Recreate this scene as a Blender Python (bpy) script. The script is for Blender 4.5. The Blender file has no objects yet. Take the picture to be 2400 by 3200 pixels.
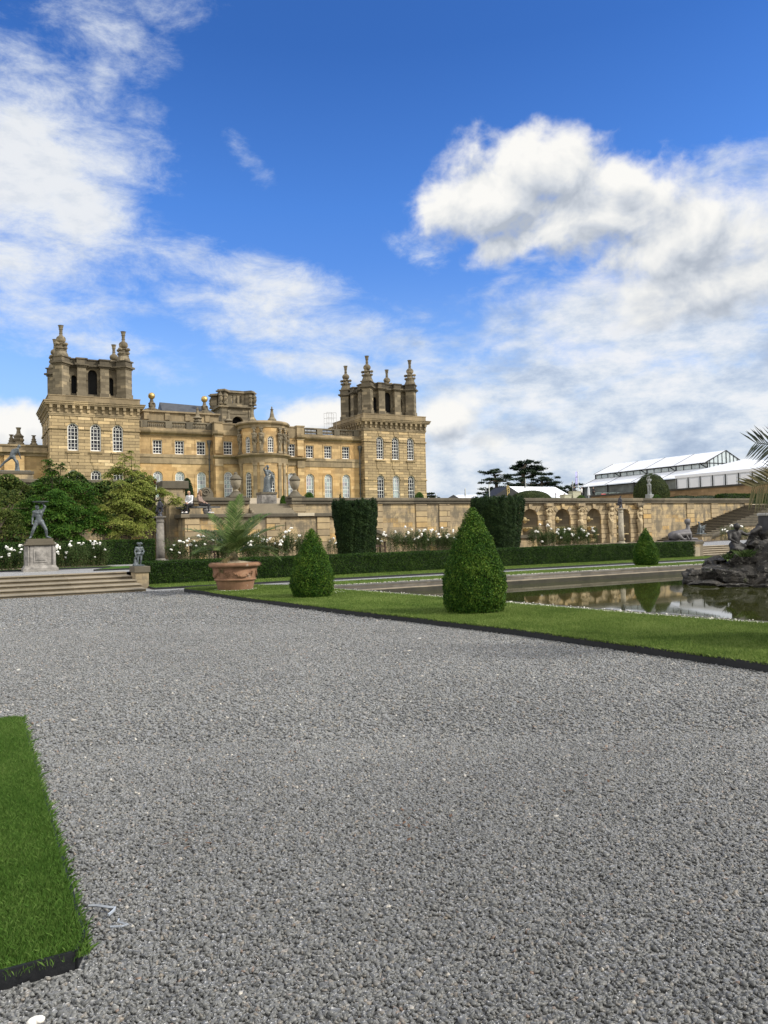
import bpy, bmesh, math, random
import numpy as np
from mathutils import Vector, Matrix
from mathutils.geometry import tessellate_polygon
R = math.radians; PI = math.pi
rnd = random.Random(7); NR = np.random.default_rng(11)
SC = bpy.context.scene; COL = SC.collection

# ---------------------------------------------------------------- camera
F = 2400.0; PITCH = math.atan(68 / 2400); ROLL = R(1.35); YAW = R(28.3); EYE = 1.6
cam_data = bpy.data.cameras.new('camera'); cam = bpy.data.objects.new('camera', cam_data); COL.objects.link(cam)
SC.camera = cam
cam_data.sensor_fit = 'VERTICAL'; cam_data.sensor_height = 32; cam_data.sensor_width = 24; cam_data.lens = 24
cam_data.clip_start = 0.05; cam_data.clip_end = 6000
_r = Vector((math.cos(YAW), -math.sin(YAW), 0))
_f = Vector((math.sin(YAW) * math.cos(PITCH), math.cos(YAW) * math.cos(PITCH), math.sin(PITCH)))
_u = _r.cross(_f)
_c, _s = math.cos(ROLL), math.sin(ROLL)
_x = _c * _r - _s * _u; _y = _s * _r + _c * _u
cam.matrix_world = Matrix(((_x.x, _y.x, -_f.x, 0), (_x.y, _y.y, -_f.y, 0), (_x.z, _y.z, -_f.z, EYE), (0, 0, 0, 1)))

def ray(px, py):
    d = _x * (px - 1200) + _y * (1600 - py) + _f * F
    return d
def at(px, py, Y=None, X=None, z=None):
    """a surveyed point: where the sight line through a pixel of the photo meets a plane of the site grid"""
    d = ray(px, py)
    t = (Y / d.y) if Y is not None else (X / d.x) if X is not None else (z - EYE) / d.z
    return Vector((d.x * t, d.y * t, EYE + d.z * t))

# ---------------------------------------------------------------- objects
OFF = {}
def tag(o, label=None, cat=None, group=None, kind=None):
    if label: o['label'] = label
    if cat: o['category'] = cat
    if group: o['group'] = group
    if kind: o['kind'] = kind
    return o
def thing(name, label, cat, loc=(0, 0, 0), group=None, rz=0):
    o = bpy.data.objects.new(name, None); COL.objects.link(o)
    o.location = loc; o.empty_display_size = .2; o.rotation_euler = (0, 0, rz)
    OFF[o.name] = Vector((0, 0, 0)) if rz else Vector(loc)
    return tag(o, label, cat, group)

class MB:
    """collects shapes for ONE mesh object"""
    def __init__(s): s.v = []; s.f = []
    def add(s, vs, fs):
        n = len(s.v); s.v.extend([tuple(p) for p in vs]); s.f.extend([tuple(i + n for i in q) for q in fs]); return s
    def box(s, x0, x1, y0, y1, z0, z1, m=None, taper=0):
        if x1 < x0: x0, x1 = x1, x0
        if y1 < y0: y0, y1 = y1, y0
        t = taper
        P = [(x0, y0, z0), (x1, y0, z0), (x1, y1, z0), (x0, y1, z0), (x0 + t, y0 + t, z1), (x1 - t, y0 + t, z1), (x1 - t, y1 - t, z1), (x0 + t, y1 - t, z1)]
        if m: P = [m(*p) for p in P]
        return s.add(P, [(0, 3, 2, 1), (4, 5, 6, 7), (0, 1, 5, 4), (1, 2, 6, 5), (2, 3, 7, 6), (3, 0, 4, 7)])
    def cbox(s, c, d, rz=0, taper=0):
        ca, sa = math.cos(rz), math.sin(rz)
        m = lambda x, y, z: (c[0] + x * ca - y * sa, c[1] + x * sa + y * ca, c[2] + z)
        return s.box(-d[0] / 2, d[0] / 2, -d[1] / 2, d[1] / 2, 0, d[2], m, taper)
    def prism(s, poly, m, a0, a1):
        """poly: 2-D outline (counter-clockwise); m(p, q, a) -> world; extruded from a0 to a1"""
        n = len(poly)
        vs = [m(p, q, a0) for p, q in poly] + [m(p, q, a1) for p, q in poly]
        tris = tessellate_polygon([[Vector((p, q, 0)) for p, q in poly]])
        fs = [tuple(t) for t in tris] + [tuple(i + n for i in reversed(t)) for t in tris]
        fs += [(i, (i + 1) % n, (i + 1) % n + n, i + n) for i in range(n)]
        return s.add(vs, fs)
    def lathe(s, prof, n=16, c=(0, 0, 0), a0=0, a1=2 * PI, axis=None, sq=None):
        full = abs(a1 - a0 - 2 * PI) < 1e-6; k = n if full else n + 1
        vs = []
        for r, z in prof:
            for i in range(k):
                a = a0 + (a1 - a0) * i / n
                vs.append((c[0] + r * math.cos(a), c[1] + r * math.sin(a), c[2] + z))
        fs = []
        for j in range(len(prof) - 1):
            for i in range(n):
                i2 = (i + 1) % k
                fs.append((j * k + i, j * k + i2, (j + 1) * k + i2, (j + 1) * k + i))
        if full:
            if prof[0][0] > 1e-4: fs.append(tuple(reversed(range(k))))
            if prof[-1][0] > 1e-4: fs.append(tuple((len(prof) - 1) * k + i for i in range(k)))
        return s.add(vs, fs)
    def tube(s, pts, rs, n=8, cap=True):
        pts = [Vector(p) for p in pts]
        if not hasattr(rs, '__len__'): rs = [rs] * len(pts)
        vs = []; up = None
        for i, p in enumerate(pts):
            t = (pts[min(i + 1, len(pts) - 1)] - pts[max(i - 1, 0)]).normalized()
            if up is None:
                up = Vector((0, 0, 1)) if abs(t.z) < .9 else Vector((1, 0, 0))
            b = t.cross(up)
            if b.length < 1e-5: b = t.cross(Vector((0, 1, 0)))
            b.normalize(); up = b.cross(t).normalized()
            for j in range(n):
                a = 2 * PI * j / n
                vs.append(p + (b * math.cos(a) + up * math.sin(a)) * rs[i])
        fs = []
        for i in range(len(pts) - 1):
            for j in range(n):
                fs.append((i * n + j, i * n + (j + 1) % n, (i + 1) * n + (j + 1) % n, (i + 1) * n + j))
        if cap:
            fs.append(tuple(reversed(range(n)))); fs.append(tuple((len(pts) - 1) * n + j for j in range(n)))
        return s.add(vs, fs)
    def ball(s, c, r, n=10, rot=None):
        if not hasattr(r, '__len__'): r = (r, r, r)
        m = max(4, n // 2 + 1)
        M3 = rot or Matrix.Identity(3)
        vs = []
        for j in range(1, m):
            th = PI * j / m
            for i in range(n):
                a = 2 * PI * i / n
                vs.append(Vector(c) + M3 @ Vector((r[0] * math.sin(th) * math.cos(a), r[1] * math.sin(th) * math.sin(a), r[2] * math.cos(th))))
        top = len(vs); vs.append(Vector(c) + M3 @ Vector((0, 0, r[2]))); vs.append(Vector(c) + M3 @ Vector((0, 0, -r[2])))
        fs = []
        for j in range(m - 2):
            for i in range(n):
                fs.append((j * n + i, (j + 1) * n + i, (j + 1) * n + (i + 1) % n, j * n + (i + 1) % n))
        for i in range(n):
            fs.append((top, i, (i + 1) % n)); fs.append((top + 1, (m - 2) * n + (i + 1) % n, (m - 2) * n + i))
        return s.add(vs, fs)
    def caps(s, p0, p1, r0, r1=None, n=10):
        """a limb: tapered tube with round ends"""
        r1 = r0 if r1 is None else r1
        p0, p1 = Vector(p0), Vector(p1); d = (p1 - p0); L = d.length
        if L < 1e-6: return s.ball(p0, r0, n)
        d /= L
        pts = []; rs = []
        for a in (85, 55, 25): pts.append(p0 - d * r0 * math.sin(R(a))); rs.append(r0 * math.cos(R(a)))
        pts += [p0, p1]; rs += [r0, r1]
        for a in (25, 55, 85): pts.append(p1 + d * r1 * math.sin(R(a))); rs.append(r1 * math.cos(R(a)))
        return s.tube(pts, rs, n)
    def build(s, name, mat, parent=None, smooth=False, label=None, kind=None, cat=None, group=None, mods=None, bevel=0):
        me = bpy.data.meshes.new(name)
        off = OFF.get(parent.name, Vector((0, 0, 0))) if parent else Vector((0, 0, 0))
        me.from_pydata([(p[0] - off.x, p[1] - off.y, p[2] - off.z) for p in s.v], [], s.f)
        o = bpy.data.objects.new(name, me); COL.objects.link(o)
        if mat: me.materials.append(mat)
        if smooth:
            me.polygons.foreach_set('use_smooth', [True] * len(me.polygons))
        if parent: o.parent = parent; OFF[o.name] = off
        if bevel:
            b = o.modifiers.new('bevel', 'BEVEL'); b.width = bevel; b.segments = 2; b.limit_method = 'ANGLE'
        for mname, kw in (mods or []):
            md = o.modifiers.new(mname.lower(), mname)
            for k_, v_ in kw.items(): setattr(md, k_, v_)
        return tag(o, label, cat, group, kind)

def np_mesh(name, verts, faces, mat, parent=None, smooth=False, **kw):
    """verts (n,3), faces (m,k) all the same k"""
    me = bpy.data.meshes.new(name)
    off = OFF.get(parent.name, Vector((0, 0, 0))) if parent else Vector((0, 0, 0))
    verts = np.asarray(verts, dtype=np.float32) - np.array(off, dtype=np.float32)
    faces = np.asarray(faces, dtype=np.int32); m, k = faces.shape
    me.vertices.add(len(verts)); me.vertices.foreach_set('co', verts.ravel())
    me.loops.add(m * k); me.loops.foreach_set('vertex_index', faces.ravel())
    me.polygons.add(m); me.polygons.foreach_set('loop_start', np.arange(0, m * k, k, dtype=np.int32))
    me.polygons.foreach_set('loop_total', np.full(m, k, dtype=np.int32))
    if smooth: me.polygons.foreach_set('use_smooth', np.ones(m, dtype=bool))
    me.update(calc_edges=True)
    o = bpy.data.objects.new(name, me); COL.objects.link(o)
    if mat: me.materials.append(mat)
    if parent: o.parent = parent; OFF[o.name] = off
    return tag(o, kw.get('label'), kw.get('cat'), kw.get('group'), kw.get('kind'))

def blob_mods(vox): return [('REMESH', dict(mode='VOXEL', voxel_size=vox, use_smooth_shade=True)), ('SMOOTH', dict(factor=.5, iterations=2))]

# ---------------------------------------------------------------- materials
class NT:
    def __init__(s, tree): s.t = tree; s.n = tree.nodes; s.l = tree.links
    def new(s, typ, **kw):
        nd = s.n.new(typ)
        for k, v in kw.items(): setattr(nd, k, v)
        return nd
    def put(s, sock, v):
        if v is None: return
        if isinstance(v, bpy.types.NodeSocket): s.l.new(v, sock)
        else:
            if hasattr(sock.default_value, '__len__') and hasattr(v, '__len__') and len(sock.default_value) == 4 and len(v) == 3: v = (*v, 1)
            sock.default_value = v
    def math(s, op, a, b=None, c=None, clamp=False):
        nd = s.new('ShaderNodeMath', operation=op); nd.use_clamp = clamp
        s.put(nd.inputs[0], a); s.put(nd.inputs[1], b); s.put(nd.inputs[2], c); return nd.outputs[0]
    def vmath(s, op, a, b=None):
        nd = s.new('ShaderNodeVectorMath', operation=op); s.put(nd.inputs[0], a)
        if b is not None: s.put(nd.inputs[1], b)
        return nd.outputs['Value'] if op in ('DOT_PRODUCT', 'LENGTH') else nd.outputs[0]
    def scale(s, a, k):
        nd = s.new('ShaderNodeVectorMath', operation='SCALE'); s.put(nd.inputs[0], a); s.put(nd.inputs['Scale'], k); return nd.outputs[0]
    def sep(s, v): nd = s.new('ShaderNodeSeparateXYZ'); s.put(nd.inputs[0], v); return nd.outputs
    def comb(s, x, y, z):
        nd = s.new('ShaderNodeCombineXYZ'); s.put(nd.inputs[0], x); s.put(nd.inputs[1], y); s.put(nd.inputs[2], z); return nd.outputs[0]
    def mix(s, f, a, b, mode='MIX'):
        nd = s.new('ShaderNodeMix', data_type='RGBA', blend_type=mode); nd.clamp_factor = True
        s.put(nd.inputs[0], f); s.put(nd.inputs[6], a); s.put(nd.inputs[7], b); return nd.outputs[2]
    def noise(s, v, scale, detail=3, rough=.5, out=0, dist=0, dim='3D'):
        nd = s.new('ShaderNodeTexNoise', noise_dimensions=dim); s.put(nd.inputs['Vector'], v); s.put(nd.inputs['Scale'], scale)
        s.put(nd.inputs['Detail'], detail); s.put(nd.inputs['Roughness'], rough); s.put(nd.inputs['Distortion'], dist); return nd.outputs[out]
    def voro(s, v, scale, feat='F1', out=0, rand=1):
        nd = s.new('ShaderNodeTexVoronoi', feature=feat); s.put(nd.inputs['Vector'], v); s.put(nd.inputs['Scale'], scale)
        s.put(nd.inputs['Randomness'], rand); return nd.outputs[out]
    def ramp(s, f, stops, interp='LINEAR'):
        nd = s.new('ShaderNodeValToRGB'); s.put(nd.inputs[0], f); cr = nd.color_ramp; cr.interpolation = interp
        while len(cr.elements) < len(stops): cr.elements.new(.5)
        for e, (p, c) in zip(cr.elements, stops):
            e.position = p; e.color = (*c, 1) if hasattr(c, '__len__') else (c, c, c, 1)
        return nd.outputs[0]
    def step(s, x, a, b):
        nd = s.new('ShaderNodeMapRange', interpolation_type='SMOOTHSTEP'); s.put(nd.inputs[0], x)
        s.put(nd.inputs[1], a); s.put(nd.inputs[2], b); return nd.outputs[0]
    def coord(s, which='Object'): return s.new('ShaderNodeTexCoord').outputs[which]
    def pos(s): return s.new('ShaderNodeNewGeometry').outputs['Position']
    def island(s): return s.new('ShaderNodeNewGeometry').outputs['Random Per Island']
    def bump(s, h, strength=.5, dist=.02, normal=None):
        nd = s.new('ShaderNodeBump'); s.put(nd.inputs['Height'], h); s.put(nd.inputs['Strength'], strength); s.put(nd.inputs['Distance'], dist)
        if normal is not None: s.put(nd.inputs['Normal'], normal)
        return nd.outputs[0]
MATS = {}
def material(name):
    m = bpy.data.materials.new(name); m.use_nodes = True; t = NT(m.node_tree)
    return m, t, m.node_tree.nodes['Principled BSDF']
def plain(name, col, rough=.6, metal=0, var=.25, scale=6, bump=.15, bscale=40, spec=.5):
    if name in MATS: return MATS[name]
    m, t, b = material(name)
    p = t.coord()
    n = t.noise(p, scale, 5, .6)
    lo = tuple(c * (1 - var) for c in col); hi = tuple(min(1, c * (1 + var)) for c in col)
    t.put(b.inputs['Base Color'], t.ramp(n, [(.3, lo), (.7, hi)]))
    b.inputs['Roughness'].default_value = rough; b.inputs['Metallic'].default_value = metal
    b.inputs['Specular IOR Level'].default_value = spec
    if bump: t.put(b.inputs['Normal'], t.bump(t.noise(p, bscale, 4, .6), bump, .02))
    MATS[name] = m; return m

def ashlar(name, ramp, bw=.8, bh=.38, mortar=.012, mort_col=(.12, .09, .05), grime=.5, grime_col=(.1, .085, .06), joint=.3, rust=False, gscale=.35, lichen=0, gthr=(.42, .75), warm=0):
    """coursed stone: a random tone per block, joints, soot and weather stains"""
    if name in MATS: return MATS[name]
    m, t, b = material(name)
    p = t.coord(); x, y, z = t.sep(p)
    nx, ny, nz = t.sep(t.new('ShaderNodeNewGeometry').outputs['True Normal'])
    k = t.math('GREATER_THAN', t.math('ABSOLUTE', nx), t.math('ABSOLUTE', ny))
    u = t.math('ADD', t.math('MULTIPLY', x, t.math('SUBTRACT', 1, k)), t.math('MULTIPLY', y, k))
    uv = t.comb(u, z, 0)
    br = t.new('ShaderNodeTexBrick'); t.put(br.inputs['Vector'], uv)
    br.offset = .5; br.offset_frequency = 2; br.squash = 1.0
    for k_, v_ in (('Color1', (0, 0, 0, 1)), ('Color2', (1, 1, 1, 1)), ('Mortar', (.4, .4, .4, 1)), ('Scale', 1), ('Mortar Size', mortar), ('Mortar Smooth', .3), ('Bias', 0), ('Brick Width', bw), ('Row Height', bh)):
        br.inputs[k_].default_value = v_
    c = t.ramp(br.outputs['Color'], ramp)
    if warm: c = t.mix(t.math('MULTIPLY', t.step(t.noise(p, .22, 4, .6), .45, .62), warm), c, (.56, .33, .12))
    n1 = t.noise(p, 1.7, 5, .65); c = t.mix(.22, c, t.ramp(n1, [(.3, .15), (.7, .85)]), 'OVERLAY')
    c = t.mix(t.math('MULTIPLY', br.outputs['Fac'], joint), c, mort_col)
    st = t.comb(t.math('MULTIPLY', u, 1.6), t.math('MULTIPLY', z, .35), 0)
    g = t.math('MULTIPLY', t.step(t.math('ADD', t.math('MULTIPLY', t.noise(p, gscale, 6, .7), .6), t.math('MULTIPLY', t.noise(st, 1.2, 4, .6), .4)), gthr[0], gthr[1]), grime)
    c = t.mix(g, c, grime_col)
    if lichen:
        l = t.math('MULTIPLY', t.step(t.noise(p, 5, 6, .75), .6, .68), lichen); c = t.mix(l, c, (.34, .31, .24))
    t.put(b.inputs['Base Color'], c); b.inputs['Roughness'].default_value = .9; b.inputs['Specular IOR Level'].default_value = .2
    h = t.math('ADD', t.math('MULTIPLY', t.noise(p, 14, 5, .65), .35), t.math('MULTIPLY', br.outputs['Fac'], -1.0 if rust else -.5))
    t.put(b.inputs['Normal'], t.bump(h, .6 if rust else .35, .05 if rust else .02))
    MATS[name] = m; return m

def foliage(name, dark, mid, light, clump=3, rough=.55, trans=.25, hi=.12, autumn=None):
    if name in MATS: return MATS[name]
    m, t, b = material(name)
    p = t.coord()
    f = t.math('ADD', t.math('MULTIPLY', t.noise(p, clump, 4, .6), .7), t.math('MULTIPLY', t.island(), .38))
    c = t.ramp(f, [(.28, dark), (.52, mid), (.82, light)])
    if autumn:
        c = t.mix(t.step(t.noise(p, autumn[1], 3, .6), autumn[2], autumn[2] + .1), c, t.ramp(t.island(), [(0, autumn[0]), (1, tuple(x * .5 for x in autumn[0]))]))
    t.put(b.inputs['Base Color'], c); b.inputs['Roughness'].default_value = rough; b.inputs['Specular IOR Level'].default_value = .10
    tr = t.new('ShaderNodeBsdfTranslucent'); t.put(tr.inputs['Color'], t.mix(.5, c, light))
    mx = t.new('ShaderNodeMixShader'); mx.inputs[0].default_value = trans
    out = m.node_tree.nodes['Material Output']
    t.l.new(b.outputs[0], mx.inputs[1]); t.l.new(tr.outputs[0], mx.inputs[2]); t.l.new(mx.outputs[0], out.inputs['Surface'])
    MATS[name] = m; return m

OCH = [(0, (.31, .215, .11)), (.35, (.41, .285, .142)), (.7, (.475, .335, .168)), (.9, (.56, .40, .20)), (1, (.64, .49, .28))]
RUS = [(0, (.27, .205, .118)), (.5, (.35, .268, .152)), (.8, (.42, .32, .18)), (.93, (.54, .40, .21)), (1, (.62, .48, .28))]
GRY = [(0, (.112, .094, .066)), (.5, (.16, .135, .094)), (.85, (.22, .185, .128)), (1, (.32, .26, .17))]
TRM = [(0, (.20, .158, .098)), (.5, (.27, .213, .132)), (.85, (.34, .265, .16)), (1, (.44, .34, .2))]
M_wall = ashlar('palace_ashlar', OCH, 1.3, .45, .012, grime=.22, joint=.25, warm=.42)
M_rust = ashlar('palace_rusticated', RUS, 1.5, .40, .032, (.105, .08, .048), grime=.25, joint=.85, rust=True)
M_trim = ashlar('palace_trim', TRM, 1.7, .9, .008, grime=.7, grime_col=(.085, .073, .054), joint=.3, gscale=.5)
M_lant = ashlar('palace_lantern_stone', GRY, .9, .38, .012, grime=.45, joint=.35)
M_cope = ashlar('weathered_coping', [(0, (.10, .088, .066)), (.6, (.15, .13, .095)), (1, (.2, .17, .12))], 1.4, 3.0, .006, grime=.6, grime_col=(.055, .05, .04), joint=.6, gscale=1.2, lichen=.35)
GAR = [(0, (.30, .24, .15)), (.5, (.40, .31, .19)), (.88, (.47, .36, .2)), (.94, (.48, .32, .135)), (1, (.50, .33, .13))]
M_gwall = ashlar('garden_wall_ashlar', GAR, .72, .3, .008, (.13, .1, .06), grime=.85, grime_col=(.14, .122, .092), joint=.75, gscale=1.1, gthr=(.44, .58))
M_grust = ashlar('garden_wall_rusticated', GAR, 2.4, .36, .022, (.07, .05, .03), grime=.65, grime_col=(.15, .125, .09), joint=.9, rust=True, gscale=.7)
M_step = ashlar('step_stone', [(0, (.21, .182, .135)), (1, (.31, .265, .195))], 2.1, 5, .008, grime=.4, grime_col=(.09, .075, .05), joint=.6, gscale=1.5, lichen=.55)
M_dark = plain('void_shade_black', (.006, .006, .006), .9, bump=0)  # near-black colour standing in for shade inside the openings
M_roof = plain('slate_roof', (.05, .055, .065), .6, var=.3, scale=1.5)
M_white = plain('white_paint', (.78, .78, .74), .45, var=.06, bump=0)
M_lead = plain('lead_statue', (.085, .10, .108), .5, .15, .4, 9, .25, 60)
M_gold = plain('gilded_ball', (.52, .37, .14), .45, .8, .2, 4, .1, 20)
# ---------------------------------------------------------------- sun and sky
SUN_EL = R(38); sun_dir = Vector((.62, -.62, 0)).normalized()      # high behind the right shoulder, veiled by thin cloud
SUN_AZ = math.atan2(sun_dir.x, sun_dir.y)
sd = Vector((sun_dir.x * math.cos(SUN_EL), sun_dir.y * math.cos(SUN_EL), math.sin(SUN_EL)))
L = bpy.data.lights.new('sun', 'SUN'); L.energy = 4.0; L.angle = R(6); L.color = (1, .95, .86)
sun = bpy.data.objects.new('sun', L); COL.objects.link(sun); sun.rotation_euler = sd.to_track_quat('Z', 'Y').to_euler(); sun.location = (0, 0, 60)

W = bpy.data.worlds.new('World'); SC.world = W; W.use_nodes = True
t = NT(W.node_tree); bg = W.node_tree.nodes['Background']
sky = t.new('ShaderNodeTexSky', sky_type='NISHITA'); sky.sun_disc = False
sky.sun_elevation = SUN_EL; sky.sun_rotation = SUN_AZ; sky.air_density = 1.0; sky.dust_density = .5; sky.ozone_density = 2.0
dirv = t.coord('Generated'); dx, dy, dz = t.sep(dirv)
cf = t.math('ADD', t.math('MULTIPLY', dx, math.sin(YAW)), t.math('MULTIPLY', dy, math.cos(YAW)))
cr = t.math('SUBTRACT', t.math('MULTIPLY', dx, math.cos(YAW)), t.math('MULTIPLY', dy, math.sin(YAW)))
az = t.math('ARCTAN2', cr, cf); el = t.math('ARCSINE', dz)
DEG = 180 / PI
azd = t.math('MULTIPLY', az, DEG); eld = t.math('MULTIPLY', el, DEG)
def azel(x, y):
    """compass bearing (from the garden's axis) and height of a place in the sky; x, y as read off the photo at 1659 wide"""
    d = ray(x * 2400 / 1659, y * 2400 / 1659).normalized()
    f_ = d.x * math.sin(YAW) + d.y * math.cos(YAW); r_ = d.x * math.cos(YAW) - d.y * math.sin(YAW)
    return math.degrees(math.atan2(r_, f_)), math.degrees(math.asin(d.z))
AE = t.comb(azd, eld, 1)
def lobes(L_, de=0, dn=0):
    """union of tilted elliptical cloud bodies: 1 in the middle, 0 on the outline, negative outside"""
    cur = None
    for x, y, rx, ry, rot, gain in L_:
        a0, e0 = azel(x, y); e0 -= de; a0 -= dn
        sx = rx / 29.0; sy = ry / 29.0                       # about 29 px of the 1659-wide photo to a degree
        ca, sa = math.cos(R(rot)), math.sin(R(rot))
        u_ = t.vmath('DOT_PRODUCT', AE, (ca / sx, sa / sx, -(ca * a0 + sa * e0) / sx))
        v_ = t.vmath('DOT_PRODUCT', AE, (-sa / sy, ca / sy, -(-sa * a0 + ca * e0) / sy))
        q_ = t.math('MULTIPLY_ADD', v_, v_, t.math('MULTIPLY_ADD', u_, u_, 1 - gain))
        cur = q_ if cur is None else t.math('MINIMUM', cur, q_)
    return t.math('MAXIMUM', t.math('SUBTRACT', 1, t.math('SQRT', t.math('MAXIMUM', cur, 0))), -1.2)
def cnoise(sc, stretch, seed, detail, rough, da=0, de=0):
    P = t.vmath('MULTIPLY_ADD', AE, (sc, sc * stretch, 0))
    P.node.inputs[2].default_value = (da * sc, de * sc * stretch, seed)
    return t.math('SUBTRACT', t.noise(P, 1, detail, rough, dist=.25), .5), P
def billow(P, sc, off):
    """rounded heads: the ridge-less folded noise of cumulus"""
    n = t.noise(P, sc, 5, .55); return t.math('ABSOLUTE', t.math('SUBTRACT', n, .5))
CUM = [(1185, 365, 190, 80, -10, 1), (1340, 385, 100, 62, -25, .9), (1040, 440, 170, 80, 10, 1), (1290, 470, 250, 95, 0, .95), (1500, 520, 250, 110, -8, .95), (1570, 610, 260, 80, 0, .85), (1600, 520, 150, 120, 0, .8), (1130, 520, 140, 45, 10, .75),
       (40, 925, 90, 55, 0, 1), (690, 905, 110, 42, 0, 1), (970, 905, 75, 62, 10, 1), (1060, 955, 70, 34, 0, .72), (1400, 955, 130, 30, 5, .42), (890, 945, 60, 50, 0, .7)]
SOFT = [(60, 360, 250, 200, 10, 1.08), (160, 440, 190, 120, -20, 1.05), (60, 560, 280, 90, 0, .92), (230, 60, 160, 90, -10, .62), (205, 160, 70, 90, 0, .5), (340, 30, 140, 60, 10, .4), (310, 500, 70, 60, 20, .5),
        (560, 600, 240, 62, -10, .85), (610, 690, 300, 80, -10, .9), (380, 580, 140, 40, -35, .55), (700, 790, 260, 50, -6, .8), (110, 670, 240, 70, 5, .7), (180, 740, 280, 40, 0, .6), (330, 800, 150, 50, 0, .5), (640, 870, 200, 30, 0, .55),
        (545, 345, 110, 40, -40, .18), (900, 540, 90, 34, -25, .55), (850, 770, 200, 30, 0, .6)]
GREYC = [(1420, 700, 500, 170, 4, 1), (1250, 800, 500, 110, 5, .9), (1500, 890, 560, 190, 0, 1.1), (1300, 1010, 620, 150, 0, 1.25), (1640, 800, 280, 260, 0, .9), (1040, 740, 260, 45, -4, .7), (1620, 430, 170, 110, 10, .8), (820, 990, 250, 60, 0, .6)]
# pale air low in the sky
lo = t.step(eld, 20, 3)
SKYTINT = (.80, 1.12, 1.60, 1)
# pale air low in the sky
grade = t.ramp(t.math('DIVIDE', eld, 40, clamp=True), [(.0, (1.25, 1.35, 1.6)), (.30, (.98, 1.36, 2.05)), (.58, (.68, 1.24, 2.12)), (.82, (.46, .97, 1.80))])
skyc = t.mix(1, sky.outputs[0], grade, 'MULTIPLY')
K = 1 / .1                                                     # brightness unit: 1 = white in the picture at strength .1
white = lambda r, g, b: (r * K, g * K, b * K, 1)
skyc = t.mix(t.math('MULTIPLY', lo, .75), skyc, white(.42, .66, .98))
nS, PS = cnoise(.21, 2.0, 3.1, 8, .68)
dS = t.math('MULTIPLY_ADD', nS, 1.9, lobes(SOFT))
mS = t.math('MULTIPLY', t.step(dS, -.15, .85), .95)
fine = t.noise(PS, 2.3, 4, .6)
colS = t.mix(t.step(dS, .1, 1.0), white(.72, .80, .92), white(.86, .88, .90))
colS = t.mix(t.math('MULTIPLY', t.step(fine, .45, .7), .4), colS, white(.58, .65, .75))
skyc = t.mix(mS, skyc, colS)
nG, PG = cnoise(.2, 2.0, 7.7, 6, .6)
dG = t.math('MULTIPLY_ADD', nG, 1.9, lobes(GREYC))
mG = t.math('MULTIPLY', t.step(dG, -.15, .7), .9)
gn = t.noise(PG, 1.25, 7, .62)
colG = t.ramp(gn, [(.27, (.40, .48, .62)), (.41, (.57, .65, .77)), (.51, (.75, .80, .86)), (.62, (.92, .92, .92))])
skyc = t.mix(mG, skyc, t.scale(colG, K))
nC, PC = cnoise(.22, 1.2, 1.7, 7, .56)
lC = lobes(CUM); lU = lobes(CUM, 1.8, -.8)
bl = billow(PC, 1.6, 0)
dC = t.math('ADD', t.math('MULTIPLY_ADD', nC, 1.5, lC), t.math('MULTIPLY', t.math('SUBTRACT', .12, bl), 1.1))
nU, PU = cnoise(.22, 1.2, 1.7, 4, .56, -.5, 1.0)
mC = t.step(dC, -.14, .52)
lit = t.math('ADD', t.math('MULTIPLY', t.math('SUBTRACT', nC, nU), 1.9), t.math('MULTIPLY_ADD', t.math('SUBTRACT', lC, lU), .75, .53))
lit = t.math('MULTIPLY_ADD', dC, -.18, lit)
colC = t.ramp(lit, [(.10, (.46, .51, .59)), (.34, (.64, .68, .74)), (.58, (.84, .85, .85)), (.84, (.97, .96, .93))])
skyc = t.mix(mC, skyc, t.scale(colC, K))
# unseen bright cloud added behind and above the viewer, to lift ambient light
fa = t.math('ABSOLUTE', azd)
mB = t.math('MAXIMUM', t.step(fa, 42, 75), t.step(eld, 46, 66))
bn = t.noise(dirv, 2.2, 3, .5)
colB = t.mix(t.step(bn, .35, .65), white(.55, .66, .85), white(2.0, 1.90, 1.75))
skyc = t.mix(mB, skyc, colB)
t.put(bg.inputs['Color'], skyc); bg.inputs['Strength'].default_value = .1
W.cycles.sampling_method = 'MANUAL'; W.cycles.sample_map_resolution = 512
vs = SC.view_settings; vs.view_transform = 'Standard'; vs.look = 'None'; vs.exposure = 0; vs.gamma = 1
SC.cycles.max_bounces = 6; SC.cycles.diffuse_bounces = 3; SC.cycles.glossy_bounces = 4; SC.cycles.transparent_max_bounces = 6; SC.cycles.transmission_bounces = 3
SC.cycles.use_denoising = True
# ---------------------------------------------------------------- ground, gravel, lawns, pool
def sheet(name, outer, z, mat, holes=(), kind='structure', label=None, parent=None):
    loops = [[Vector((x, y, 0)) for x, y in outer]] + [[Vector((x, y, 0)) for x, y in h] for h in holes]
    pts = [p for l in loops for p in l]
    tr = tessellate_polygon(loops)
    mb = MB(); zf = z if callable(z) else (lambda x, y: z)
    fs = []
    for a, b, c in tr:
        n = (pts[b] - pts[a]).cross(pts[c] - pts[a]).z
        fs.append((a, b, c) if n > 0 else (a, c, b))
    mb.add([(p.x, p.y, zf(p.x, p.y)) for p in pts], fs)
    return mb.build(name, mat, parent, kind=kind, label=label)

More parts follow.
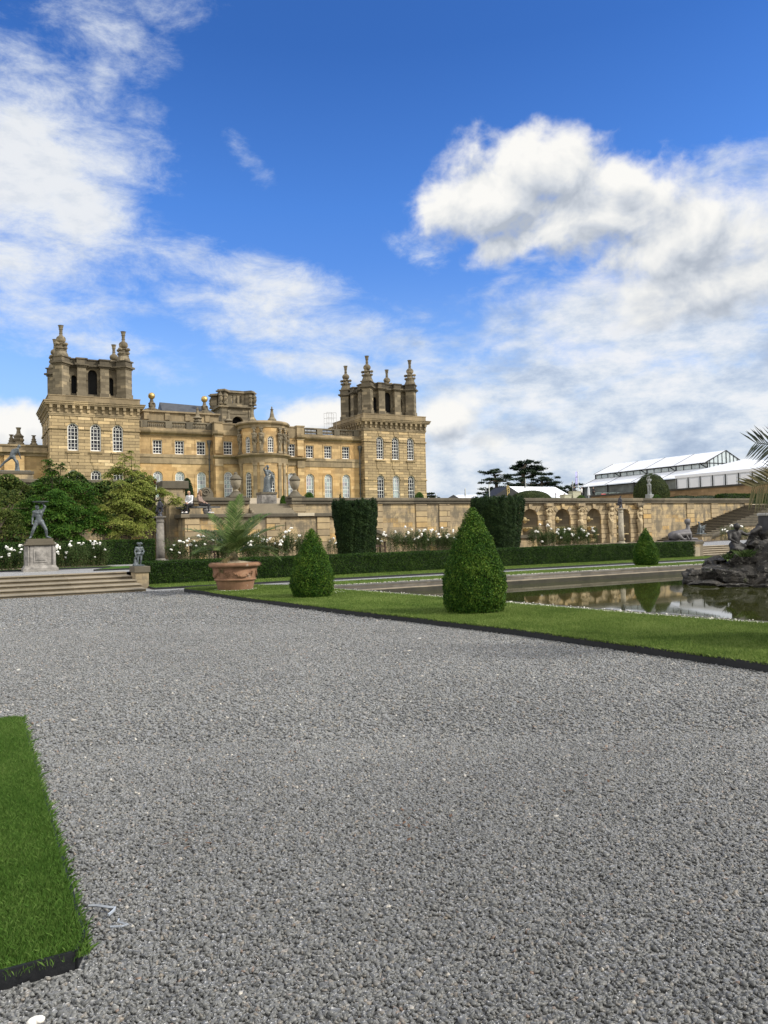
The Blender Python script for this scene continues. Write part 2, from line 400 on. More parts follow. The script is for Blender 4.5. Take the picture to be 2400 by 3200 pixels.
# gravel seen as a sheet
m, t, b = material('grey_gravel'); M_gravel = m
p = t.coord()
def stones(sc):
    nd = t.new('ShaderNodeTexVoronoi', feature='F1'); t.put(nd.inputs['Vector'], p); nd.inputs['Scale'].default_value = sc
    return nd.outputs['Distance'], nd.outputs['Color']
d1, c1 = stones(38); d2, c2 = stones(55)
v1 = t.sep(c1)[0]; v2 = t.sep(c2)[1]
f = t.math('ADD', t.math('MULTIPLY', v1, .6), t.math('MULTIPLY', v2, .4))
gr = [(0, (.075, .076, .076)), (.35, (.13, .133, .132)), (.6, (.19, .19, .184)), (.85, (.25, .25, .24)), (.97, (.28, .27, .25)), (1, (.5, .47, .42))]
c = t.ramp(f, gr)
c = t.mix(t.math('MULTIPLY', t.step(d1, .4, .8), .5), c, (.035, .033, .03))
big = t.noise(p, .55, 4, .6); c = t.mix(.55, c, t.ramp(big, [(.3, .38), (.7, .62)]), 'OVERLAY')
t.put(b.inputs['Base Color'], c); b.inputs['Roughness'].default_value = .55; b.inputs['Specular IOR Level'].default_value = .6; b.inputs['Sheen Weight'].default_value = .3
t.put(b.inputs['Normal'], t.bump(t.math('SUBTRACT', 1, d1), .9, .02))

m, t, b = material('loose_stone'); M_stone = m
r_ = t.island()
c = t.ramp(r_, [(0, (.060, .062, .061)), (.3, (.122, .125, .120)), (.6, (.158, .160, .153)), (.88, (.205, .207, .197)), (.955, (.215, .195, .165)), (.985, (.26, .225, .18)), (.990, (.20, .11, .07)), (.994, (.28, .26, .23)), (.998, (.52, .49, .43)), (1, (.62, .58, .5))])
p = t.pos()
c = t.mix(.5, c, t.ramp(t.noise(p, .6, 4, .6), [(.3, .38), (.7, .62)]), 'OVERLAY')
near_shade = t.math('ADD', t.vmath('LENGTH', t.vmath('SUBTRACT', p, (2.6, 1.8, 0))), t.math('MULTIPLY', t.noise(p, .45, 4, .6), 7))
c = t.mix(t.step(near_shade, 9.0, 4.2), c, t.scale(c, .64))      # near stones painted darker, foreground shade put into their colour
c = t.mix(.25, c, t.ramp(t.noise(p, 180, 3, .6), [(.3, .3), (.7, .7)]), 'OVERLAY')
t.put(b.inputs['Base Color'], c); b.inputs['Roughness'].default_value = .5; b.inputs['Specular IOR Level'].default_value = .6; b.inputs['Sheen Weight'].default_value = .35; b.inputs['Sheen Roughness'].default_value = .4

m, t, b = material('turf'); M_turf = m
p = t.coord()
n = t.math('ADD', t.math('MULTIPLY', t.noise(p, .9, 5, .65), .65), t.math('MULTIPLY', t.noise(p, 45, 3, .6), .35))
c = t.ramp(n, [(.32, (.030, .075, .010)), (.55, (.066, .135, .018)), (.75, (.13, .19, .036))])
t.put(b.inputs['Base Color'], c); b.inputs['Roughness'].default_value = .9; b.inputs['Specular IOR Level'].default_value = .1
t.put(b.inputs['Normal'], t.bump(t.noise(p, 90, 3, .7), .8, .03))
M_blade = foliage('grass_blade', (.033, .086, .013), (.076, .158, .025), (.155, .23, .06), clump=1.1, rough=.6, trans=.3)
m_, t, b = material('grass_far'); del m_
M_blade2 = foliage('pale_grass_blade', (.040, .086, .012), (.118, .186, .034), (.28, .34, .105), clump=.8, rough=.6, trans=.35)
M_edging = plain('black_edging', (.006, .007, .009), .55, var=.4, scale=8, bump=.3, bscale=12)
M_earth = plain('bare_earth', (.09, .07, .045), .95, var=.4, scale=8, bump=.6, bscale=30)
M_field = plain('distant_grass', (.06, .10, .025), .95, var=.3, scale=.2, bump=0)

POOL_IN = [(9.2, 20.5), (9.45, 19.4), (10.1, 15.1), (10.42, 12.8), (10.8, 9.8), (11.2, 7.4), (11.8, 5), (12.6, 2.5), (15, -2), (32, -2), (38, 6), (38, 20.5)]
KERB = [(8.78, 21.5), (8.93, 19.5), (9.62, 15.1), (9.9, 12.8), (10.25, 9.8), (10.7, 7.4), (11.25, 5), (12.0, 2.5), (14.5, -3)]
pool_hole = [(8.95, 21.3)] + [(x + .02, y) for x, y in KERB[1:]] + [(15, -3.2), (33, -3.2), (39, 5), (39, 21.45), (9.2, 21.45)]
sheet('ground', [(-2500, -2500), (2500, -2500), (2500, 2500), (-2500, 2500)], -1.6, M_field)
sheet('gravel_path', [(-40, -12), (14.4, -12), (45, -12), (45, 28.2), (-40, 28.2)], 0, M_gravel, [pool_hole])
sheet('pool_floor', [(8, -4), (40, -4), (40, 22), (8, 22)], -.75, plain('pool_silt', (.045, .045, .018), .9))

# water
m, t, b = material('pond_water'); M_water = m
p = t.coord()
b.inputs['Base Color'].default_value = (.030, .034, .008, 1); b.inputs['Roughness'].default_value = .015; b.inputs['IOR'].default_value = 1.33
b.inputs['Specular IOR Level'].default_value = .38
mp = t.new('ShaderNodeMapping'); t.put(mp.inputs[0], p); mp.inputs['Scale'].default_value = (1, 1, 1)
t.put(b.inputs['Normal'], t.bump(t.noise(mp.outputs[0], 1.2, 2, .5), .008, .05))
b.inputs['Specular Tint'].default_value = (.85, .82, .66, 1); b.inputs['Roughness'].default_value = .03
sheet('pool_water', POOL_IN[:1] + [(x - .25, y) for x, y in POOL_IN[1:8]] + [(15, -3.1), (33, -3.1), (38.6, 6), (38.6, 20.9), (9.1, 20.9)], -.22, M_water)

# pool kerb: flat near side, raised far side with a ledge
M_kerb = ashlar('pool_kerb_stone', [(0, (.10, .095, .085)), (.6, (.13, .12, .105)), (1, (.19, .175, .15))], 1.3, 4, .01, grime=.85, grime_col=(.05, .05, .042), joint=.6, gscale=2.2, lichen=.6)
kerb = thing('pool_kerb', 'weathered grey stone kerb around the green ornamental pool', 'kerb', (9, 15, 0))
mb = MB()
for (a, c_), (a2, c2) in zip(zip(KERB, [(9.12, 20.9), (9.42, 19.5)] + POOL_IN[2:8] + [(15, -2.5)]), list(zip(KERB, [(9.12, 20.9), (9.42, 19.5)] + POOL_IN[2:8] + [(15, -2.5)]))[1:]):
    P = [a, a2, c2, c_]
    mb.add([(x, y, .07) for x, y in P] + [(x, y, -.7) for x, y in P], [(3, 2, 1, 0), (0, 1, 5, 4), (1, 2, 6, 5), (2, 3, 7, 6), (3, 0, 4, 7)])
mb.build('near_kerb', M_kerb, kerb)
mb = MB(); mb.box(8.8, 39, 21.12, 21.5, -.7, .06)
mb.build('far_kerb', M_kerb, kerb, bevel=.02)
mb = MB(); mb.box(9.15, 39, 20.78, 21.115, -.7, -.085); mb.build('ledge', plain('pool_ledge', (.24, .20, .14), .8, var=.4, scale=3), kerb)
mb = MB(); mb.box(9.15, 39, 20.72, 20.778, -.7, -.10); mb.build('wet_band', plain('wet_algae_stone', (.028, .026, .014), .5, var=.5, scale=3), kerb)

# lawns
LAWN_R = [(5.56, 22.95), (5.66, 22.2), (5.75, 21.4), (5.98, 18.6), (6.52, 14.26), (7.27, 9.47), (7.55, 5.39), (7.9, 2.2), (8.6, -3)]
lawn_main = LAWN_R + [(14.4, -3)] + [(x - .03, y) for x, y in reversed(KERB[:-1])] + [(8.75, 21.55), (38.9, 21.55), (38.9, 23.4), (9.3, 23.45), (7.7, 23.25), (6.9, 23.45), (6.1, 23.5), (5.68, 23.3)]
LZ = .10
sheet('lawn', [p_ for p_ in lawn_main if p_[0] < 9.0 or p_[1] < 20.9], LZ, M_turf)
sheet('lawn', [(9.0, 21.55), (38.9, 21.55), (38.9, 23.4), (9.0, 23.42)], .045, M_turf)
lawn_left = [(-7, 3.05), (.33, 3.14), (.37, 3.25), (.375, 7.45), (.33, 7.52), (-7, 7.4)]
sheet('lawn', lawn_left, .068, M_turf)
sheet('lawn', [(5.12, 24.95), (33.2, 24.95), (33.2, 27.4), (5.12, 27.4)], .06, M_turf)
def edging(pts, label, h=.075, closed=False, th=.02):
    mb = MB(); P = [Vector((x, y, 0)) for x, y in pts]; n = len(P)
    for i in range(n - 1 if not closed else n):
        a, b_ = P[i], P[(i + 1) % n]; d = (b_ - a).normalized(); q = Vector((d.y, -d.x, 0)) * th
        a2 = a - d * .004
        mb.add([a2, b_, b_ + q, a2 + q, a2 + Vector((0, 0, h)), b_ + Vector((0, 0, h)), b_ + q + Vector((0, 0, h)), a2 + q + Vector((0, 0, h))],
               [(0, 1, 2, 3), (7, 6, 5, 4), (0, 4, 5, 1), (1, 5, 6, 2), (2, 6, 7, 3), (3, 7, 4, 0)])
    return tag(mb.build('lawn_edging', M_edging), label, 'edging')
ED = []
for (xa, ya), (xb, yb) in zip(LAWN_R, LAWN_R[1:]):
    k_ = max(1, int(abs(ya - yb) / .35))
    ED += [(xa + (xb - xa) * i / k_ + rnd.gauss(0, .008), ya + (yb - ya) * i / k_) for i in range(k_)]
edging([(5.68, 23.3)] + ED, 'black edging strip along the gravel side of the long lawn with the box cones', .108, th=-.02)
edging(lawn_left[:-1], 'black edging strip around the near lawn at the left edge', .07, th=.014)
edging([(5.12, 26.3), (5.12, 24.95), (33.2, 24.95)], 'black edging strip of the grass verge at the foot of the clipped hedge', .065, th=.015)

pool_all = [(x - .08, y) for x, y in KERB] + [(60, -3), (60, 22), (8.7, 22)]
# ---- stones that can be told apart near the camera
def inside(poly, X, Y):
    P = np.array(poly); n = len(P); c = np.zeros(X.shape, bool); j = n - 1
    for i in range(n):
        xi, yi = P[i]; xj, yj = P[j]
        c ^= ((yi > Y) != (yj > Y)) & (X < (xj - xi) * (Y - yi) / (yj - yi + 1e-12) + xi); j = i
    return c
def sector(n, d0, d1, half):
    d = np.sqrt(NR.uniform(d0 * d0, d1 * d1, n)); a = NR.uniform(-half, half, n)
    l = d * np.tan(a)
    return math.cos(YAW) * l + math.sin(YAW) * d, -math.sin(YAW) * l + math.cos(YAW) * d
CUBE = np.array([(-1, -1, -1), (1, -1, -1), (1, 1, -1), (-1, 1, -1), (-1, -1, 1), (1, -1, 1), (1, 1, 1), (-1, 1, 1)], float)
CF = np.array([(0, 3, 2, 1), (4, 5, 6, 7), (0, 1, 5, 4), (1, 2, 6, 5), (2, 3, 7, 6), (3, 0, 4, 7)])
def rot_rand(n, tilt):
    a = NR.uniform(0, 2 * PI, n); b_ = NR.normal(0, tilt, n); g = NR.normal(0, tilt, n)
    ca, sa, cb, sb, cg, sg = np.cos(a), np.sin(a), np.cos(b_), np.sin(b_), np.cos(g), np.sin(g)
    M = np.empty((n, 3, 3))
    M[:, 0, 0] = ca * cb; M[:, 0, 1] = ca * sb * sg - sa * cg; M[:, 0, 2] = ca * sb * cg + sa * sg
    M[:, 1, 0] = sa * cb; M[:, 1, 1] = sa * sb * sg + ca * cg; M[:, 1, 2] = sa * sb * cg - ca * sg
    M[:, 2, 0] = -sb; M[:, 2, 1] = cb * sg; M[:, 2, 2] = cb * cg
    return M
def stone_field(n, d0, d1, half, size, z=0):
    X, Y = sector(n, d0, d1, half)
    k = ~(((X > 5) & (Y > 24.2)) | (Y > 24.2) | inside([(x + .03, y + (.03 if y > 5 else -.03)) for x, y in lawn_left], X, Y) | inside(lawn_main, X, Y) | inside(pool_all, X, Y)); X, Y = X[k], Y[k]; n = len(X)
    s = size * NR.lognormal(0, .17, n)
    S = np.stack([s * NR.uniform(.85, 1.5, n), s * NR.uniform(.6, 1.0, n), s * NR.uniform(.35, .65, n)], 1) * .5
    V = CUBE[None] * (1 + NR.uniform(-.6, .10, (n, 8, 3)))
    V = V * S[:, None, :]
    V = np.einsum('nij,nkj->nki', rot_rand(n, .5), V)
    V[:, :, 0] += X[:, None]; V[:, :, 1] += Y[:, None]; V[:, :, 2] += (z + S[:, 2] * .55 + NR.uniform(0, .006, n))[:, None]
    Fc = (CF[None] + (np.arange(n) * 8)[:, None, None]).reshape(-1, 4)
    return V.reshape(-1, 3), Fc
va, fa = stone_field(165000, 1.9, 6, R(37), .0185)
vb, fb = stone_field(250000, 6, 14, R(37), .0222)
vc, fc = stone_field(150000, 14, 27, R(36), .031)
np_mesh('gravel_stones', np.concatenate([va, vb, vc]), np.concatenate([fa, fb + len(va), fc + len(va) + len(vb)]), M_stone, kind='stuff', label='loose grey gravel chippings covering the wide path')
del va, vb, vc, fa, fb, fc

# ---- grass blades
def blades(X, Y, z, h, w, lean=.45):
    n = len(X); a = NR.uniform(0, 2 * PI, n); hh = h * NR.uniform(.55, 1.25, n); ww = w * NR.uniform(.7, 1.3, n)
    tx, ty = np.cos(a), np.sin(a); l = NR.normal(0, lean, n) * hh; la = NR.uniform(0, 2 * PI, n); lx, ly = np.cos(la) * l, np.sin(la) * l
    V = np.empty((n, 4, 3)); base = np.stack([X, Y, np.full(n, z)], 1)
    V[:, 0] = base - np.stack([tx * ww / 2, ty * ww / 2, 0 * X], 1); V[:, 1] = base + np.stack([tx * ww / 2, ty * ww / 2, 0 * X], 1)
    V[:, 2] = base + np.stack([lx * .35 + tx * ww * .4, ly * .35 + ty * ww * .4, hh * .6], 1)
    V[:, 3] = base + np.stack([lx, ly, hh], 1)
    Fq = np.arange(n * 4).reshape(n, 4)
    return V.reshape(-1, 3), Fq
def grass_on(poly, box, dens, h, w, z=LZ, fringe=None):
    x0, x1, y0, y1 = box; n = int((x1 - x0) * (y1 - y0) * dens)
    X, Y = NR.uniform(x0, x1, n), NR.uniform(y0, y1, n)
    if poly: k = inside(poly, X, Y); X, Y = X[k], Y[k]
    return blades(X, Y, z, h, w)
def grass_obj(parts, label, mat=None):
    vs = []; fs = []; o = 0
    for v, f_ in parts: vs.append(v); fs.append(f_ + o); o += len(v)
    return np_mesh('grass', np.concatenate(vs), np.concatenate(fs), mat or M_blade, kind='stuff', label=label)
fx = NR.uniform(.33, .385, 9000); fy = NR.uniform(3.12, 7.5, 9000); fx2 = NR.uniform(-.5, .36, 2500); fy2 = NR.uniform(3.03, 3.16, 2500) + .02
grass_obj([grass_on(lawn_left, (-.7, .39, 3.0, 7.55), 46000, .025, .0026, .066), blades(fx, fy, .045, .036, .003, .8), blades(fx2[:500], fy2[:500] + .03, .055, .022, .0022, .6)], 'mown grass of the near lawn')
efy = NR.uniform(4, 21, 9000); efx = np.interp(efy, [p_[1] for p_ in reversed(LAWN_R)], [p_[0] for p_ in reversed(LAWN_R)]) + NR.normal(.01, .012, 9000)
grass_obj([blades(efx, efy, LZ - .01, .04, .008, .9), grass_on(lawn_main, (5.5, 11.5, 3.2, 12), 5200, .035, .0075), grass_on([p_ for p_ in lawn_main if p_[0] < 9.0 or p_[1] < 20.9], (5.5, 11, 12, 23.6), 2300, .035, .011), grass_on(None, (9, 38, 21.58, 23.4), 800, .03, .018, .045)], 'mown grass of the long lawn by the pool', M_blade2)
grass_obj([grass_on(None, (5.14, 33.1, 24.97, 26.9), 800, .035, .017, .06)], 'mown grass of the hedge verge', M_blade2)

def behind(p, d): return p.xy + p.xy.normalized() * d
POTX, POTY = behind(at(736, 1846, z=LZ), .46)
# ---- pale chippings and petals scattered along the pool edge and round the pot
m_pet = plain('white_chipping', (.72, .69, .62), .8, var=.2, bump=0)
P_ = []
for _ in range(1500):
    i = rnd.choices(range(4), weights=(3, 4, 7, 4))[0]; a, b_ = KERB[i + 1], KERB[i + 2]; f_ = rnd.random()
    sp = abs(rnd.gauss(0, .05)); off = -.06 + rnd.gauss(0, .025) if rnd.random() < .85 else rnd.random() * .5
    P_.append((a[0] + (b_[0] - a[0]) * f_ + off, a[1] + (b_[1] - a[1]) * f_, (LZ + .012) if off < .0 else .082))
for _ in range(1100): P_.append((rnd.uniform(9, 33), 21.48 + rnd.gauss(0, .03), .068))
for _ in range(500):
    a = rnd.uniform(0, 2 * PI); r_ = rnd.uniform(.44, .60); P_.append((POTX + r_ * math.cos(a), POTY + r_ * math.sin(a), LZ + .012))
for _ in range(60): P_.append((7.8 + rnd.gauss(0, .25) + .35, 18.5 + rnd.gauss(0, .3), LZ + .015))
n = len(P_); A = np.array(P_)
S = NR.uniform(.006, .017, (n, 3)) * np.array([1, 1, .55]); V = CUBE[None] * (1 + NR.uniform(-.4, .1, (n, 8, 3))) * S[:, None, :]
V = np.einsum('nij,nkj->nki', rot_rand(n, .3), V) + A[:, None, :]
np_mesh('pale_chippings', V.reshape(-1, 3), (CF[None] + (np.arange(n) * 8)[:, None, None]).reshape(-1, 4), m_pet, kind='stuff', label='white stone chippings strewn along the pool kerb')
# a scrap of pale plastic strip dropped by the near lawn, and a white pebble
mb = MB()
def strip(px_pts, w=.006):
    P = [at(x, y, z=.035) for x, y in px_pts]
    mb.tube(P, w, 5)
strip([(276, 2830), (300, 2829), (340, 2835), (360, 2836), (355, 2845), (338, 2860)])
tag(mb.build('plastic_strip', plain('pale_plastic', (.30, .33, .37), .4, bump=0)), 'pale folded plastic strip lying on the gravel by the near lawn', 'litter')
mb = MB(); strip([(372, 2872), (368, 2880), (388, 2886), (400, 2888), (380, 2895), (345, 2896)], .004)
tag(mb.build('plastic_strip', MATS['pale_plastic']), 'thin crumpled pale strip lying nearest the camera on the gravel', 'litter')
mb = MB(); mb.ball(at(112, 3190, z=.025), (.030, .018, .014), 8); mb.ball(at(125, 3186, z=.03), (.016, .014, .012), 8)
tag(mb.build('white_pebble', m_pet, smooth=True), 'broken white pebble on the gravel in front of the black lawn edging', 'pebble')

# a few brown leaves and bits of twig lying on the path
n = 420; X, Y = sector(n, 2.4, 20, R(28)); k = ~(inside(lawn_main, X, Y) | inside(pool_all, X, Y) | inside(lawn_left, X, Y)); X, Y = X[k], Y[k]
for cx, cy in ((600, 2600), (1280, 2570), (1780, 2440), (2000, 2340)):
    c = at(cx, cy, z=.03); X = np.append(X, NR.normal(c.x, .10, 14)); Y = np.append(Y, NR.normal(c.y, .10, 14))
n = len(X); a = NR.uniform(0, 2 * PI, n); l = NR.uniform(.008, .022, n); w = l * NR.uniform(.25, .6, n); zz = NR.uniform(.022, .034, n)
V = np.stack([np.stack([X + l * np.cos(a) * i - w * np.sin(a) * j, Y + l * np.sin(a) * i + w * np.cos(a) * j, zz + .004 * i], 1) for i, j in ((-1, 0), (0, -1), (1, 0), (0, 1))], 1)
np_mesh('dead_leaves', V.reshape(-1, 3), np.arange(n * 4).reshape(n, 4), plain('dead_leaf_brown', (.10, .055, .03), .8, var=.5, scale=30, bump=0), kind='stuff', label='scattered small brown leaves and twigs on the gravel')
# ---------------------------------------------------------------- the palace
GZ = 6.0                                                        # ground in front of the palace
CX = 34.87                                                      # its axis
m, t, b = material('window_glass_dark'); G_dark = m
c = t.ramp(t.noise(t.coord(), .9, 2, .5), [(.35, (.012, .013, .018)), (.7, (.045, .048, .062))])
t.put(b.inputs['Base Color'], c); b.inputs['Roughness'].default_value = .15; b.inputs['Specular IOR Level'].default_value = .12
m, t, b = material('window_glass_blind'); G_blind = m
p = t.coord(); x, y, z = t.sep(p)
br = t.new('ShaderNodeTexBrick'); t.put(br.inputs['Vector'], t.comb(x, z, 0)); br.offset = 0
for k_, v_ in (('Color1', (0, 0, 0, 1)), ('Color2', (1, 1, 1, 1)), ('Scale', 1), ('Mortar Size', 0), ('Brick Width', .36), ('Row Height', .55)): br.inputs[k_].default_value = v_
t.put(b.inputs['Base Color'], t.ramp(br.outputs['Color'], [(0, (.22, .22, .25)), (.4, (.30, .35, .36)), (.7, (.36, .46, .44)), (1, (.34, .30, .36))]))
b.inputs['Roughness'].default_value = .2; b.inputs['Specular IOR Level'].default_value = .5

def front(X0, Y0): return lambda u, o, z: (X0 + u, Y0 - o, z)
def leftside(X0, Y0): return lambda u, o, z: (X0 - o, Y0 - u, z)      # u runs towards the viewer
def drum(cx, cy, r): return lambda u, o, z: (cx + (r + o) * math.sin(u / r), cy - (r + o) * math.cos(u / r), z)

def hole_top(h, u):
    uc, w, z0, z1, arch = h
    if not arch: return z1
    r = w / 2; return z1 - r + math.sqrt(max(0, r * r - (u - uc) ** 2))
def wall_face(mb, f, u0, u1, z0, z1, holes=(), depth=.35, step=None):
    """a wall with real openings and their reveals"""
    cuts = {u0, u1}
    for uc, w, a, b_, arch in holes:
        cuts |= {uc - w / 2, uc + w / 2}
        if arch: cuts |= {uc - w / 2 * math.cos(PI * i / 10) for i in range(11)}
    if step:
        n = int((u1 - u0) / step); cuts |= {u0 + (u1 - u0) * i / n for i in range(n + 1)}
    cuts = sorted(cuts); c2 = [cuts[0]]
    for c in cuts[1:]:
        if c - c2[-1] > 1e-5: c2.append(c)
    for a, b_ in zip(c2, c2[1:]):
        mid = (a + b_) / 2
        hs = sorted([h for h in holes if abs(mid - h[0]) < h[1] / 2], key=lambda h: h[2])
        za, zb = z0, z0
        for h in hs:
            mb.add([f(a, 0, za), f(b_, 0, zb), f(b_, 0, h[2]), f(a, 0, h[2])], [(0, 1, 2, 3)])
            mb.add([f(a, 0, h[2]), f(b_, 0, h[2]), f(b_, -depth, h[2]), f(a, -depth, h[2])], [(0, 1, 2, 3)])
            ta, tb = hole_top(h, a), hole_top(h, b_)
            mb.add([f(a, 0, ta), f(b_, 0, tb), f(b_, -depth, tb), f(a, -depth, ta)], [(3, 2, 1, 0)])
            za, zb = ta, tb
        mb.add([f(a, 0, za), f(b_, 0, zb), f(b_, 0, z1), f(a, 0, z1)], [(0, 1, 2, 3)])
    for uc, w, a, b_, arch in holes:
        zt = b_ - w / 2 if arch else b_
        mb.add([f(uc - w / 2, 0, a), f(uc - w / 2, 0, zt), f(uc - w / 2, -depth, zt), f(uc - w / 2, -depth, a)], [(0, 1, 2, 3)])
        mb.add([f(uc + w / 2, 0, a), f(uc + w / 2, 0, zt), f(uc + w / 2, -depth, zt), f(uc + w / 2, -depth, a)], [(3, 2, 1, 0)])
def window(f, h, depth, parent, nx=3, nz=6, glass=None, fr=.115, bar=.046, label=None):
    """white sash window with glazing bars and, for round heads, a fan; glass is a sub-part"""
    uc, w, z0, z1, arch = h; mb = MB(); d0, d1 = -depth - .02, -depth + .07
    g = lambda u, o, z: f(u, o, z)
    zs = z1 - w / 2 if arch else z1
    mb.box(uc - w / 2, uc - w / 2 + fr, d0, d1, z0, zs, g); mb.box(uc + w / 2 - fr, uc + w / 2, d0, d1, z0, zs, g)
    mb.box(uc - w / 2 + fr, uc + w / 2 - fr, d0, d1, z0, z0 + fr * 1.3, g)
    e0, e1 = -depth - .01, -depth + .04
    zt = zs if arch else z1 - fr
    if not arch: mb.box(uc - w / 2 + fr, uc + w / 2 - fr, d0, d1, z1 - fr, z1, g)
    for i in range(1, nx):
        u = uc - w / 2 + w * i / nx; mb.box(u - bar / 2, u + bar / 2, e0, e1, z0 + fr, zt, g)
    for i in range(1, nz + (1 if arch else 0)):
        z = z0 + (zt - z0) * i / nz; k = 1.7 if i == nz // 2 else 1
        mb.box(uc - w / 2 + fr, uc + w / 2 - fr, e0, e1 + (.02 if k > 1 else 0), z - bar * k / 2, z + bar * k / 2, g)
    if arch:
        r = w / 2; n = 10
        def ring(r0, r1, o0, o1):
            for i in range(n):
                a, b_ = PI * i / n, PI * (i + 1) / n
                P = [(r0, a), (r1, a), (r1, b_), (r0, b_)]
                vs = [g(uc + q * math.cos(s_), o, zs + q * math.sin(s_)) for o in (o0, o1) for q, s_ in P]
                mb.add(vs, [(4, 5, 6, 7), (3, 2, 1, 0), (0, 1, 5, 4), (1, 2, 6, 5), (2, 3, 7, 6), (3, 0, 4, 7)])
        ring(r - fr, r, d0, d1); ring(r * .30, r * .30 + bar, e0, e1)
        for a in (45, 90, 135):
            a = R(a); ca, sa = math.cos(a), math.sin(a); q = bar / 2
            vs = [g(uc + s_ * ca + e * sa * q, o, zs + s_ * sa - e * ca * q) for o in (e0, e1) for s_, e in ((r * .33, -1), (r - fr, -1), (r - fr, 1), (r * .33, 1))]
            mb.add(vs, [(4, 5, 6, 7), (3, 2, 1, 0), (0, 1, 5, 4), (1, 2, 6, 5), (2, 3, 7, 6), (3, 0, 4, 7)])
    o = mb.build('window', M_white, parent, label=label)
    pts = [(uc - w / 2, z0), (uc + w / 2, z0)] + ([(uc + w / 2 * math.cos(PI * i / 10), zs + w / 2 * math.sin(PI * i / 10)) for i in range(11)] if arch else [(uc + w / 2, z1), (uc - w / 2, z1)])
    MB().add([f(u, -depth + .005, z) for u, z in pts], [tuple(range(len(pts)))]).build('pane', glass or G_dark, o)
    return o
def ring_band(mb, f, prof, u0, u1):
    """moulding: profile (projection, height) run along a wall"""
    n = len(prof)
    for (o0, z0), (o1, z1) in zip(prof, prof[1:]):
        mb.add([f(u0, o0, z0), f(u1, o0, z0), f(u1, o1, z1), f(u0, o1, z1)], [(0, 1, 2, 3)])
    for u, fl in ((u0, 1), (u1, 0)):
        vs = [f(u, 0, prof[0][1])] + [f(u, o, z) for o, z in prof] + [f(u, 0, prof[-1][1])]
        mb.add(vs, [tuple(range(len(vs))) if fl else tuple(reversed(range(len(vs))))])
def frame_box(mb, x0, x1, y0, y1, prof):
    """a square cornice: each step (overhang, z0, z1) wraps the whole block"""
    for o, z0, z1 in prof: mb.box(x0 - o, x1 + o, y0 - o, y1 + o, z0, z1)

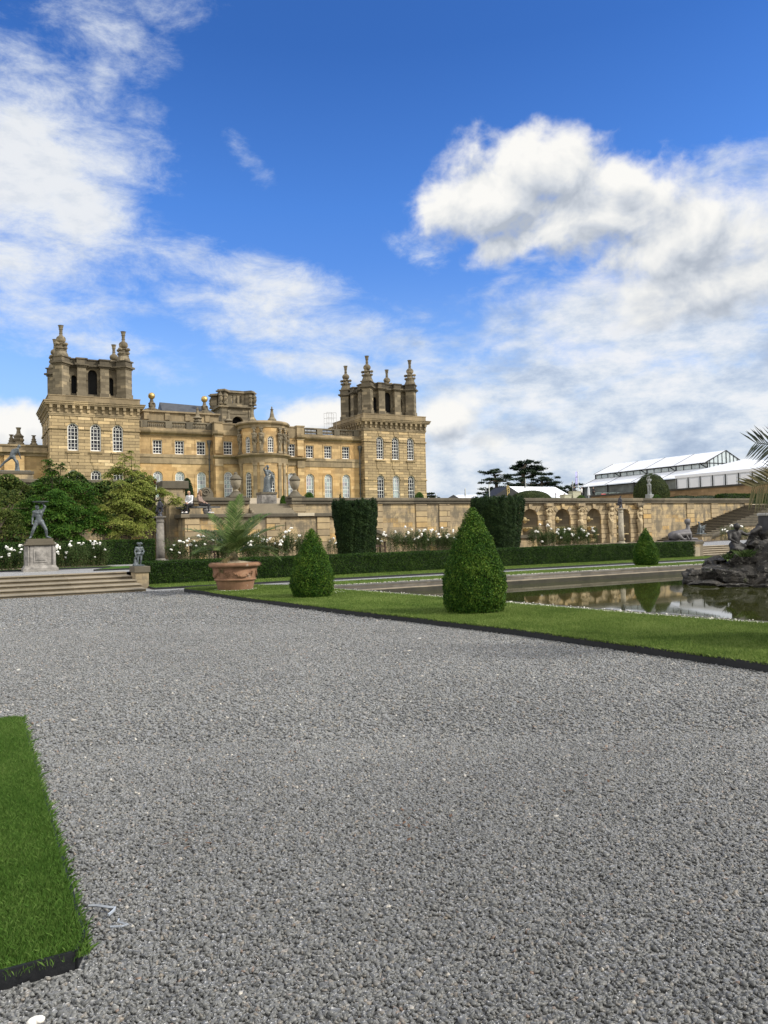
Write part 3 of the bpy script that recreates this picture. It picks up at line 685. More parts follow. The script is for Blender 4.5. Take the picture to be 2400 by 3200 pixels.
M_ltrim = ashlar('lantern_trim_stone', [(0, (.075, .064, .048)), (.6, (.115, .098, .07)), (1, (.17, .142, .1))], 1.2, .8, .01, grime=.6, grime_col=(.05, .045, .036), joint=.4, lichen=.25)
palace = thing('palace', 'great ochre stone palace with two corner towers and a round central bow', 'palace', (CX, 100, GZ))
TW = 10.5                                                        # tower width
def tower(xl, glass_low, lab):
    x0, x1, y0, y1 = xl, xl + TW, 100.0, 100 + TW; xc = xl + TW / 2
    f = front(xc, y0); fl = leftside(x0, y0 + TW / 2)
    up = [(u, 1.25, 12.62, 16.0, True) for u in (-2.62, 0, 2.62)]
    low = [(u, 1.22, 6.35, 10.28, True) for u in (-2.62, 0, 2.62)]
    mb = MB()
    for ff in (f, fl): wall_face(mb, ff, -TW / 2, TW / 2, GZ - .6, 17.3, up + low, .35)
    mb.add([(x1, y0, GZ), (x1, y1, GZ), (x1, y1, 17.3), (x1, y0, 17.3), (x0, y1, GZ), (x0, y1, 17.3)], [(0, 1, 2, 3), (1, 4, 5, 2)])
    for ff in (f, fl):                                            # aprons, sills, keystones, drip bands
        for u in (-2.62, 0, 2.62):
            mb.box(u - .64, u + .64, .002, .07, 11.2, 12.32, ff)
            mb.prism([(u - .28, 10.36), (u + .28, 10.36), (u + .40, 11.195), (u - .40, 11.195)], lambda p, q, a, ff=ff: ff(p, a, q), .002, .06)
            mb.prism([(u - .22, 16.06), (u + .22, 16.06), (u + .34, 16.8), (u - .34, 16.8)], lambda p, q, a, ff=ff: ff(p, a, q), .002, .07)
    for ff in (f, fl):
        for u in (-2.62, 0, 2.62): mb.box(u - .78, u + .78, .003, .2, 12.33, 12.55, ff)
        edges = [-TW / 2 - .1, -3.3, -1.95, -.67, .67, 1.95, 3.3, TW / 2 + .1]
        for a, b_ in zip(edges[::2], edges[1::2]):
            mb.box(a, b_, .003, .12, 15.2, 15.42, ff); mb.box(a, b_, .003, .10, 9.5, 9.7, ff)
    tw = mb.build('tower', M_rust, palace, label=lab)
    mb = MB()
    frame_box(mb, x0, x1, y0, y1, [(.08, 16.85, 17.05), (.13, 17.05, 17.25), (.04, 17.25, 17.9), (.14, 17.9, 18.12), (.52, 18.12, 18.3), (.62, 18.3, 18.52), (.70, 18.52, 18.62), (.10, 18.62, 19.25), (.16, 19.25, 19.36)])
    n = 13
    for i in range(n):
        u = -TW / 2 + .15 + (TW - .3) * i / (n - 1)
        for ff in (f, fl): mb.box(u - .17, u + .17, .04, .46, 17.72, 18.118, ff); mb.box(u - .14, u + .14, .04, .28, 17.3, 17.72, ff)
        for k in (.33, .66):
            if i < n - 1:
                uu = u + (TW - .3) / (n - 1) * k
                for ff in (f, fl): mb.box(uu - .05, uu + .05, .14, .24, 17.92, 18.08, ff)
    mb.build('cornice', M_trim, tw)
    # open lantern
    yc = y0 + TW / 2; H0, H1 = 19.36, 23.25; q = 3.3
    mb = MB()
    Tq = (yc - y0) - 3.05
    for ang in range(4):
        ca, sa = round(math.cos(ang * PI / 2)), round(math.sin(ang * PI / 2))
        def ff(u, o, z, ca=ca, sa=sa):
            X, Y = u, -(3.15 + o); return (xc + X * ca - Y * sa, yc + X * sa + Y * ca, z)
        wall_face(mb, ff, -3.4, 3.4, H0, H1, [(0, 1.1, 20.0, 23.15, True), (-2.2, .62, 20.0, 22.3, True), (2.2, .62, 20.0, 22.3, True)], .3)
        for u in (-1.36, 1.36):
            mb.box(u - .62, u + .62, .002, .8, H0, 20.1, ff); mb.box(u - .52, u + .52, .002, .7, 20.1, H1, ff)
        for u in (0, -2.2, 2.2):
            w = .55 if u == 0 else .31
            for s_ in (-1, 1): mb.box(u + s_ * (w + .02), u + s_ * (w + .2), .002, .12, 21.75 + (0 if u == 0 else -.2), 21.95 + (0 if u == 0 else -.2), ff)
    for sx in (-1, 1):
        for sy in (-1, 1):
            mb.cbox((xc + sx * 3.75, yc + sy * 3.75, H0), (1.5, 1.5, .75), PI / 4); mb.cbox((xc + sx * 3.75, yc + sy * 3.75, H0 + .75), (1.32, 1.32, H1 - H0 - .75), PI / 4)
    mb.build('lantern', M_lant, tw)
    mb = MB()
    for z0, z1, e in ((H1 + .002, H1 + .2, .06), (H1 + .2, H1 + .42, .26), (H1 + .42, 24.25, .02), (24.25, 24.4, .14)):
        mb.box(xc - 3.3 - e, xc + 3.3 + e, yc - 3.3 - e, yc + 3.3 + e, z0, z1)
        for ang in range(4):
            ca, sa = round(math.cos(ang * PI / 2)), round(math.sin(ang * PI / 2))
            for u in (-1.36, 1.36):
                m_ = lambda u_, o, z, ca=ca, sa=sa: (xc + u_ * ca + (3.15 + o) * sa, yc + u_ * sa - (3.15 + o) * ca, z)
                mb.box(u - .56 - e, u + .56 + e, .1, .74 + e, z0 + .001, z1 + (.12 if e < .1 and z1 > 24 else .003), m_)
        for sx in (-1, 1):
            for sy in (-1, 1): mb.cbox((xc + sx * 3.75, yc + sy * 3.75, z0 + .002), (1.38 + 2 * e, 1.38 + 2 * e, z1 - z0 + .004), PI / 4)
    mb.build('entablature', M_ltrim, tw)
    mb = MB(); mb.box(xc - 2.6, xc + 2.6, yc - 2.6, yc + 2.6, H0 + .01, H1 - .01); mb.build('shade_block', M_dark, tw)  # solid black box put in as the shade inside the open lantern
    for sx in (-1, 1):
        for sy in (-1, 1):
            mb = MB(); c = (xc + sx * 3.7, yc + sy * 3.7, 24.4); n0 = len(mb.v)
            mb.lathe([(.74, 0), (.70, .22), (.60, .5), (.54, .62), (.58, .66), (.58, .76), (.42, .80)], 14, c)
            mb.lathe([(.40, .80), (.50, .95), (.40, 1.15), (.36, 1.4), (.50, 1.55), (.42, 1.62)], 12, c)
            for k in range(4):
                a = PI / 4 + k * PI / 2
                for r_, z_, q_ in ((.56, .98, .22), (.60, 1.46, .24)): mb.ball((c[0] + r_ * math.cos(a), c[1] + r_ * math.sin(a), c[2] + z_), (q_, q_, q_ * .9), 8)
            mb.ball((c[0], c[1], c[2] + 2.1), .49, 14)
            mb.lathe([(.22, 2.52), (.16, 2.7), (.16, 2.78), (.21, 2.82), (.16, 2.9), (.17, 3.3), (.23, 3.36), (.19, 3.42), (.27, 3.8), (.31, 3.84), (.24, 3.86)], 12, c)
            mb.v[n0:] = [(c[0] + (x - c[0]) * 1.17, c[1] + (y - c[1]) * 1.17, z) for x, y, z in mb.v[n0:]]
            mb.build('finial', M_lant, tw, smooth=False)
    for ff, dep in ((f, .35), (fl, .35)):
        for h in up: window(ff, h, .3, palace)
        for i, h in enumerate(low): window(ff, h, .3, palace, glass=G_blind if (i == glass_low and ff is f) else G_dark)
    return tw
tower(CX - 26.45, 9, 'left corner tower with open lantern and four urn finials')
tower(CX + 15.95, 1, 'right corner tower with open lantern and four urn finials')

# wings between towers and bays
YW, YB = 101.2, 100.0
def wing(s):
    """s = -1 left, +1 right"""
    a, b_ = sorted((s * 15.95, s * 6.3))
    f = front(CX, YW)
    us = [s * u for u in (7.8, 10.65, 13.5)]
    sq = [(u, 1.18, 12.66, 14.44, False) for u in us]; lo_ = [(u, 1.22, 6.5, 10.38, True) for u in us]
    mb = MB(); wall_face(mb, f, a, b_, GZ - .6, 15.25, sq + lo_, .3)
    for u in us:                                                  # architraves
        for x0_, x1_, z0_, z1_ in ((u - .82, u - .6, 12.63, 14.7), (u + .6, u + .82, 12.63, 14.7), (u - .6, u + .6, 14.46, 14.7)): mb.box(x0_, x1_, .002, .05, z0_, z1_, f)
        n = 12
        for i in range(n):
            a0, a1 = PI * i / n, PI * (i + 1) / n; zc = 10.38 - .61
            vs = [f(u + q * math.cos(w_), o, zc + q * math.sin(w_)) for o in (.002, .05) for q, w_ in ((.63, a0), (.95, a0), (.95, a1), (.63, a1))]
            mb.add(vs, [(4, 5, 6, 7), (0, 1, 5, 4), (1, 2, 6, 5), (2, 3, 7, 6), (3, 0, 4, 7)])
        for k in (-1, 1): mb.box(u + k * .63, u + k * .95, .002, .05, 6.2, 9.77, f)
    mb.build('wing_wall', M_wall, palace)
    mb = MB()
    mb.box(a, b_, .002, .14, 12.2, 12.62, f); mb.box(a, b_, .002, .09, 11.4, 11.72, f); mb.box(a, b_, .002, .05, 11.72, 12.195, f)
    ring_band(mb, f, [(.05, 15.05), (.12, 15.2), (.5, 15.3), (.62, 15.42), (.7, 15.6), (0, 15.66)], a, b_)
    mb.box(a, b_, -.6, .2, 15.66, 16.02, f)
    mb.build('wing_cornice', M_trim, palace)
    mb = MB()
    piers = [s * u for u in (6.6, 9.35, 12.05, 15.2)]; 
    mb.box(a, b_, -.25, .22, 16.78, 16.95, f)
    for u in piers: mb.box(u - .42, u + .42, -.2, .24, 16.02, 16.78, f)
    ps = sorted(piers)
    for u0, u1 in zip(ps, ps[1:]):
        n = 9
        for i in range(n):
            u = u0 + .42 + (u1 - u0 - .84) * (i + .5) / n
            X, Y, _ = f(u, 0, 0)
            mb.lathe([(.10, 16.02), (.10, 16.08), (.05, 16.12), (.11, 16.28), (.12, 16.36), (.05, 16.6), (.05, 16.66), (.10, 16.7), (.10, 16.78)], 8, (X, Y, 0))
    mb.build('balustrade', M_cope, palace)
    for h in sq: window(f, h, .22, palace, 3, 4, fr=.09)
    for h in lo_: window(f, h, .22, palace, 3, 6, glass=G_blind)
    # downpipe with hopper
    X = CX + s * (6.75 if s < 0 else 15.7)
    mb = MB(); mb.tube([(X, YW - .14, GZ), (X, YW - .14, 13.6)], .1, 8); mb.lathe([(.12, 13.5), (.16, 13.9), (.32, 14.3), (.34, 14.6), (.2, 14.62)], 8, (X, YW - .2, 0))
    for z in (7.6, 9.0, 10.4, 12): mb.box(X - .15, X + .15, YW - .26, YW - .02, z, z + .12)
    mb.build('downpipe', plain('lead_pipe', (.10, .10, .09), .7), palace)
    # projecting bay with pilasters
    a, b_ = sorted((s * 6.3, s * 3.0)); f = front(CX, YB)
    sqb = [(s * 4.5, 1.2, 12.66, 14.44, False)]; lob = [(s * 4.5, 1.22, 6.5, 10.38, True)]
    mb = MB(); wall_face(mb, f, a, b_, GZ - .6, 15.25, sqb + lob, .3)
    mb.box(s * 6.298, s * 6.29, -1.2, 0, GZ, 15.25, f)
    u = s * 4.5
    for x0_, x1_, z0_, z1_ in ((u - .82, u - .62, 12.63, 14.7), (u + .62, u + .82, 12.63, 14.7), (u - .62, u + .62, 14.46, 14.7)): mb.box(x0_, x1_, .002, .05, z0_, z1_, f)
    mb.box(s * 5.35, s * 6.3, .002, .28, 12.75, 14.98, f); mb.box(s * 5.35, s * 6.3, .002, .3, GZ, 11.1, f)
    mb.build('bay_wall', M_wall, palace)
    mb = MB()
    mb.box(s * 5.28, s * 6.38, .002, .4, 11.1, 11.4, f); mb.box(a, b_, .002, .16, 11.4, 12.05, f); mb.box(s * 5.3, s * 6.36, .16, .36, 11.4, 12.05, f)
    ring_band(mb, f, [(.16, 12.05), (.35, 12.2), (.62, 12.3), (.7, 12.5), (0, 12.58)], min(s * 6.6, s * 3), max(s * 6.6, s * 3))
    mb.build('bay_cornice', M_trim, palace); mb = MB()
    mb.box(s * 5.25, s * 6.4, .002, .34, 14.98, 15.12, f)
    ring_band(mb, f, [(.05, 15.12), (.4, 15.25), (.55, 15.4), (.6, 15.6), (0, 15.66)], min(s * 6.6, s * 5.2), max(s * 6.6, s * 5.2))
    mb.box(s * 5.3, s * 6.38, -.8, .3, 15.66, 16.84, f); mb.box(s * 5.2, s * 6.48, -.9, .4, 16.84, 17.0, f)
    mb.box(s * 3, s * 5.3, -.8, .1, 15.25, 16.7, f); mb.box(s * 3, s * 5.3, -.85, .2, 16.7, 16.86, f)
    mb.build('bay_parapet', M_trim, palace)
    for h in sqb: window(f, h, .22, palace, 3, 4, fr=.09)
    for h in lob: window(f, h, .22, palace, 3, 6, glass=G_blind)
for s in (-1, 1): wing(s)

# the round bow
BX, BY, BR = CX, 98.9, 3.2
fd = drum(BX, BY, BR); f_in = drum(BX, BY, BR)
ang = [R(a) * BR for a in (-58, 0, 58)]
hi_ = [(u, .86, 12.66, 14.82, True) for u in ang]; lo_ = [(u, 1.05, 6.58, 10.15, True) for u in ang]
mb = MB(); wall_face(mb, fd, -R(98) * BR, R(98) * BR, GZ - .6, 16.0, hi_ + lo_, .3, step=.25)
bow = mb.build('bow', M_wall, palace)
mb = MB()
A0, A1 = -PI / 2 - R(98), -PI / 2 + R(98)
mb.lathe([(BR, 15.95), (BR + .12, 16.0), (BR + .16, 16.35), (BR + .42, 16.45), (BR + .5, 16.62), (BR + .42, 16.7), (BR + .3, 16.84), (BR - .2, 16.9), (BR - .6, 16.9)], 48, (BX, BY, 0))
mb.lathe([(BR, 11.28), (BR + .1, 11.3), (BR + .14, 12.0), (BR + .3, 12.15), (BR + .55, 12.28), (BR + .62, 12.45), (BR + .1, 12.58), (BR, 12.6)], 48, (BX, BY, 0), A0, A1)
for a in (-80, -38, -22, 22, 38, 80):                              # paired pilasters below
    u = R(a) * BR; mb.box(u - .24, u + .24, .0, .16, GZ, 10.95, fd); mb.box(u - .3, u + .3, 0, .24, 10.95, 11.29, fd)
mb.build('bow_cornice', M_trim, bow)
for a in (-82, -38, -22, 22, 38, 82):                              # herm figures above
    u = R(a) * BR; mb = MB()
    g = lambda u_, o, z: Vector(fd(u + u_, o, z))
    mb.prism([(-.17, 12.85), (.17, 12.85), (.28, 14.3), (-.28, 14.3)], lambda p, q, o: g(p, o, q), .02, .26)
    mb.box(-.34, .34, 0, .34, 12.6, 12.86, g)
    mb.ball(g(0, .22, 14.55), (.36, .3, .42), 10); mb.ball(g(0, .25, 15.05), (.33, .26, .26), 10); mb.ball(g(0, .28, 15.48), (.19, .2, .24), 10)
    mb.ball(g(.22, .22, 14.1), (.16, .14, .35), 8); mb.ball(g(-.15, .26, 14.0), (.16, .14, .3), 8)
    mb.caps(g(.3, .2, 15.1), g(.22, .4, 14.6), .11, .09, 8); mb.caps(g(-.3, .2, 15.1), g(-.1, .42, 14.7), .11, .09, 8)
    mb.box(-.25, .25, 0, .42, 15.72, 15.95, g)
    mb.build('herm_figure', M_lant, bow)
for h in hi_: window(fd, h, .22, palace, 3, 5, fr=.07)
for h in lo_: window(fd, h, .22, palace, 3, 7, fr=.08)
for a in (-50, 10):
    mb = MB(); c = (BX + 2.6 * math.sin(R(a)), BY - 2.6 * math.cos(R(a)), 16.9)
    mb.lathe([(.62, 0), (.6, .16), (.34, .5), (.2, 1.2), (.17, 1.5), (.24, 1.52), (.22, 1.6), (.08, 1.62), (.10, 1.85), (.03, 1.95)], 8, c)
    mb.build('pinnacle', M_lant, bow)

# attic and slate roof behind the left wing, gilded balls
mb = MB(); mb.box(20.8, 31.2, 107, 112, 15, 19.0); mb.box(20.6, 31.4, 106.7, 112.2, 19.0, 19.22)
for x in (21.2, 24.0, 26.8, 29.6): mb.box(x - .35, x + .35, 106.85, 107, 18.0, 19.0)
attic = mb.build('attic', M_trim, palace)
mb = MB(); mb.add([(23.4, 107.2, 19.23), (30.9, 107.2, 19.23), (29.6, 109, 20.55), (23.4, 109, 20.75), (23.4, 111, 19.23), (30.9, 111, 19.23)], [(0, 1, 2, 3), (3, 2, 5, 4), (0, 3, 4), (1, 5, 2)])
mb.build('roof', M_roof, palace)
for x, zb in ((22.0, 19.22), (29.32, 19.22)):
    mb = MB(); c = (x, 107.4, zb)
    mb.lathe([(.75, 0), (.75, .25), (.4, .4), (.3, .9), (.5, 1.0), (.28, 1.2), (.2, 1.6)], 10, c); mb.box(x - .95, x + .95, 106.9, 107.9, zb + .001, zb + .2)
    for k in range(3): mb.ball((x + .3 * math.cos(k * 2.1), 107.4 + .3 * math.sin(k * 2.1), zb + .75), (.25, .25, .45), 8)
    o = mb.build('ball_pedestal', M_lant, palace)
    MB().ball((x, 107.4, zb + 2.05), .47, 20).build('gilded_ball', M_gold, o, smooth=True)
mb = MB(); mb.lathe([(.62, 16.9), (.5, 17.3), (.6, 17.5), (.4, 17.7), (.66, 17.9), (.3, 18.2), (.16, 19.0), (.14, 19.1), (.2, 19.15), (.05, 19.4)], 8, (CX - 7.6, 103.5, 0)); mb.box(CX - 8.5, CX - 6.7, 102.9, 104.1, 16, 16.9); mb.build('pinnacle', M_lant, palace)
mb = MB(); mb.lathe([(.62, 16.9), (.5, 17.3), (.6, 17.5), (.4, 17.7), (.66, 17.9), (.3, 18.2), (.16, 19.0), (.14, 19.1), (.2, 19.15), (.05, 19.4)], 8, (CX - 3.0, 104.5, 0)); mb.box(CX - 3.8, CX - 2.2, 103.9, 105.1, 15, 16.9); mb.build('pinnacle', M_lant, palace)

# middle belfry tower
bx0, bx1, by0, by1 = 33.0, 37.9, 111.5, 116.4; bxc, byc = (bx0 + bx1) / 2, (by0 + by1) / 2
f = front(bxc, by0); fl = leftside(bx0, byc)
mb = MB()
for ff in (f, fl):
    wall_face(mb, ff, -2.45, 2.45, 15, 20.9, [(0, 1.7, 16, 19.75, True)], .8)
    for u in (-2.1, 2.1): mb.box(u - .4, u + .4, .002, .12, 15, 20.9, ff)
    mb.box(-1.3, 1.3, .002, .1, 20.1, 20.2, ff)
mb.add([(bx1, by0, 15), (bx1, by1, 15), (bx1, by1, 20.9), (bx1, by0, 20.9), (bx0, by1, 15), (bx0, by1, 20.9)], [(0, 1, 2, 3), (1, 4, 5, 2)])
bel = mb.build('belfry', M_lant, palace)
mb = MB(); frame_box(mb, bx0, bx1, by0, by1, [(.1, 20.9, 21.05), (.4, 21.05, 21.22), (.1, 21.22, 21.5)]); mb.build('belfry_cornice', M_lant, bel)
mb = MB(); mb.box(bx0 + 1.2, bx1 - 1.2, by0 + 1.2, by1 - 1.2, 15.5, 20.8); mb.build('shade_block', M_dark, bel)  # black filler block, painted dark of the belfry openings
mb = MB()
H0, H1 = 21.5, 23.3
for ang_ in range(4):
    ca, sa = round(math.cos(ang_ * PI / 2)), round(math.sin(ang_ * PI / 2))
    ff = lambda u, o, z, ca=ca, sa=sa: (bxc + u * ca + (1.9 + o) * sa, byc + u * sa - (1.9 + o) * ca, z)
    wall_face(mb, ff, -1.9, 1.9, H0, H1, [(-.65, .34, 21.8, 23.0, True), (0, .34, 21.8, 23.0, True), (.65, .34, 21.8, 23.0, True)], .35)
    wall_face(mb, lambda u, o, z: ff(-u, -.35 - o, z), -1.9, 1.9, H0, H1, [(-.65, .34, 21.8, 23.0, True), (0, .34, 21.8, 23.0, True), (.65, .34, 21.8, 23.0, True)], .001)
for sx in (-1, 1):
    for sy in (-1, 1): mb.cbox((bxc + sx * 2.05, byc + sy * 2.05, H0), (1.0, 1.0, H1 - H0 + .02), PI / 4)
mb.build('belfry_lantern', M_lant, bel)
mb = MB()
for z0, z1, e in ((H1 + .03, H1 + .22, .25), (H1 + .22, H1 + .42, .08)):
    for ang_ in range(4):
        ca, sa = round(math.cos(ang_ * PI / 2)), round(math.sin(ang_ * PI / 2))
        mb.box(-1.9, 1.9, -.4, .1 + e, z0, z1, lambda u, o, z, ca=ca, sa=sa: (bxc + u * ca + (1.9 + o) * sa, byc + u * sa - (1.9 + o) * ca, z))
    for sx in (-1, 1):
        for sy in (-1, 1): mb.cbox((bxc + sx * 2.05, byc + sy * 2.05, z0 + .003), (1.1 + 2 * e, 1.1 + 2 * e, z1 - z0 + .004), PI / 4)
mb.build('belfry_entablature', M_lant, bel)
for sx, sy in ((-1, -1), (1, -1), (-1, 1)):
    for d_ in (-.3, .35):
        mb = MB(); mb.lathe([(.3, 0), (.28, .2), (.16, .3), (.3, .7), (.34, .95), (.2, 1.05), (.36, 1.2), (.1, 1.7), (.03, 1.85)], 8, (bxc + sx * 2.3 + d_, byc + sy * 2.6, H0)); mb.build('pinnacle', M_lant, bel)
# body behind everything, roof deck
mb = MB(); mb.box(CX - 16, CX + 16, 102.2, 118, GZ, 15.6); mb.build('main_block', M_trim, palace)
# scaffold cage on the roof beside the right tower
mb = MB()
for x in (47.6, 48.4, 49.2):
    for y in (106, 107): mb.tube([(x, y, 16), (x, y, 20.2)], .02, 4)
for z in (18.6, 19.4, 20.2):
    for y in (106, 107): mb.tube([(47.6, y, z), (49.2, y, z)], .02, 4)
tag(mb.build('scaffold', plain('scaffold_tube', (.42, .40, .36), .4, .6, bump=0)), 'small tubular scaffold cage on the roof beside the right tower', 'scaffold')

# low wing beyond the left tower
low = thing('low_wing', 'low ochre stone wing with a flat parapet beyond the left tower', 'wing building', (0, 103, GZ))
f = front(0, 103)
mb = MB(); wall_face(mb, f, -12, 8.4, GZ - .5, 12.1, [(x, 1.3, 8.0, 10.3, True) for x in (-9, -6, -3, 2.4)], .25); mb.box(-12, 8.4, -6, -.3, GZ, 12.0, f)
mb.box(3.6, 5.8, .002, .4, GZ, 12.1, f)
mb.build('wall', M_wall, low)
mb = MB(); mb.box(-12, 8.4, -5, .2, 12.1, 12.5, f); mb.box(-12, 5.9, -5, .75, 12.5, 12.75, f); mb.box(5.9, 8.4, -5, .5, 12.5, 12.72, f); mb.box(-12, 8.4, -5, .1, 12.75, 13.3, f); mb.box(-12, 8.4, -5.1, .25, 13.3, 13.5, f)
mb.build('parapet', M_trim, low)
for x, k in ((5.25, 1), (4.45, .62), (6.95, .62), (-1, 1)):
    mb = MB()
    if k == 1: mb.lathe([(.7, 0), (.62, .3), (.5, .4), (.66, .7), (.5, .9), (.62, 1.15), (.4, 1.3), (.25, 1.5), (.2, 1.9), (.3, 2.15), (.32, 2.2)], 10, (x, 104, 13.5))
    else: mb.lathe([(.5, 0), (.42, .25), (.28, .4), (.34, .55), (.22, .7), (.28, .8), (.16, .95), (.2, 1.05), (.12, 1.1), (.3, 1.3), (.05, 1.32)], 8, (x, 104, 13.5))
    mb.build('finial', M_lant, low)
# ---------------------------------------------------------------- terraces and garden stonework
TZ = .5                                                         # level of the rose walk behind the hedge
m, t, b = material('bed_soil'); M_soil = m
t.put(b.inputs['Base Color'], t.ramp(t.noise(t.coord(), 14, 5, .6), [(.3, (.07, .05, .03)), (.7, (.17, .13, .085))])); b.inputs['Roughness'].default_value = 1
sheet('gravel_walk', [(-40, 27.6), (33.2, 27.6), (33.2, 29.25), (70, 29.25), (70, 43.6), (-40, 43.6)], TZ, M_gravel)
mb = MB(); mb.box(5.1, 33.2, 27.3, 27.62, -.1, TZ + .02)
tag(mb.build('retaining_wall', M_step), 'low stone bank wall hidden behind the long clipped hedge', 'wall')
sheet('upper_terrace', [(-60, 43.5), (140, 43.5), (140, 90), (-60, 90)], lambda x, y: 3.35 + (y - 43.5) / 46.5 * 3.0, plain('terrace_gravel', (.34, .28, .19), .95, var=.25, scale=2))
sheet('park_lawn', [(-400, 90), (500, 90), (500, 700), (-400, 700)], lambda x, y: 6.35, M_field)

# steps: four risers and a kerb, both ends of the hedge
M_riser = ashlar('step_riser_stone', [(0, (.135, .112, .076)), (1, (.20, .165, .115))], 2.1, 5, .012, grime=.6, grime_col=(.055, .045, .03), joint=.7, gscale=1.5, lichen=.7)
M_flight = plain('dark_flight_stone', (.06, .052, .038), .95, var=.4, scale=3)
def steps(x0, x1, label):
    th = thing('stone_steps', label, 'steps', ((x0 + x1) / 2, 24.3, 0))
    ys = [24.25, 24.92, 25.7, 26.5, 27.55] if x0 < 0 else [27.75, 28.1, 28.45, 28.8, 29.15]
    for i, y in enumerate(ys):
        mb = MB(); z = .1 * (i + 1); y2 = ys[i + 1] + .04 if i < 4 else y + .5
        mb.box(x0, x1, y + .04, y2, z - .1 - (.2 if i == 0 else 0), z - .032); mb.build('riser', M_riser, th); mb = MB(); mb.box(x0 - .0, x1, y, y2 - .002, z - .03, z + .004)
        mb.build('tread', M_step, th, bevel=.010)
steps(-14, 4.72, 'five wide lichened stone steps behind the gravel at the left')
steps(33.5, 52, 'wide stone steps beyond the right end of the hedge, partly behind the rockwork')
mb = MB(); mb.box(4.72, 5.12, 24.1, 24.9, -.1, .02); mb.box(33.1, 33.5, 24.1, 24.9, -.1, .02)

def pier(name, x, y, w, d, z0, z1, label, cap=.1, mat=None):
    th = thing(name, label, 'pier', (x, y, z0))
    mb = MB(); mb.cbox((x, y, z0), (w, d, z1 - z0 - cap)); mb.build('shaft', mat or M_gwall, th)
    mb = MB(); mb.cbox((x, y, z1 - cap), (w + .09, d + .09, cap)); mb.build('cap', M_cope, th, bevel=.015)
    return th
pier('stone_pier', 4.92, 26.3, .42, .8, 0, .72, 'low square stone pier under the lead cherub at the end of the steps', .2)
pier('stone_pier', 33.1, 28.2, 1.7, 1.0, 0, .80, 'stone pier under the reclining sphinx at the right end of the hedge', .12)

# main terrace wall with niches, seen over the roses
WY = 43.0; CT = 3.88
f = front(0, WY)
NC = [34.9 + 3.0 * k for k in (0, 1, 2, 3)]
fw_ = thing('fountain_wall', 'long stone terrace wall with arched fountain niches and carved herm figures', 'terrace wall', (34.9, WY, TZ))
niches = [(x, 1.46, TZ + .02, 3.12, True) for x in NC]
mb = MB(); wall_face(mb, f, 32.6, 45.6, TZ - .3, 3.5, niches, .12); mb.box(32.6, 45.6, -1.4, -1.2, 0, 3.5, f)
mb.build('arcade', M_grust, fw_)
M_niche = ashlar('niche_stone', [(0, (.18, .15, .105)), (1, (.27, .225, .15))], 3, .5, .004, grime=.8, grime_col=(.1, .095, .08), joint=.2, gscale=.9)
M_shell = plain('shell_stone', (.42, .33, .17), .9, var=.4, scale=5, bump=.6, bscale=14)
for x in NC:
    mb = MB(); r = .73; zs = 3.12 - r; n = 14
    cols = [(x - r * math.cos(PI * i / n), -.115 - r * .95 * math.sin(PI * i / n)) for i in range(n + 1)]
    for (ua, oa), (ub, ob) in zip(cols, cols[1:]): mb.add([f(ua, oa, TZ - .2), f(ub, ob, TZ - .2), f(ub, ob, zs), f(ua, oa, zs)], [(0, 1, 2, 3)])
    for i in range(n):
        for j in range(6):
            P = []
            for ii, jj in ((i, j), (i + 1, j), (i + 1, j + 1), (i, j + 1)):
                a, e = PI * ii / n, PI / 2 * jj / 6
                P.append(f(x - r * math.cos(a) * math.cos(e), -.115 - r * .95 * math.sin(a) * math.cos(e), zs + r * math.sin(e)))
            mb.add(P, [(0, 1, 2, 3)])
    mb.build('niche', M_niche, fw_, smooth=True)
    if x > 33:
        fo = None
        mb = MB()
        for zz, rr, oo in ((2.32, .26, .1), (1.75, .42, .2), (1.15, .62, .3)):
            c = f(x - .15, -.45 + oo * .5, zz)
            mb.lathe([(.06, -.22), (rr * .5, -.12), (rr, .02), (rr * .96, .05), (rr * .5, -.02), (0, -.05)], 14, c)
            for k in range(7):
                a = -PI * k / 6; mb.ball((c[0] + rr * math.cos(a), c[1] + rr * math.sin(a), c[2]), (.07, .07, .06), 6)
        mb.ball(f(x - .15, -.5, 2.4), (.2, .18, .16), 8); mb.ball(f(x, -.4, .75), (.5, .3, .2), 8); mb.ball(f(x - .3, -.5, .9), (.25, .25, .3), 8)
        mb.build('shell_fountain', M_shell, fw_)
# keystones, voussoir joints, pier strips
mb = MB()
for x in NC:
    for k in (-2, -1, 0, 1, 2):
        a = PI / 2 + k * .38
        w0, w1 = .10, .16
        c0 = Vector((x, 3.12 - .73)); d_ = Vector((math.cos(a), math.sin(a))); q = Vector((-d_.y, d_.x))
        r1 = 1.10 if k else 1.18
        pr = .05 if k else .10
        pts = [c0 + d_ * .735 - q * w0 * -1, c0 + d_ * .735 + q * -w0, c0 + d_ * r1 - q * w1, c0 + d_ * r1 + q * w1]
        pts = [(p.x, min(p.y, 3.48)) for p in pts]
        if k in (-2, 2, 0): mb.prism([pts[1], pts[2], pts[3], pts[0]] if True else pts, lambda p, q_, a_: f(p, a_, q_), .002, pr)
mb.build('keystone', M_gwall, fw_)
mb = MB(); mb.box(32.5, 45.75, -.25, .18, 3.5, 3.66, f); mb.box(32.5, 45.8, -.3, .26, 3.66, CT, f)
mb.build('coping', M_cope, fw_, bevel=.03)
M_gfig = plain('carved_wall_stone', (.38, .30, .18), .9, var=.35, scale=3, bump=.4, bscale=16)
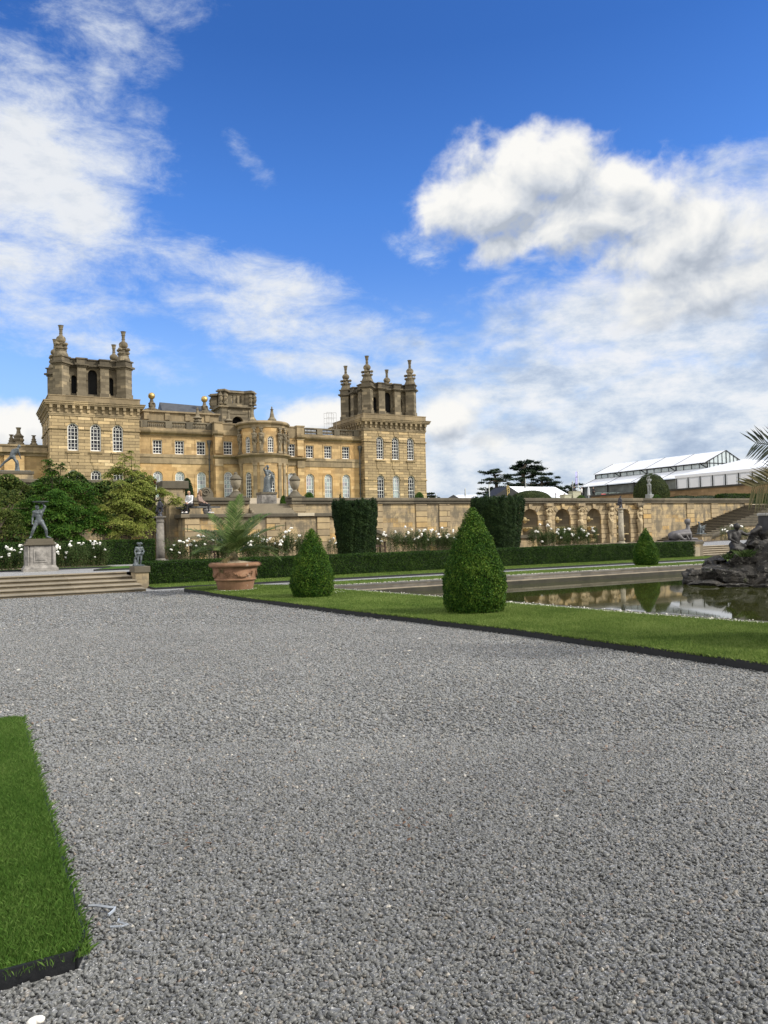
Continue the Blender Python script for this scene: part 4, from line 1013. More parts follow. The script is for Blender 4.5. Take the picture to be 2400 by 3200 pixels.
def wall_herm(x, female):
    g = lambda u, o, z: Vector(f(x + u, o, z)); mb = MB()
    base = MB(); base.box(-.30, .30, .003, .34, TZ, .95, g); base.box(-.22, .22, .003, .24, .95, 1.2, g); base.box(-.26, .26, .003, .32, 3.18, 3.3, g); base.box(-.32, .32, .003, .4, 3.3, 3.498, g)
    base.build('herm_base', M_gwall, fw_)
    mb.tube([g(0, .17, 1.1), g(0, .2, 1.5), g(0, .22, 1.9), g(0, .22, 2.1)], [.13, .17, .21, .22], 10)
    mb.ball(g(0, .22, 2.15), (.25, .18, .22), 12); mb.ball(g(0, .22, 2.45), (.19, .15, .25), 12); mb.ball(g(0, .24, 2.66), (.24, .17, .2), 12)
    for k in range(4): mb.caps(g(-.2 + .05 * k, .32, 2.2 - .03 * k), g(.16 - .03 * k, .3, 1.95 - .16 * k), .05, .04, 6)
    mb.caps(g(-.24, .2, 2.2), g(-.16, .22, 1.35), .09, .04, 8)
    mb.ball(g(0, .27, 2.97), (.125, .135, .16), 12); mb.caps(g(0, .23, 2.7), g(0, .25, 2.9), .08, .07, 8)
    mb.ball(g(0, .24, 3.06), (.15, .14, .1), 10)
    mb.ball(g(0, .41, 2.95), (.025, .03, .04), 6)
    if not female:
        for s in (-1, 1):
            mb.caps(g(s * .22, .22, 2.72), g(s * .33, .34, 2.95), .08, .065, 8); mb.caps(g(s * .33, .34, 2.95), g(s * .06, .38, 3.12), .065, .05, 8)
        for s in (-1, 1): mb.ball(g(s * .09, .36, 2.65), (.1, .05, .08), 8)
    else:
        mb.caps(g(-.22, .22, 2.72), g(-.28, .3, 2.4), .07, .06, 8); mb.caps(g(-.28, .3, 2.4), g(-.02, .36, 2.0), .06, .045, 8)
        mb.caps(g(.2, .22, 2.72), g(.26, .3, 3.0), .07, .06, 8); mb.caps(g(.26, .3, 3.0), g(.06, .3, 3.14), .055, .045, 8)
        for s in (-1, 1): mb.ball(g(s * .09, .38, 2.62), (.08, .07, .08), 8)
    mb.build('herm_figure', M_gfig, fw_, mods=blob_mods(.03))
for i, x in enumerate([34.9 + 1.52 + 3.0 * k for k in (-1, 0, 1, 2, 3)]): wall_herm(x, x > 42)

def plain_wall(x0, x1, z1, label, y=WY, orn=(), loc=None, cope=True):
    th = thing('terrace_wall', label, 'terrace wall', ((x0 + x1) / 2, y, TZ)); f = front(0, y)
    mb = MB(); mb.box(x0, x1, -.8, 0, TZ - .5, z1 - .38, f); mb.build('wall', M_gwall, th)
    for u in orn:                                                 # rusticated strips and sunk panels
        mb = MB(); mb.box(u - .42, u + .42, .002, .07, TZ, z1 - .385, f); mb.build('pilaster', M_grust, th)
    if cope:
        mb = MB(); mb.box(x0 - .05, x1 + .02, -.85, .14, z1 - .375, z1 - .2, f); mb.box(x0 - .08, x1 + .02, -.9, .22, z1 - .2, z1, f); mb.build('coping', M_cope, th, bevel=.03)
    return th
plain_wall(45.85, 59.0, CT, 'ashlar terrace wall with rusticated strips behind the right-hand stairs', orn=(46.4, 51.3, 54.2, 58.4))
plain_wall(20.9, 32.45, CT, 'stained ashlar terrace wall with orange blocks between the two dark yews', orn=(22.6, 25.9, 27.7, 31.6))
plain_wall(16.9, 20.85, CT, 'terrace wall under the right-hand urn, between the statue and the dark yew', orn=(17.35,))
plain_wall(11.05, 14.25, CT, 'terrace wall under the left-hand urn behind the seated couple', orn=(13.55,))
plain_wall(-14, 9.2, 4.9, 'tall ivy-grown garden wall behind the statues at the left', y=44.2)
plain_wall(59.3, 70, 3.4, 'short dark stretch of terrace wall at the head of the right-hand stairs', y=44.6)

# projecting stair landing with the bench on it
ld = thing('stair_landing', 'projecting stone stair landing with ramped parapet in front of the palace', 'terrace', (13.5, 40, TZ))
f = front(0, 40); LZ2 = 2.86
mb = MB(); mb.box(9.75, 18.0, -3, 0, TZ - .3, LZ2 - .2, f); mb.build('wall', M_gwall, ld)
mb = MB(); mb.box(9.55, 18.1, -3, .16, LZ2 - .2, LZ2, f); mb.build('coping', M_cope, ld, bevel=.03)
for u in (10.15, 14.6, 17.6):
    mb = MB(); mb.box(u - .38, u + .38, .003, .07, TZ, LZ2 - .205, f); mb.build('pilaster', M_grust, ld)
mb = MB(); mb.box(15.35, 16.9, .003, .05, 1.1, 2.4, f); mb.box(15.5, 16.75, .05, .055, 1.2, 2.3, f); mb.build('panel', M_gwall, ld)
mb = MB(); mb.prism([(18.02, TZ - .2), (22.6, TZ - .2), (22.6, 1.1), (18.02, LZ2 - .2)], lambda p, q, a: f(p, a, q), -.9, 0); mb.build('ramp_wall', M_gwall, ld)
mb = MB(); mb.prism([(18.12, LZ2 - .2), (22.6, 1.1), (22.6, 1.3), (18.12, LZ2)], lambda p, q, a: f(p, a, q), -.95, .14); mb.build('ramp_coping', M_cope, ld)
mb = MB(); mb.box(22.61, 33, -.9, 0, TZ - .2, 1.1, f); mb.build('dwarf_wall', M_gwall, ld)
mb = MB(); mb.box(22.61, 33, -.95, .14, 1.1, 1.3, f); mb.build('dwarf_coping', M_cope, ld)
mb = MB(); mb.box(16.0, 17.0, -.5, .19, LZ2 - .16, LZ2 + .012, f); mb.build('pale_coping_block', plain('fresh_stone', (.48, .42, .31), .9, var=.1), ld)
# flight up from the landing between the urns
fl_ = thing('stone_stairs', 'short mossy flight of stone steps rising from the landing to the lead statue', 'stairs', (15.5, 43, LZ2))
for i in range(5):
    mb = MB(); mb.box(14.28, 16.88, 42.3 + i * .3, 44.2, LZ2 + i * .14, LZ2 + .14 + i * .14); mb.build('tread', M_step, fl_)
# right-hand stairs
st = thing('stone_stairs', 'long straight flight of dark stone steps climbing to the right along the terrace wall', 'stairs', (52, 41, TZ))
n = 22
for i in range(n):
    mb = MB(); x = 47.4 + (58.4 - 47.4) * i / n; z = TZ + (3.3 - TZ) * (i + 1) / n
    mb.box(x, 61, 39.9, 42.95, TZ - .1 if i == 0 else z - (3.3 - TZ) / n, z - .03); mb.build('riser', M_flight, st); mb = MB(); mb.box(x - .05, 61, 39.88, 42.94, z - .028, z)
    mb.build('tread', M_step, st)
f = front(0, 39.8)
pp = thing('stair_parapet', 'ramped stone parapet in front of the right-hand stairs', 'parapet', (52, 39.6, TZ))
mb = MB(); mb.prism([(49.0, TZ - .1), (62, TZ - .1), (62, 3.2), (58.6, 2.75), (54.9, 1.55), (52.8, 1.55), (49.0, .6)], lambda p, q, a: f(p, a, q), -.02, .4); mb.build('wall', M_gwall, pp)
mb = MB()
cp = [(48.9, .58), (52.8, 1.56), (54.9, 1.56), (58.6, 2.76), (62, 3.2)]
mb.prism(cp + [(x, z + .17) for x, z in reversed(cp)], lambda p, q, a: f(p, a, q), -.08, .5); mb.build('coping', M_cope, pp)
mb = MB(); mb.box(55.2, 56.3, .12, .503, 1.85, 2.1, f)
# brown flank wall of the upper terrace coming towards the viewer on the right
fk = thing('terrace_wall', 'long brown stone flank wall below the white marquees at the right', 'terrace wall', (71.8, 60, 3))
mb = MB(); mb.box(71.9, 72.6, 25, 76, 2.5, 5.8); mb.build('wall', ashlar('flank_wall_stone', [(0, (.19, .13, .07)), (1, (.29, .20, .11))], .9, .3, .008, grime=.35, joint=.3), fk)
mb = MB(); mb.box(71.75, 72.75, 24.9, 76.1, 5.8, 6.0); mb.build('coping', plain('dark_coping', (.04, .036, .03), .9), fk)

# left end pier of the terraces with its scroll
lp = thing('wall_pier', 'tall mossy wall pier with a curved scroll end beside the seated couple', 'wall', (9.9, 42.5, TZ))
mb = MB(); mb.box(9.22, 10.25, 42.2, 43.4, TZ, 4.32); mb.build('wall', M_gwall, lp)
mb = MB(); mb.box(9.1, 10.55, 42.1, 43.5, 4.32, 4.75); mb.build('coping', M_cope, lp, bevel=.04)
mb = MB()
prof = [(10.252, 2.86), (11.3, 2.86), (11.3, 3.35)] + [(11.25 - .85 * math.sin(a), 4.15 - .85 * math.cos(a)) for a in [R(q) for q in range(10, 81, 10)]] + [(10.42, 4.31), (10.252, 4.31)]
mb.prism(prof, lambda p, q, a: (p, a, q), 42.45, 42.95); mb.build('scroll', M_gwall, lp)
mb = MB(); mb.box(9.3, 10.22, 41.3, 42.19, TZ, 3.5); mb.build('low_wall', M_gwall, lp)
mb = MB(); mb.tube([(11.7 + .24 * math.cos(a) * (1 - a / 14), 42.93, 4.18 + .24 * math.sin(a) * (1 - a / 14)) for a in [i * .5 for i in range(20)]], .05, 8)
mb.lathe([(.0, -.12), (.2, -.12), (.2, .12), (0, .12)], 12, (0, 0, 0)); k = len(mb.v) - 48
mb.v[-48:] = [(11.7 + x, 43.1 + z, 4.2 + y) for x, y, z in mb.v[-48:]]
mb.prism([(11.28, 3.89), (12.15, 3.89), (12.15, 4.12), (12.0, 4.38), (11.75, 4.48), (11.5, 4.4), (11.32, 4.15)], lambda p, q, a: (p, a, q), 42.95, 43.25)
tag(mb.build('scroll_stone', M_cope), 'carved stone volute on the parapet to the right of the couple', 'carving')

# urns
def urn(x, y, z, label, k=1.0):
    th = thing('stone_urn', label, 'urn', (x, y, z))
    mb = MB(); mb.box(x - .5 * k, x + .5 * k, y - .45 * k, y + .45 * k, z, z + .1 * k); mb.lathe([(.46 * k, .1 * k), (.4 * k, .16 * k), (.3 * k, .26 * k), (.24 * k, .36 * k)], 14, (x, y, z)); mb.build('plinth', M_cope, th)
    mb = MB(); mb.lathe([(.17 * k, .365 * k), (.17 * k, .42 * k), (.11 * k, .48 * k), (.12 * k, .52 * k), (.2 * k, .58 * k), (.29 * k, .8 * k), (.32 * k, 1.0 * k), (.3 * k, 1.08 * k)], 18, (x, y, z)); mb.build('body', plain('urn_stone', (.24, .205, .145), .9, var=.3, scale=4, bump=.5, bscale=20), th, smooth=True)
    mb = MB(); mb.lathe([(.36 * k, 1.085 * k), (.36 * k, 1.13 * k), (.3 * k, 1.2 * k), (.22 * k, 1.32 * k), (.12 * k, 1.38 * k), (.1 * k, 1.41 * k), (.12 * k, 1.46 * k), (.05 * k, 1.55 * k)], 18, (x, y, z)); mb.build('lid', M_cope, th, smooth=True)
urn(13.55, 43.2, 3.885, 'lidded stone urn on the parapet, nearer the seated couple', .97)
urn(17.2, 43.2, 3.885, 'lidded stone urn on the parapet to the right of the lead statue', .97)
urn(69.6, 46, 4.2, 'lidded stone urn half hidden behind the palm fronds at the right edge', 1.9)

# columns with little bronze figures
M_grey = plain('grey_column_stone', (.16, .145, .125), .85, var=.45, scale=4, bump=.5, bscale=30)
M_pale = plain('pale_column_stone', (.30, .265, .2), .85, var=.35, scale=5, bump=.5, bscale=30)
M_bronze = plain('dark_bronze', (.025, .026, .034), .4, .4, .3, 8, .2)
def column(x, y, h, mat, label, fl):
    th = thing('stone_column', label, 'column', (x, y, TZ))
    r = .165
    mb = MB(); mb.cbox((x, y, TZ), (.5, .5, .12)); mb.lathe([(.24, .12), (.22, .2), (.18, .24)], 16, (x, y, TZ)); mb.build('base', mat, th)
    mb = MB(); mb.lathe([(r * 1.12, .24), (r * 1.1, h * .3), (r * .96, h - .28)], 20, (x, y, TZ)); mb.build('shaft', mat, th, smooth=True)
    mb = MB(); mb.lathe([(r * 1.05, h - .279), (r * 1.12, h - .24), (r * 1.0, h - .2), (r * 1.0, h - .14), (r * 1.25, h - .08), (r * 1.25, h - .06)], 18, (x, y, TZ)); mb.cbox((x, y, TZ + h - .06), (.44, .44, .06)); mb.build('capital', mat, th)
    z = TZ + h
    mb = MB(); mb.lathe([(.13, 0), (.1, .06), (.07, .1)], 10, (x, y, z)); mb.ball((x, y, z + .13), (.09, .09, .07), 8)
    for s in (-1, 1): mb.caps((x + s * .07, y, z + .16), (x + s * .06, y, z + .42), .035, .045, 6)
    mb.caps((x, y, z + .4), (x, y, z + .62), .085, .075, 8); mb.ball((x + .01, y - .02, z + .74), (.05, .055, .065), 8)
    mb.caps((x - .08, y, z + .6), (x - .13, y - .04, z + .42), .03, .025, 6); mb.caps((x + .08, y, z + .6), (x + .14, y - .04, z + .45), .03, .025, 6)
    mb.caps((x - .02, y + .05, z + .6), (x - .14, y + .08, z + .2), .07, .05, 6); mb.caps((x + .16, y, z + .15), (x + .1, y, z + .45), .02, .02, 6)
    tag(mb.build('bronze_figure', M_bronze, None, mods=blob_mods(.02)), fl, 'statue')
column(7.46, 35, 2.12, M_grey, 'dark grey stone column rising behind the hedge near the cherub', 'small dark bronze figure on top of the grey column by the maple')
column(37.55, 37, 2.42, M_pale, 'pale stone column standing in front of the fountain niches', 'small dark bronze figure on top of the pale column before the niches')
# ---------------------------------------------------------------- statues, people, animals
def figure(J, k, o, rz, fem=False):
    """blobs of a body: J maps joint names to points (x right, y back, z up, metres for a 1.75 m person)"""
    ca, sa = math.cos(rz), math.sin(rz)
    T = lambda p: Vector((o[0] + k * (p[0] * ca - p[1] * sa), o[1] + k * (p[0] * sa + p[1] * ca), o[2] + k * p[2]))
    return {n: T(p) for n, p in J.items()}, T
def body(mb, P, k, n=10, w=1.0):
    c = lambda a, b_, r0, r1: mb.caps(P[a], P[b_], r0 * k * w, r1 * k * w, n)
    mid = (P['hipL'] + P['hipR']) / 2; ch = (P['shL'] + P['shR']) / 2
    mb.caps(P['hipL'], P['hipR'], .105 * k * w, .105 * k * w, n); mb.caps(mid, (mid * .45 + ch * .55), .115 * k * w, .12 * k * w, n)
    up = (ch - mid).normalized()
    a = (P['shL'] - P['shR']).normalized()
    mb.caps(ch - up * .17 * k + a * .075 * k, ch - up * .05 * k + a * .09 * k, .105 * k * w, .10 * k * w, n); mb.caps(ch - up * .17 * k - a * .075 * k, ch - up * .05 * k - a * .09 * k, .105 * k * w, .10 * k * w, n)
    c('shL', 'shR', .075, .075)
    for s in 'LR':
        c('hip' + s, 'kn' + s, .092, .06); c('kn' + s, 'an' + s, .062, .040); mb.caps(P['kn' + s] * .68 + P['an' + s] * .32, P['kn' + s] * .55 + P['an' + s] * .45, .060 * k * w, .058 * k * w, n)
        c('an' + s, 'to' + s, .042, .030)
        c('sh' + s, 'el' + s, .058, .043); c('el' + s, 'wr' + s, .043, .029)
        d = (P['wr' + s] - P['el' + s]).normalized(); h = P['wr' + s] + d * .05 * k
        mb.ball(h, .042 * k, 8)
        side = d.cross(Vector((0, 0, 1))); side = side.normalized() if side.length > .1 else a
        for i, fl in enumerate((.085, .10, .095, .075)): mb.caps(h + side * (i - 1.5) * .018 * k + d * .02 * k, h + side * (i - 1.5) * .021 * k + d * fl * k, .011 * k, .008 * k, 5)
        mb.caps(h - side * .03 * k, h - side * .06 * k + d * .045 * k, .012 * k, .010 * k, 5)
    mb.caps(ch, P['head'] - up * .08 * k, .055 * k, .052 * k, n)
def head(mb, P, k, face, upv=Vector((0, 0, 1))):
    c = P['head']; fv = Vector(face).normalized(); sv = fv.cross(upv).normalized(); uv = sv.cross(fv)
    M3 = Matrix((sv, fv, uv)).transposed()
    mb.ball(c, (.075 * k, .095 * k, .115 * k), 14, M3); mb.ball(c + fv * .03 * k - uv * .06 * k, (.055 * k, .062 * k, .065 * k), 10, M3)
    mb.caps(c + fv * .09 * k + uv * .015 * k, c + fv * .112 * k - uv * .02 * k, .012 * k, .016 * k, 6)
    mb.caps(c + fv * .088 * k - uv * .055 * k - sv * .02 * k, c + fv * .088 * k - uv * .055 * k + sv * .02 * k, .011 * k, .011 * k, 6)
    for s in (-1, 1):
        mb.ball(c + sv * s * .078 * k - uv * .005 * k, (.012 * k, .022 * k, .032 * k), 6, M3)
        mb.caps(c + fv * .082 * k + sv * s * .015 * k + uv * .03 * k, c + fv * .075 * k + sv * s * .05 * k + uv * .03 * k, .012 * k, .01 * k, 5)
    return fv, sv, uv
STAND = dict(hipL=(-.10, 0, .90), hipR=(.10, 0, .90), knL=(-.12, -.02, .48), knR=(.12, -.02, .48), anL=(-.12, .02, .08), anR=(.12, .02, .08), toL=(-.14, -.13, .035), toR=(.14, -.13, .035),
             shL=(-.19, 0, 1.42), shR=(.19, 0, 1.42), elL=(-.25, .02, 1.14), elR=(.25, .02, 1.14), wrL=(-.24, -.06, .90), wrR=(.24, -.06, .90), head=(0, -.03, 1.63))
def pose(**kw): d = dict(STAND); d.update(kw); return d

# lead faun with a dish on his raised arm, on a panelled plinth
pl = thing('statue_plinth', 'panelled grey stone plinth spotted with lichen, under the lead man', 'plinth', (2.28, 31.7, TZ))
M_pl = plain('lichened_plinth_stone', (.24, .225, .205), .9, var=.45, scale=5, bump=.5, bscale=30)
px_, py_ = 2.28, 31.7
mb = MB(); mb.cbox((px_, py_, TZ), (1.2, 1.2, .13)); mb.cbox((px_, py_, TZ + .13), (1.14, 1.14, .1), 0, .05); mb.build('base', M_pl, pl)
mb = MB(); mb.cbox((px_, py_, TZ + .23), (.72, .98, .72)); mb.cbox((px_, py_, TZ + .231), (.98, .72, .718))
for s in (-1, 1):
    for q in (-1, 1): mb.cbox((px_ + s * .43, py_ + q * .43, TZ + .232), (.13, .13, .716), PI / 4)
mb.box(px_ - .24, px_ + .24, py_ - .515, py_ - .49, TZ + .34, TZ + .84)
mb.build('die', M_pl, pl)
mb = MB(); mb.box(px_ - .17, px_ + .17, py_ - .535, py_ - .516, TZ + .41, TZ + .77); mb.build('panel', M_pl, pl, bevel=.02)
mb = MB(); mb.cbox((px_, py_, TZ + .95), (1.04, 1.04, .04)); mb.cbox((px_, py_, TZ + .99), (1.14, 1.14, .05)); mb.cbox((px_, py_, TZ + 1.04), (.98, .98, .08)); mb.cbox((px_, py_, TZ + 1.12), (.88, .88, .10)); mb.build('cap', M_cope, pl)
SZ = TZ + 1.22; k = .74
J = pose(hipL=(-.11, .02, .86), hipR=(.09, 0, .87), knL=(-.28, -.08, .47), knR=(.30, -.10, .46), anL=(-.40, .05, .09), anR=(.34, -.02, .09), toL=(-.47, -.06, .035), toR=(.52, -.08, .035),
         shL=(-.23, .02, 1.36), shR=(.16, 0, 1.42), elL=(-.30, .06, 1.06), elR=(.28, -.04, 1.62), wrL=(-.33, -.03, .82), wrR=(.16, -.05, 1.78), head=(-.10, -.06, 1.60))
P, T = figure(J, k, (px_, py_, SZ), 0)
fa = thing('statue', 'lead statue of a striding man balancing a round dish on his raised arm', 'statue', (px_, py_, SZ))
mb = MB(); body(mb, P, k, 12, 1.30); head(mb, P, k * 1.08, (.75, -.6, -.12)); mb.ball(P['head'] + Vector((0, .02, .03)), .09 * k, 10)
for s, q in (('L', -.01), ('R', .01)): mb.ball(T((-.02 + (-.09 if s == 'L' else .08), -.11, 1.30)), (.085 * k, .05 * k, .06 * k), 8)
mb.build('body', M_lead, fa, mods=blob_mods(.016))
mb = MB(); c = T((.06, -.05, 1.80)); mb.lathe([(.04, 0), (.12, .015), (.27, .05), (.29, .075), (.25, .07), (0, .035)], 22, c); mb.build('dish', M_lead, fa, smooth=True)

# lead cherub with a small companion
k = .46; o = (4.92, 26.35, .725)
J = pose(hipL=(-.12, 0, .78), hipR=(.12, 0, .78), knL=(-.14, -.06, .44), knR=(.10, -.06, .44), anL=(-.12, 0, .1), anR=(.08, .02, .1), toL=(-.14, -.16, .05), toR=(.08, -.15, .05),
         shL=(-.22, 0, 1.30), shR=(.22, 0, 1.30), elL=(-.34, -.04, 1.02), elR=(.33, -.06, 1.0), wrL=(-.30, -.14, .74), wrR=(.12, -.20, .92), head=(.02, -.06, 1.55))
P, T = figure(J, k, o, R(10))
mb = MB(); body(mb, P, k, 10, 1.28); P2 = dict(P); head(mb, P2, k * 1.35, (.15, -.9, -.3))
for i in range(9):
    a = i * 2 * PI / 9; mb.ball(P['head'] + Vector((.07 * math.cos(a), .07 * math.sin(a) + .01, .02 + .02 * (i % 2))), .035, 7)
mb.caps(T((-.2, -.1, .9)), T((.2, -.1, .86)), .09 * k, .09 * k, 8)
mb.ball(T((-.30, -.05, .12)), (.09, .08, .06), 8); mb.caps(T((-.32, -.05, .15)), T((-.34, -.05, .48)), .045, .035, 8); mb.ball(T((-.34, -.08, .58)), .04, 8)
mb.cbox((o[0] - .03, o[1], o[2]), (.34, .3, .035))
tag(mb.build('statue', M_lead, mods=blob_mods(.012)), 'small lead cherub with curly hair standing on the stone pier by the steps', 'statue')

# lunging lead warrior on the wall at the far left
pier('statue_plinth', 2.05, 46, 1.9, 1.0, 4.4, 5.43, 'dark coped plinth on the garden wall carrying the lunging lead warrior', .16)
J = pose(hipL=(.0, .04, .86), hipR=(.12, -.04, .86), knL=(-.34, .1, .56), knR=(.30, -.12, .48), anL=(-.68, .15, .16), anR=(.22, -.04, .08), toL=(-.76, .08, .04), toR=(.36, -.14, .035),
         shL=(.10, .1, 1.26), shR=(.34, -.10, 1.32), elL=(-.04, .14, 1.02), elR=(.42, -.02, 1.06), wrL=(.12, .02, .88), wrR=(.50, .08, .86), head=(.42, -.02, 1.50))
P, T = figure(J, .92, (1.95, 46, 5.43), 0)
mb = MB(); body(mb, P, .92, 10, 1.12); head(mb, P, .92, (.9, -.2, -.35)); mb.caps(T((.34, .06, 0)), T((.30, .06, .62)), .13, .09, 8); mb.box(1.05, 2.9, 45.7, 46.3, 5.43, 5.48)
tag(mb.build('statue', M_lead, mods=blob_mods(.022)), 'lunging lead warrior on the wall in front of the left tower', 'statue')

# draped lead woman seen from behind on the landing
pier('statue_plinth', 16.05, 45, .95, .95, 3.5, 4.31, 'square grey stone plinth at the head of the steps, under the draped lead woman', .14, M_pl)
J = pose(elR=(.28, -.10, 1.24), wrR=(.30, -.2, 1.05), elL=(-.30, -.12, 1.50), wrL=(-.12, -.16, 1.70), shL=(-.18, 0, 1.43), head=(.03, -.08, 1.66), hipL=(-.10, .0, .9))
P, T = figure(J, .95, (16.1, 45, 4.31), R(10))
mb = MB(); body(mb, P, .95, 12); head(mb, P, .95, (-.2, -1, -.1)); mb.ball(P['head'] + Vector((.02, .08, .03)), .085, 8)
mb.tube([T((0, 0, 0)), T((0, .01, .2)), T((-.01, 0, .55)), T((0, 0, .85)), T((0, 0, 1.02))], [.27, .24, .2, .2, .15], 14)
for i in range(11):
    a = i * 2 * PI / 11; mb.caps(T((.25 * math.cos(a), .23 * math.sin(a), .02)), T((.14 * math.cos(a + .5), .14 * math.sin(a + .5), .9)), .045, .03, 6)
mb.caps(T((.28, -.12, 1.1)), T((.27, -.1, .45)), .08, .05, 8); mb.caps(T((.36, -.18, 1.0)), T((.38, -.15, .75)), .06, .04, 8)
tag(mb.build('statue', M_lead, mods=blob_mods(.02)), 'draped lead woman with a hand raised to her brow in front of the bow', 'statue')

# slim lead nude in front of the clipped dome
P, T = figure(pose(elL=(-.2, -.12, 1.62), wrL=(.02, -.12, 1.72), shR=(.17, 0, 1.4), elR=(.1, -.2, 1.25), wrR=(-.05, -.2, 1.4), hipL=(-.13, 0, .92), head=(-.02, -.05, 1.62)), 1.12, (62, 57, 5.0), R(-30))
mb = MB(); body(mb, P, 1.12, 10, .95); head(mb, P, 1.12, (-.3, -1, 0)); mb.box(61.7, 62.3, 56.7, 57.3, 4.2, 5.04); mb.caps(T((.1, .1, 0)), T((.06, .08, .7)), .16, .1, 8)
tag(mb.build('statue', plain('pale_lead', (.19, .205, .205), .6, .1), mods=blob_mods(.03)), 'slim pale lead nude in front of the clipped yew dome', 'statue')

# reclining sphinx
M_sph = plain('sphinx_lead', (.105, .098, .10), .6, .15, .3, 6, .3, 40)
o = Vector((33.05, 28.2, .88)); S = .98
T = lambda x, y, z: (o.x + x * S, o.y + y * S, o.z + z * S)
sp = thing('sphinx_statue', 'lead sphinx with a woman\'s head lying on the pier at the end of the hedge', 'statue', o)
mb = MB(); mb.box(o.x - 1.0, o.x + 1.0, o.y - .42, o.y + .42, .803, .885); mb.build('slab', M_sph, sp)
mb = MB()
mb.ball(T(-.62, 0, .26), (.34, .27, .26), 14); mb.caps(T(-.5, 0, .3), T(.1, 0, .38), .23, .22, 14); mb.caps(T(.1, 0, .36), T(.34, 0, .42), .24, .2, 12)
mb.caps(T(.33, 0, .4), T(.40, 0, .72), .19, .09, 12); mb.caps(T(.40, 0, .7), T(.41, 0, .82), .08, .075, 10)
for s in (-1, 1):
    mb.caps(T(-.7, s * .2, .28), T(-.42, s * .26, .12), .17, .10, 10); mb.caps(T(-.42, s * .27, .09), T(-.15, s * .27, .06), .07, .06, 8)
    mb.caps(T(.32, s * .16, .36), T(.36, s * .17, .08), .12, .08, 10); mb.caps(T(.36, s * .17, .07), T(.86, s * .17, .06), .075, .06, 8)
    for q in (-.03, 0, .03): mb.caps(T(.86, s * .17 + q, .05), T(.93, s * .17 + q, .04), .022, .02, 6)
mb.caps(T(-.9, .1, .2), T(-.75, .3, .06), .04, .03, 8); mb.caps(T(-.75, .3, .06), T(-.45, .38, .06), .03, .04, 8)
mb.caps(T(-.55, -.16, .34), T(.25, -.18, .36), .13, .12, 10); mb.caps(T(-.1, -.22, .4), T(.1, -.27, .06), .05, .06, 8)
Pn = {'head': Vector(T(.42, 0, .96))}; head(mb, Pn, 1.3, (1, -.05, 0)); 
mb.ball(T(.36, 0, 1.0), (.17, .15, .17), 10); mb.caps(T(.33, 0, .9), T(.33, 0, .74), .08, .06, 8); mb.ball(T(.42, 0, 1.08), (.13, .12, .07), 8)
mb.build('body', M_sph, sp, mods=blob_mods(.022))

# little griffin on its block at the foot of the stair parapet
pier('stone_pier', 48.5, 39.6, 1.1, .8, TZ, 1.0, 'low stone block at the foot of the right-hand stair parapet', .14)
o = Vector((48.3, 39.6, 1.0)); mb = MB(); T = lambda x, y, z: (o.x + x, o.y + y, o.z + z)
mb.ball(T(.12, 0, .2), (.2, .15, .18), 10); mb.caps(T(.1, 0, .25), T(-.08, 0, .6), .16, .11, 10); mb.caps(T(-.08, 0, .6), T(-.12, 0, .8), .08, .07, 8); mb.ball(T(-.14, 0, .88), (.10, .08, .09), 8); mb.caps(T(-.2, 0, .88), T(-.3, 0, .84), .04, .015, 6)
for s in (-1, 1):
    mb.caps(T(-.1, s * .09, .5), T(-.2, s * .1, .05), .06, .05, 8); mb.caps(T(.15, s * .14, .15), T(-.02, s * .16, .05), .08, .05, 8)
    for i in range(4): mb.caps(T(.02, s * .14, .58 - .05 * i), T(.42 - .04 * i, s * .2, .72 - .12 * i), .04, .02, 6)
for i in range(6): a = i * .45; mb.caps(T(.32 + .1 * math.sin(a), 0, .1 + .09 * i), T(.32 + .1 * math.sin(a + .45), 0, .1 + .09 * (i + 1)), .03, .03, 6)
mb.box(o.x - .35, o.x + .4, o.y - .2, o.y + .2, 1.0, 1.06)
tag(mb.build('griffin_statue', M_lead, mods=blob_mods(.025)), 'little winged lead griffin at the foot of the right-hand stairs', 'statue')

# ---- the couple on the stone bench
bn = thing('stone_bench', 'backless stone bench on the landing with the couple on it', 'bench', (10.6, 40.6, LZ2))
M_bench = plain('bench_stone', (.10, .10, .095), .8, var=.3, scale=8)
mb = MB(); mb.prism([(9.6, 41.15), (10.5, 40.25), (11.75, 40.25), (11.75, 40.75), (10.75, 40.75), (10.0, 41.5)], lambda p, q, a: (p, q, a), LZ2 + .34, LZ2 + .42); mb.build('seat', M_bench, bn, bevel=.015)
for x, y in ((11.1, 40.48), (10.1, 41.1)):
    mb = MB(); mb.lathe([(.16, 0), (.2, .08), (.26, .24), (.2, .338)], 10, (x, y, LZ2)); mb.build('support', plain('bench_support_stone', (.22, .21, .2), .9), bn)
M_skin = plain('skin', (.55, .33, .24), .5, var=.06, bump=0)
def cloth(name, col): return plain(name, col, .85, var=.15, scale=12, bump=.4, bscale=25)
M_blk = cloth('black_cloth', (.012, .012, .014))
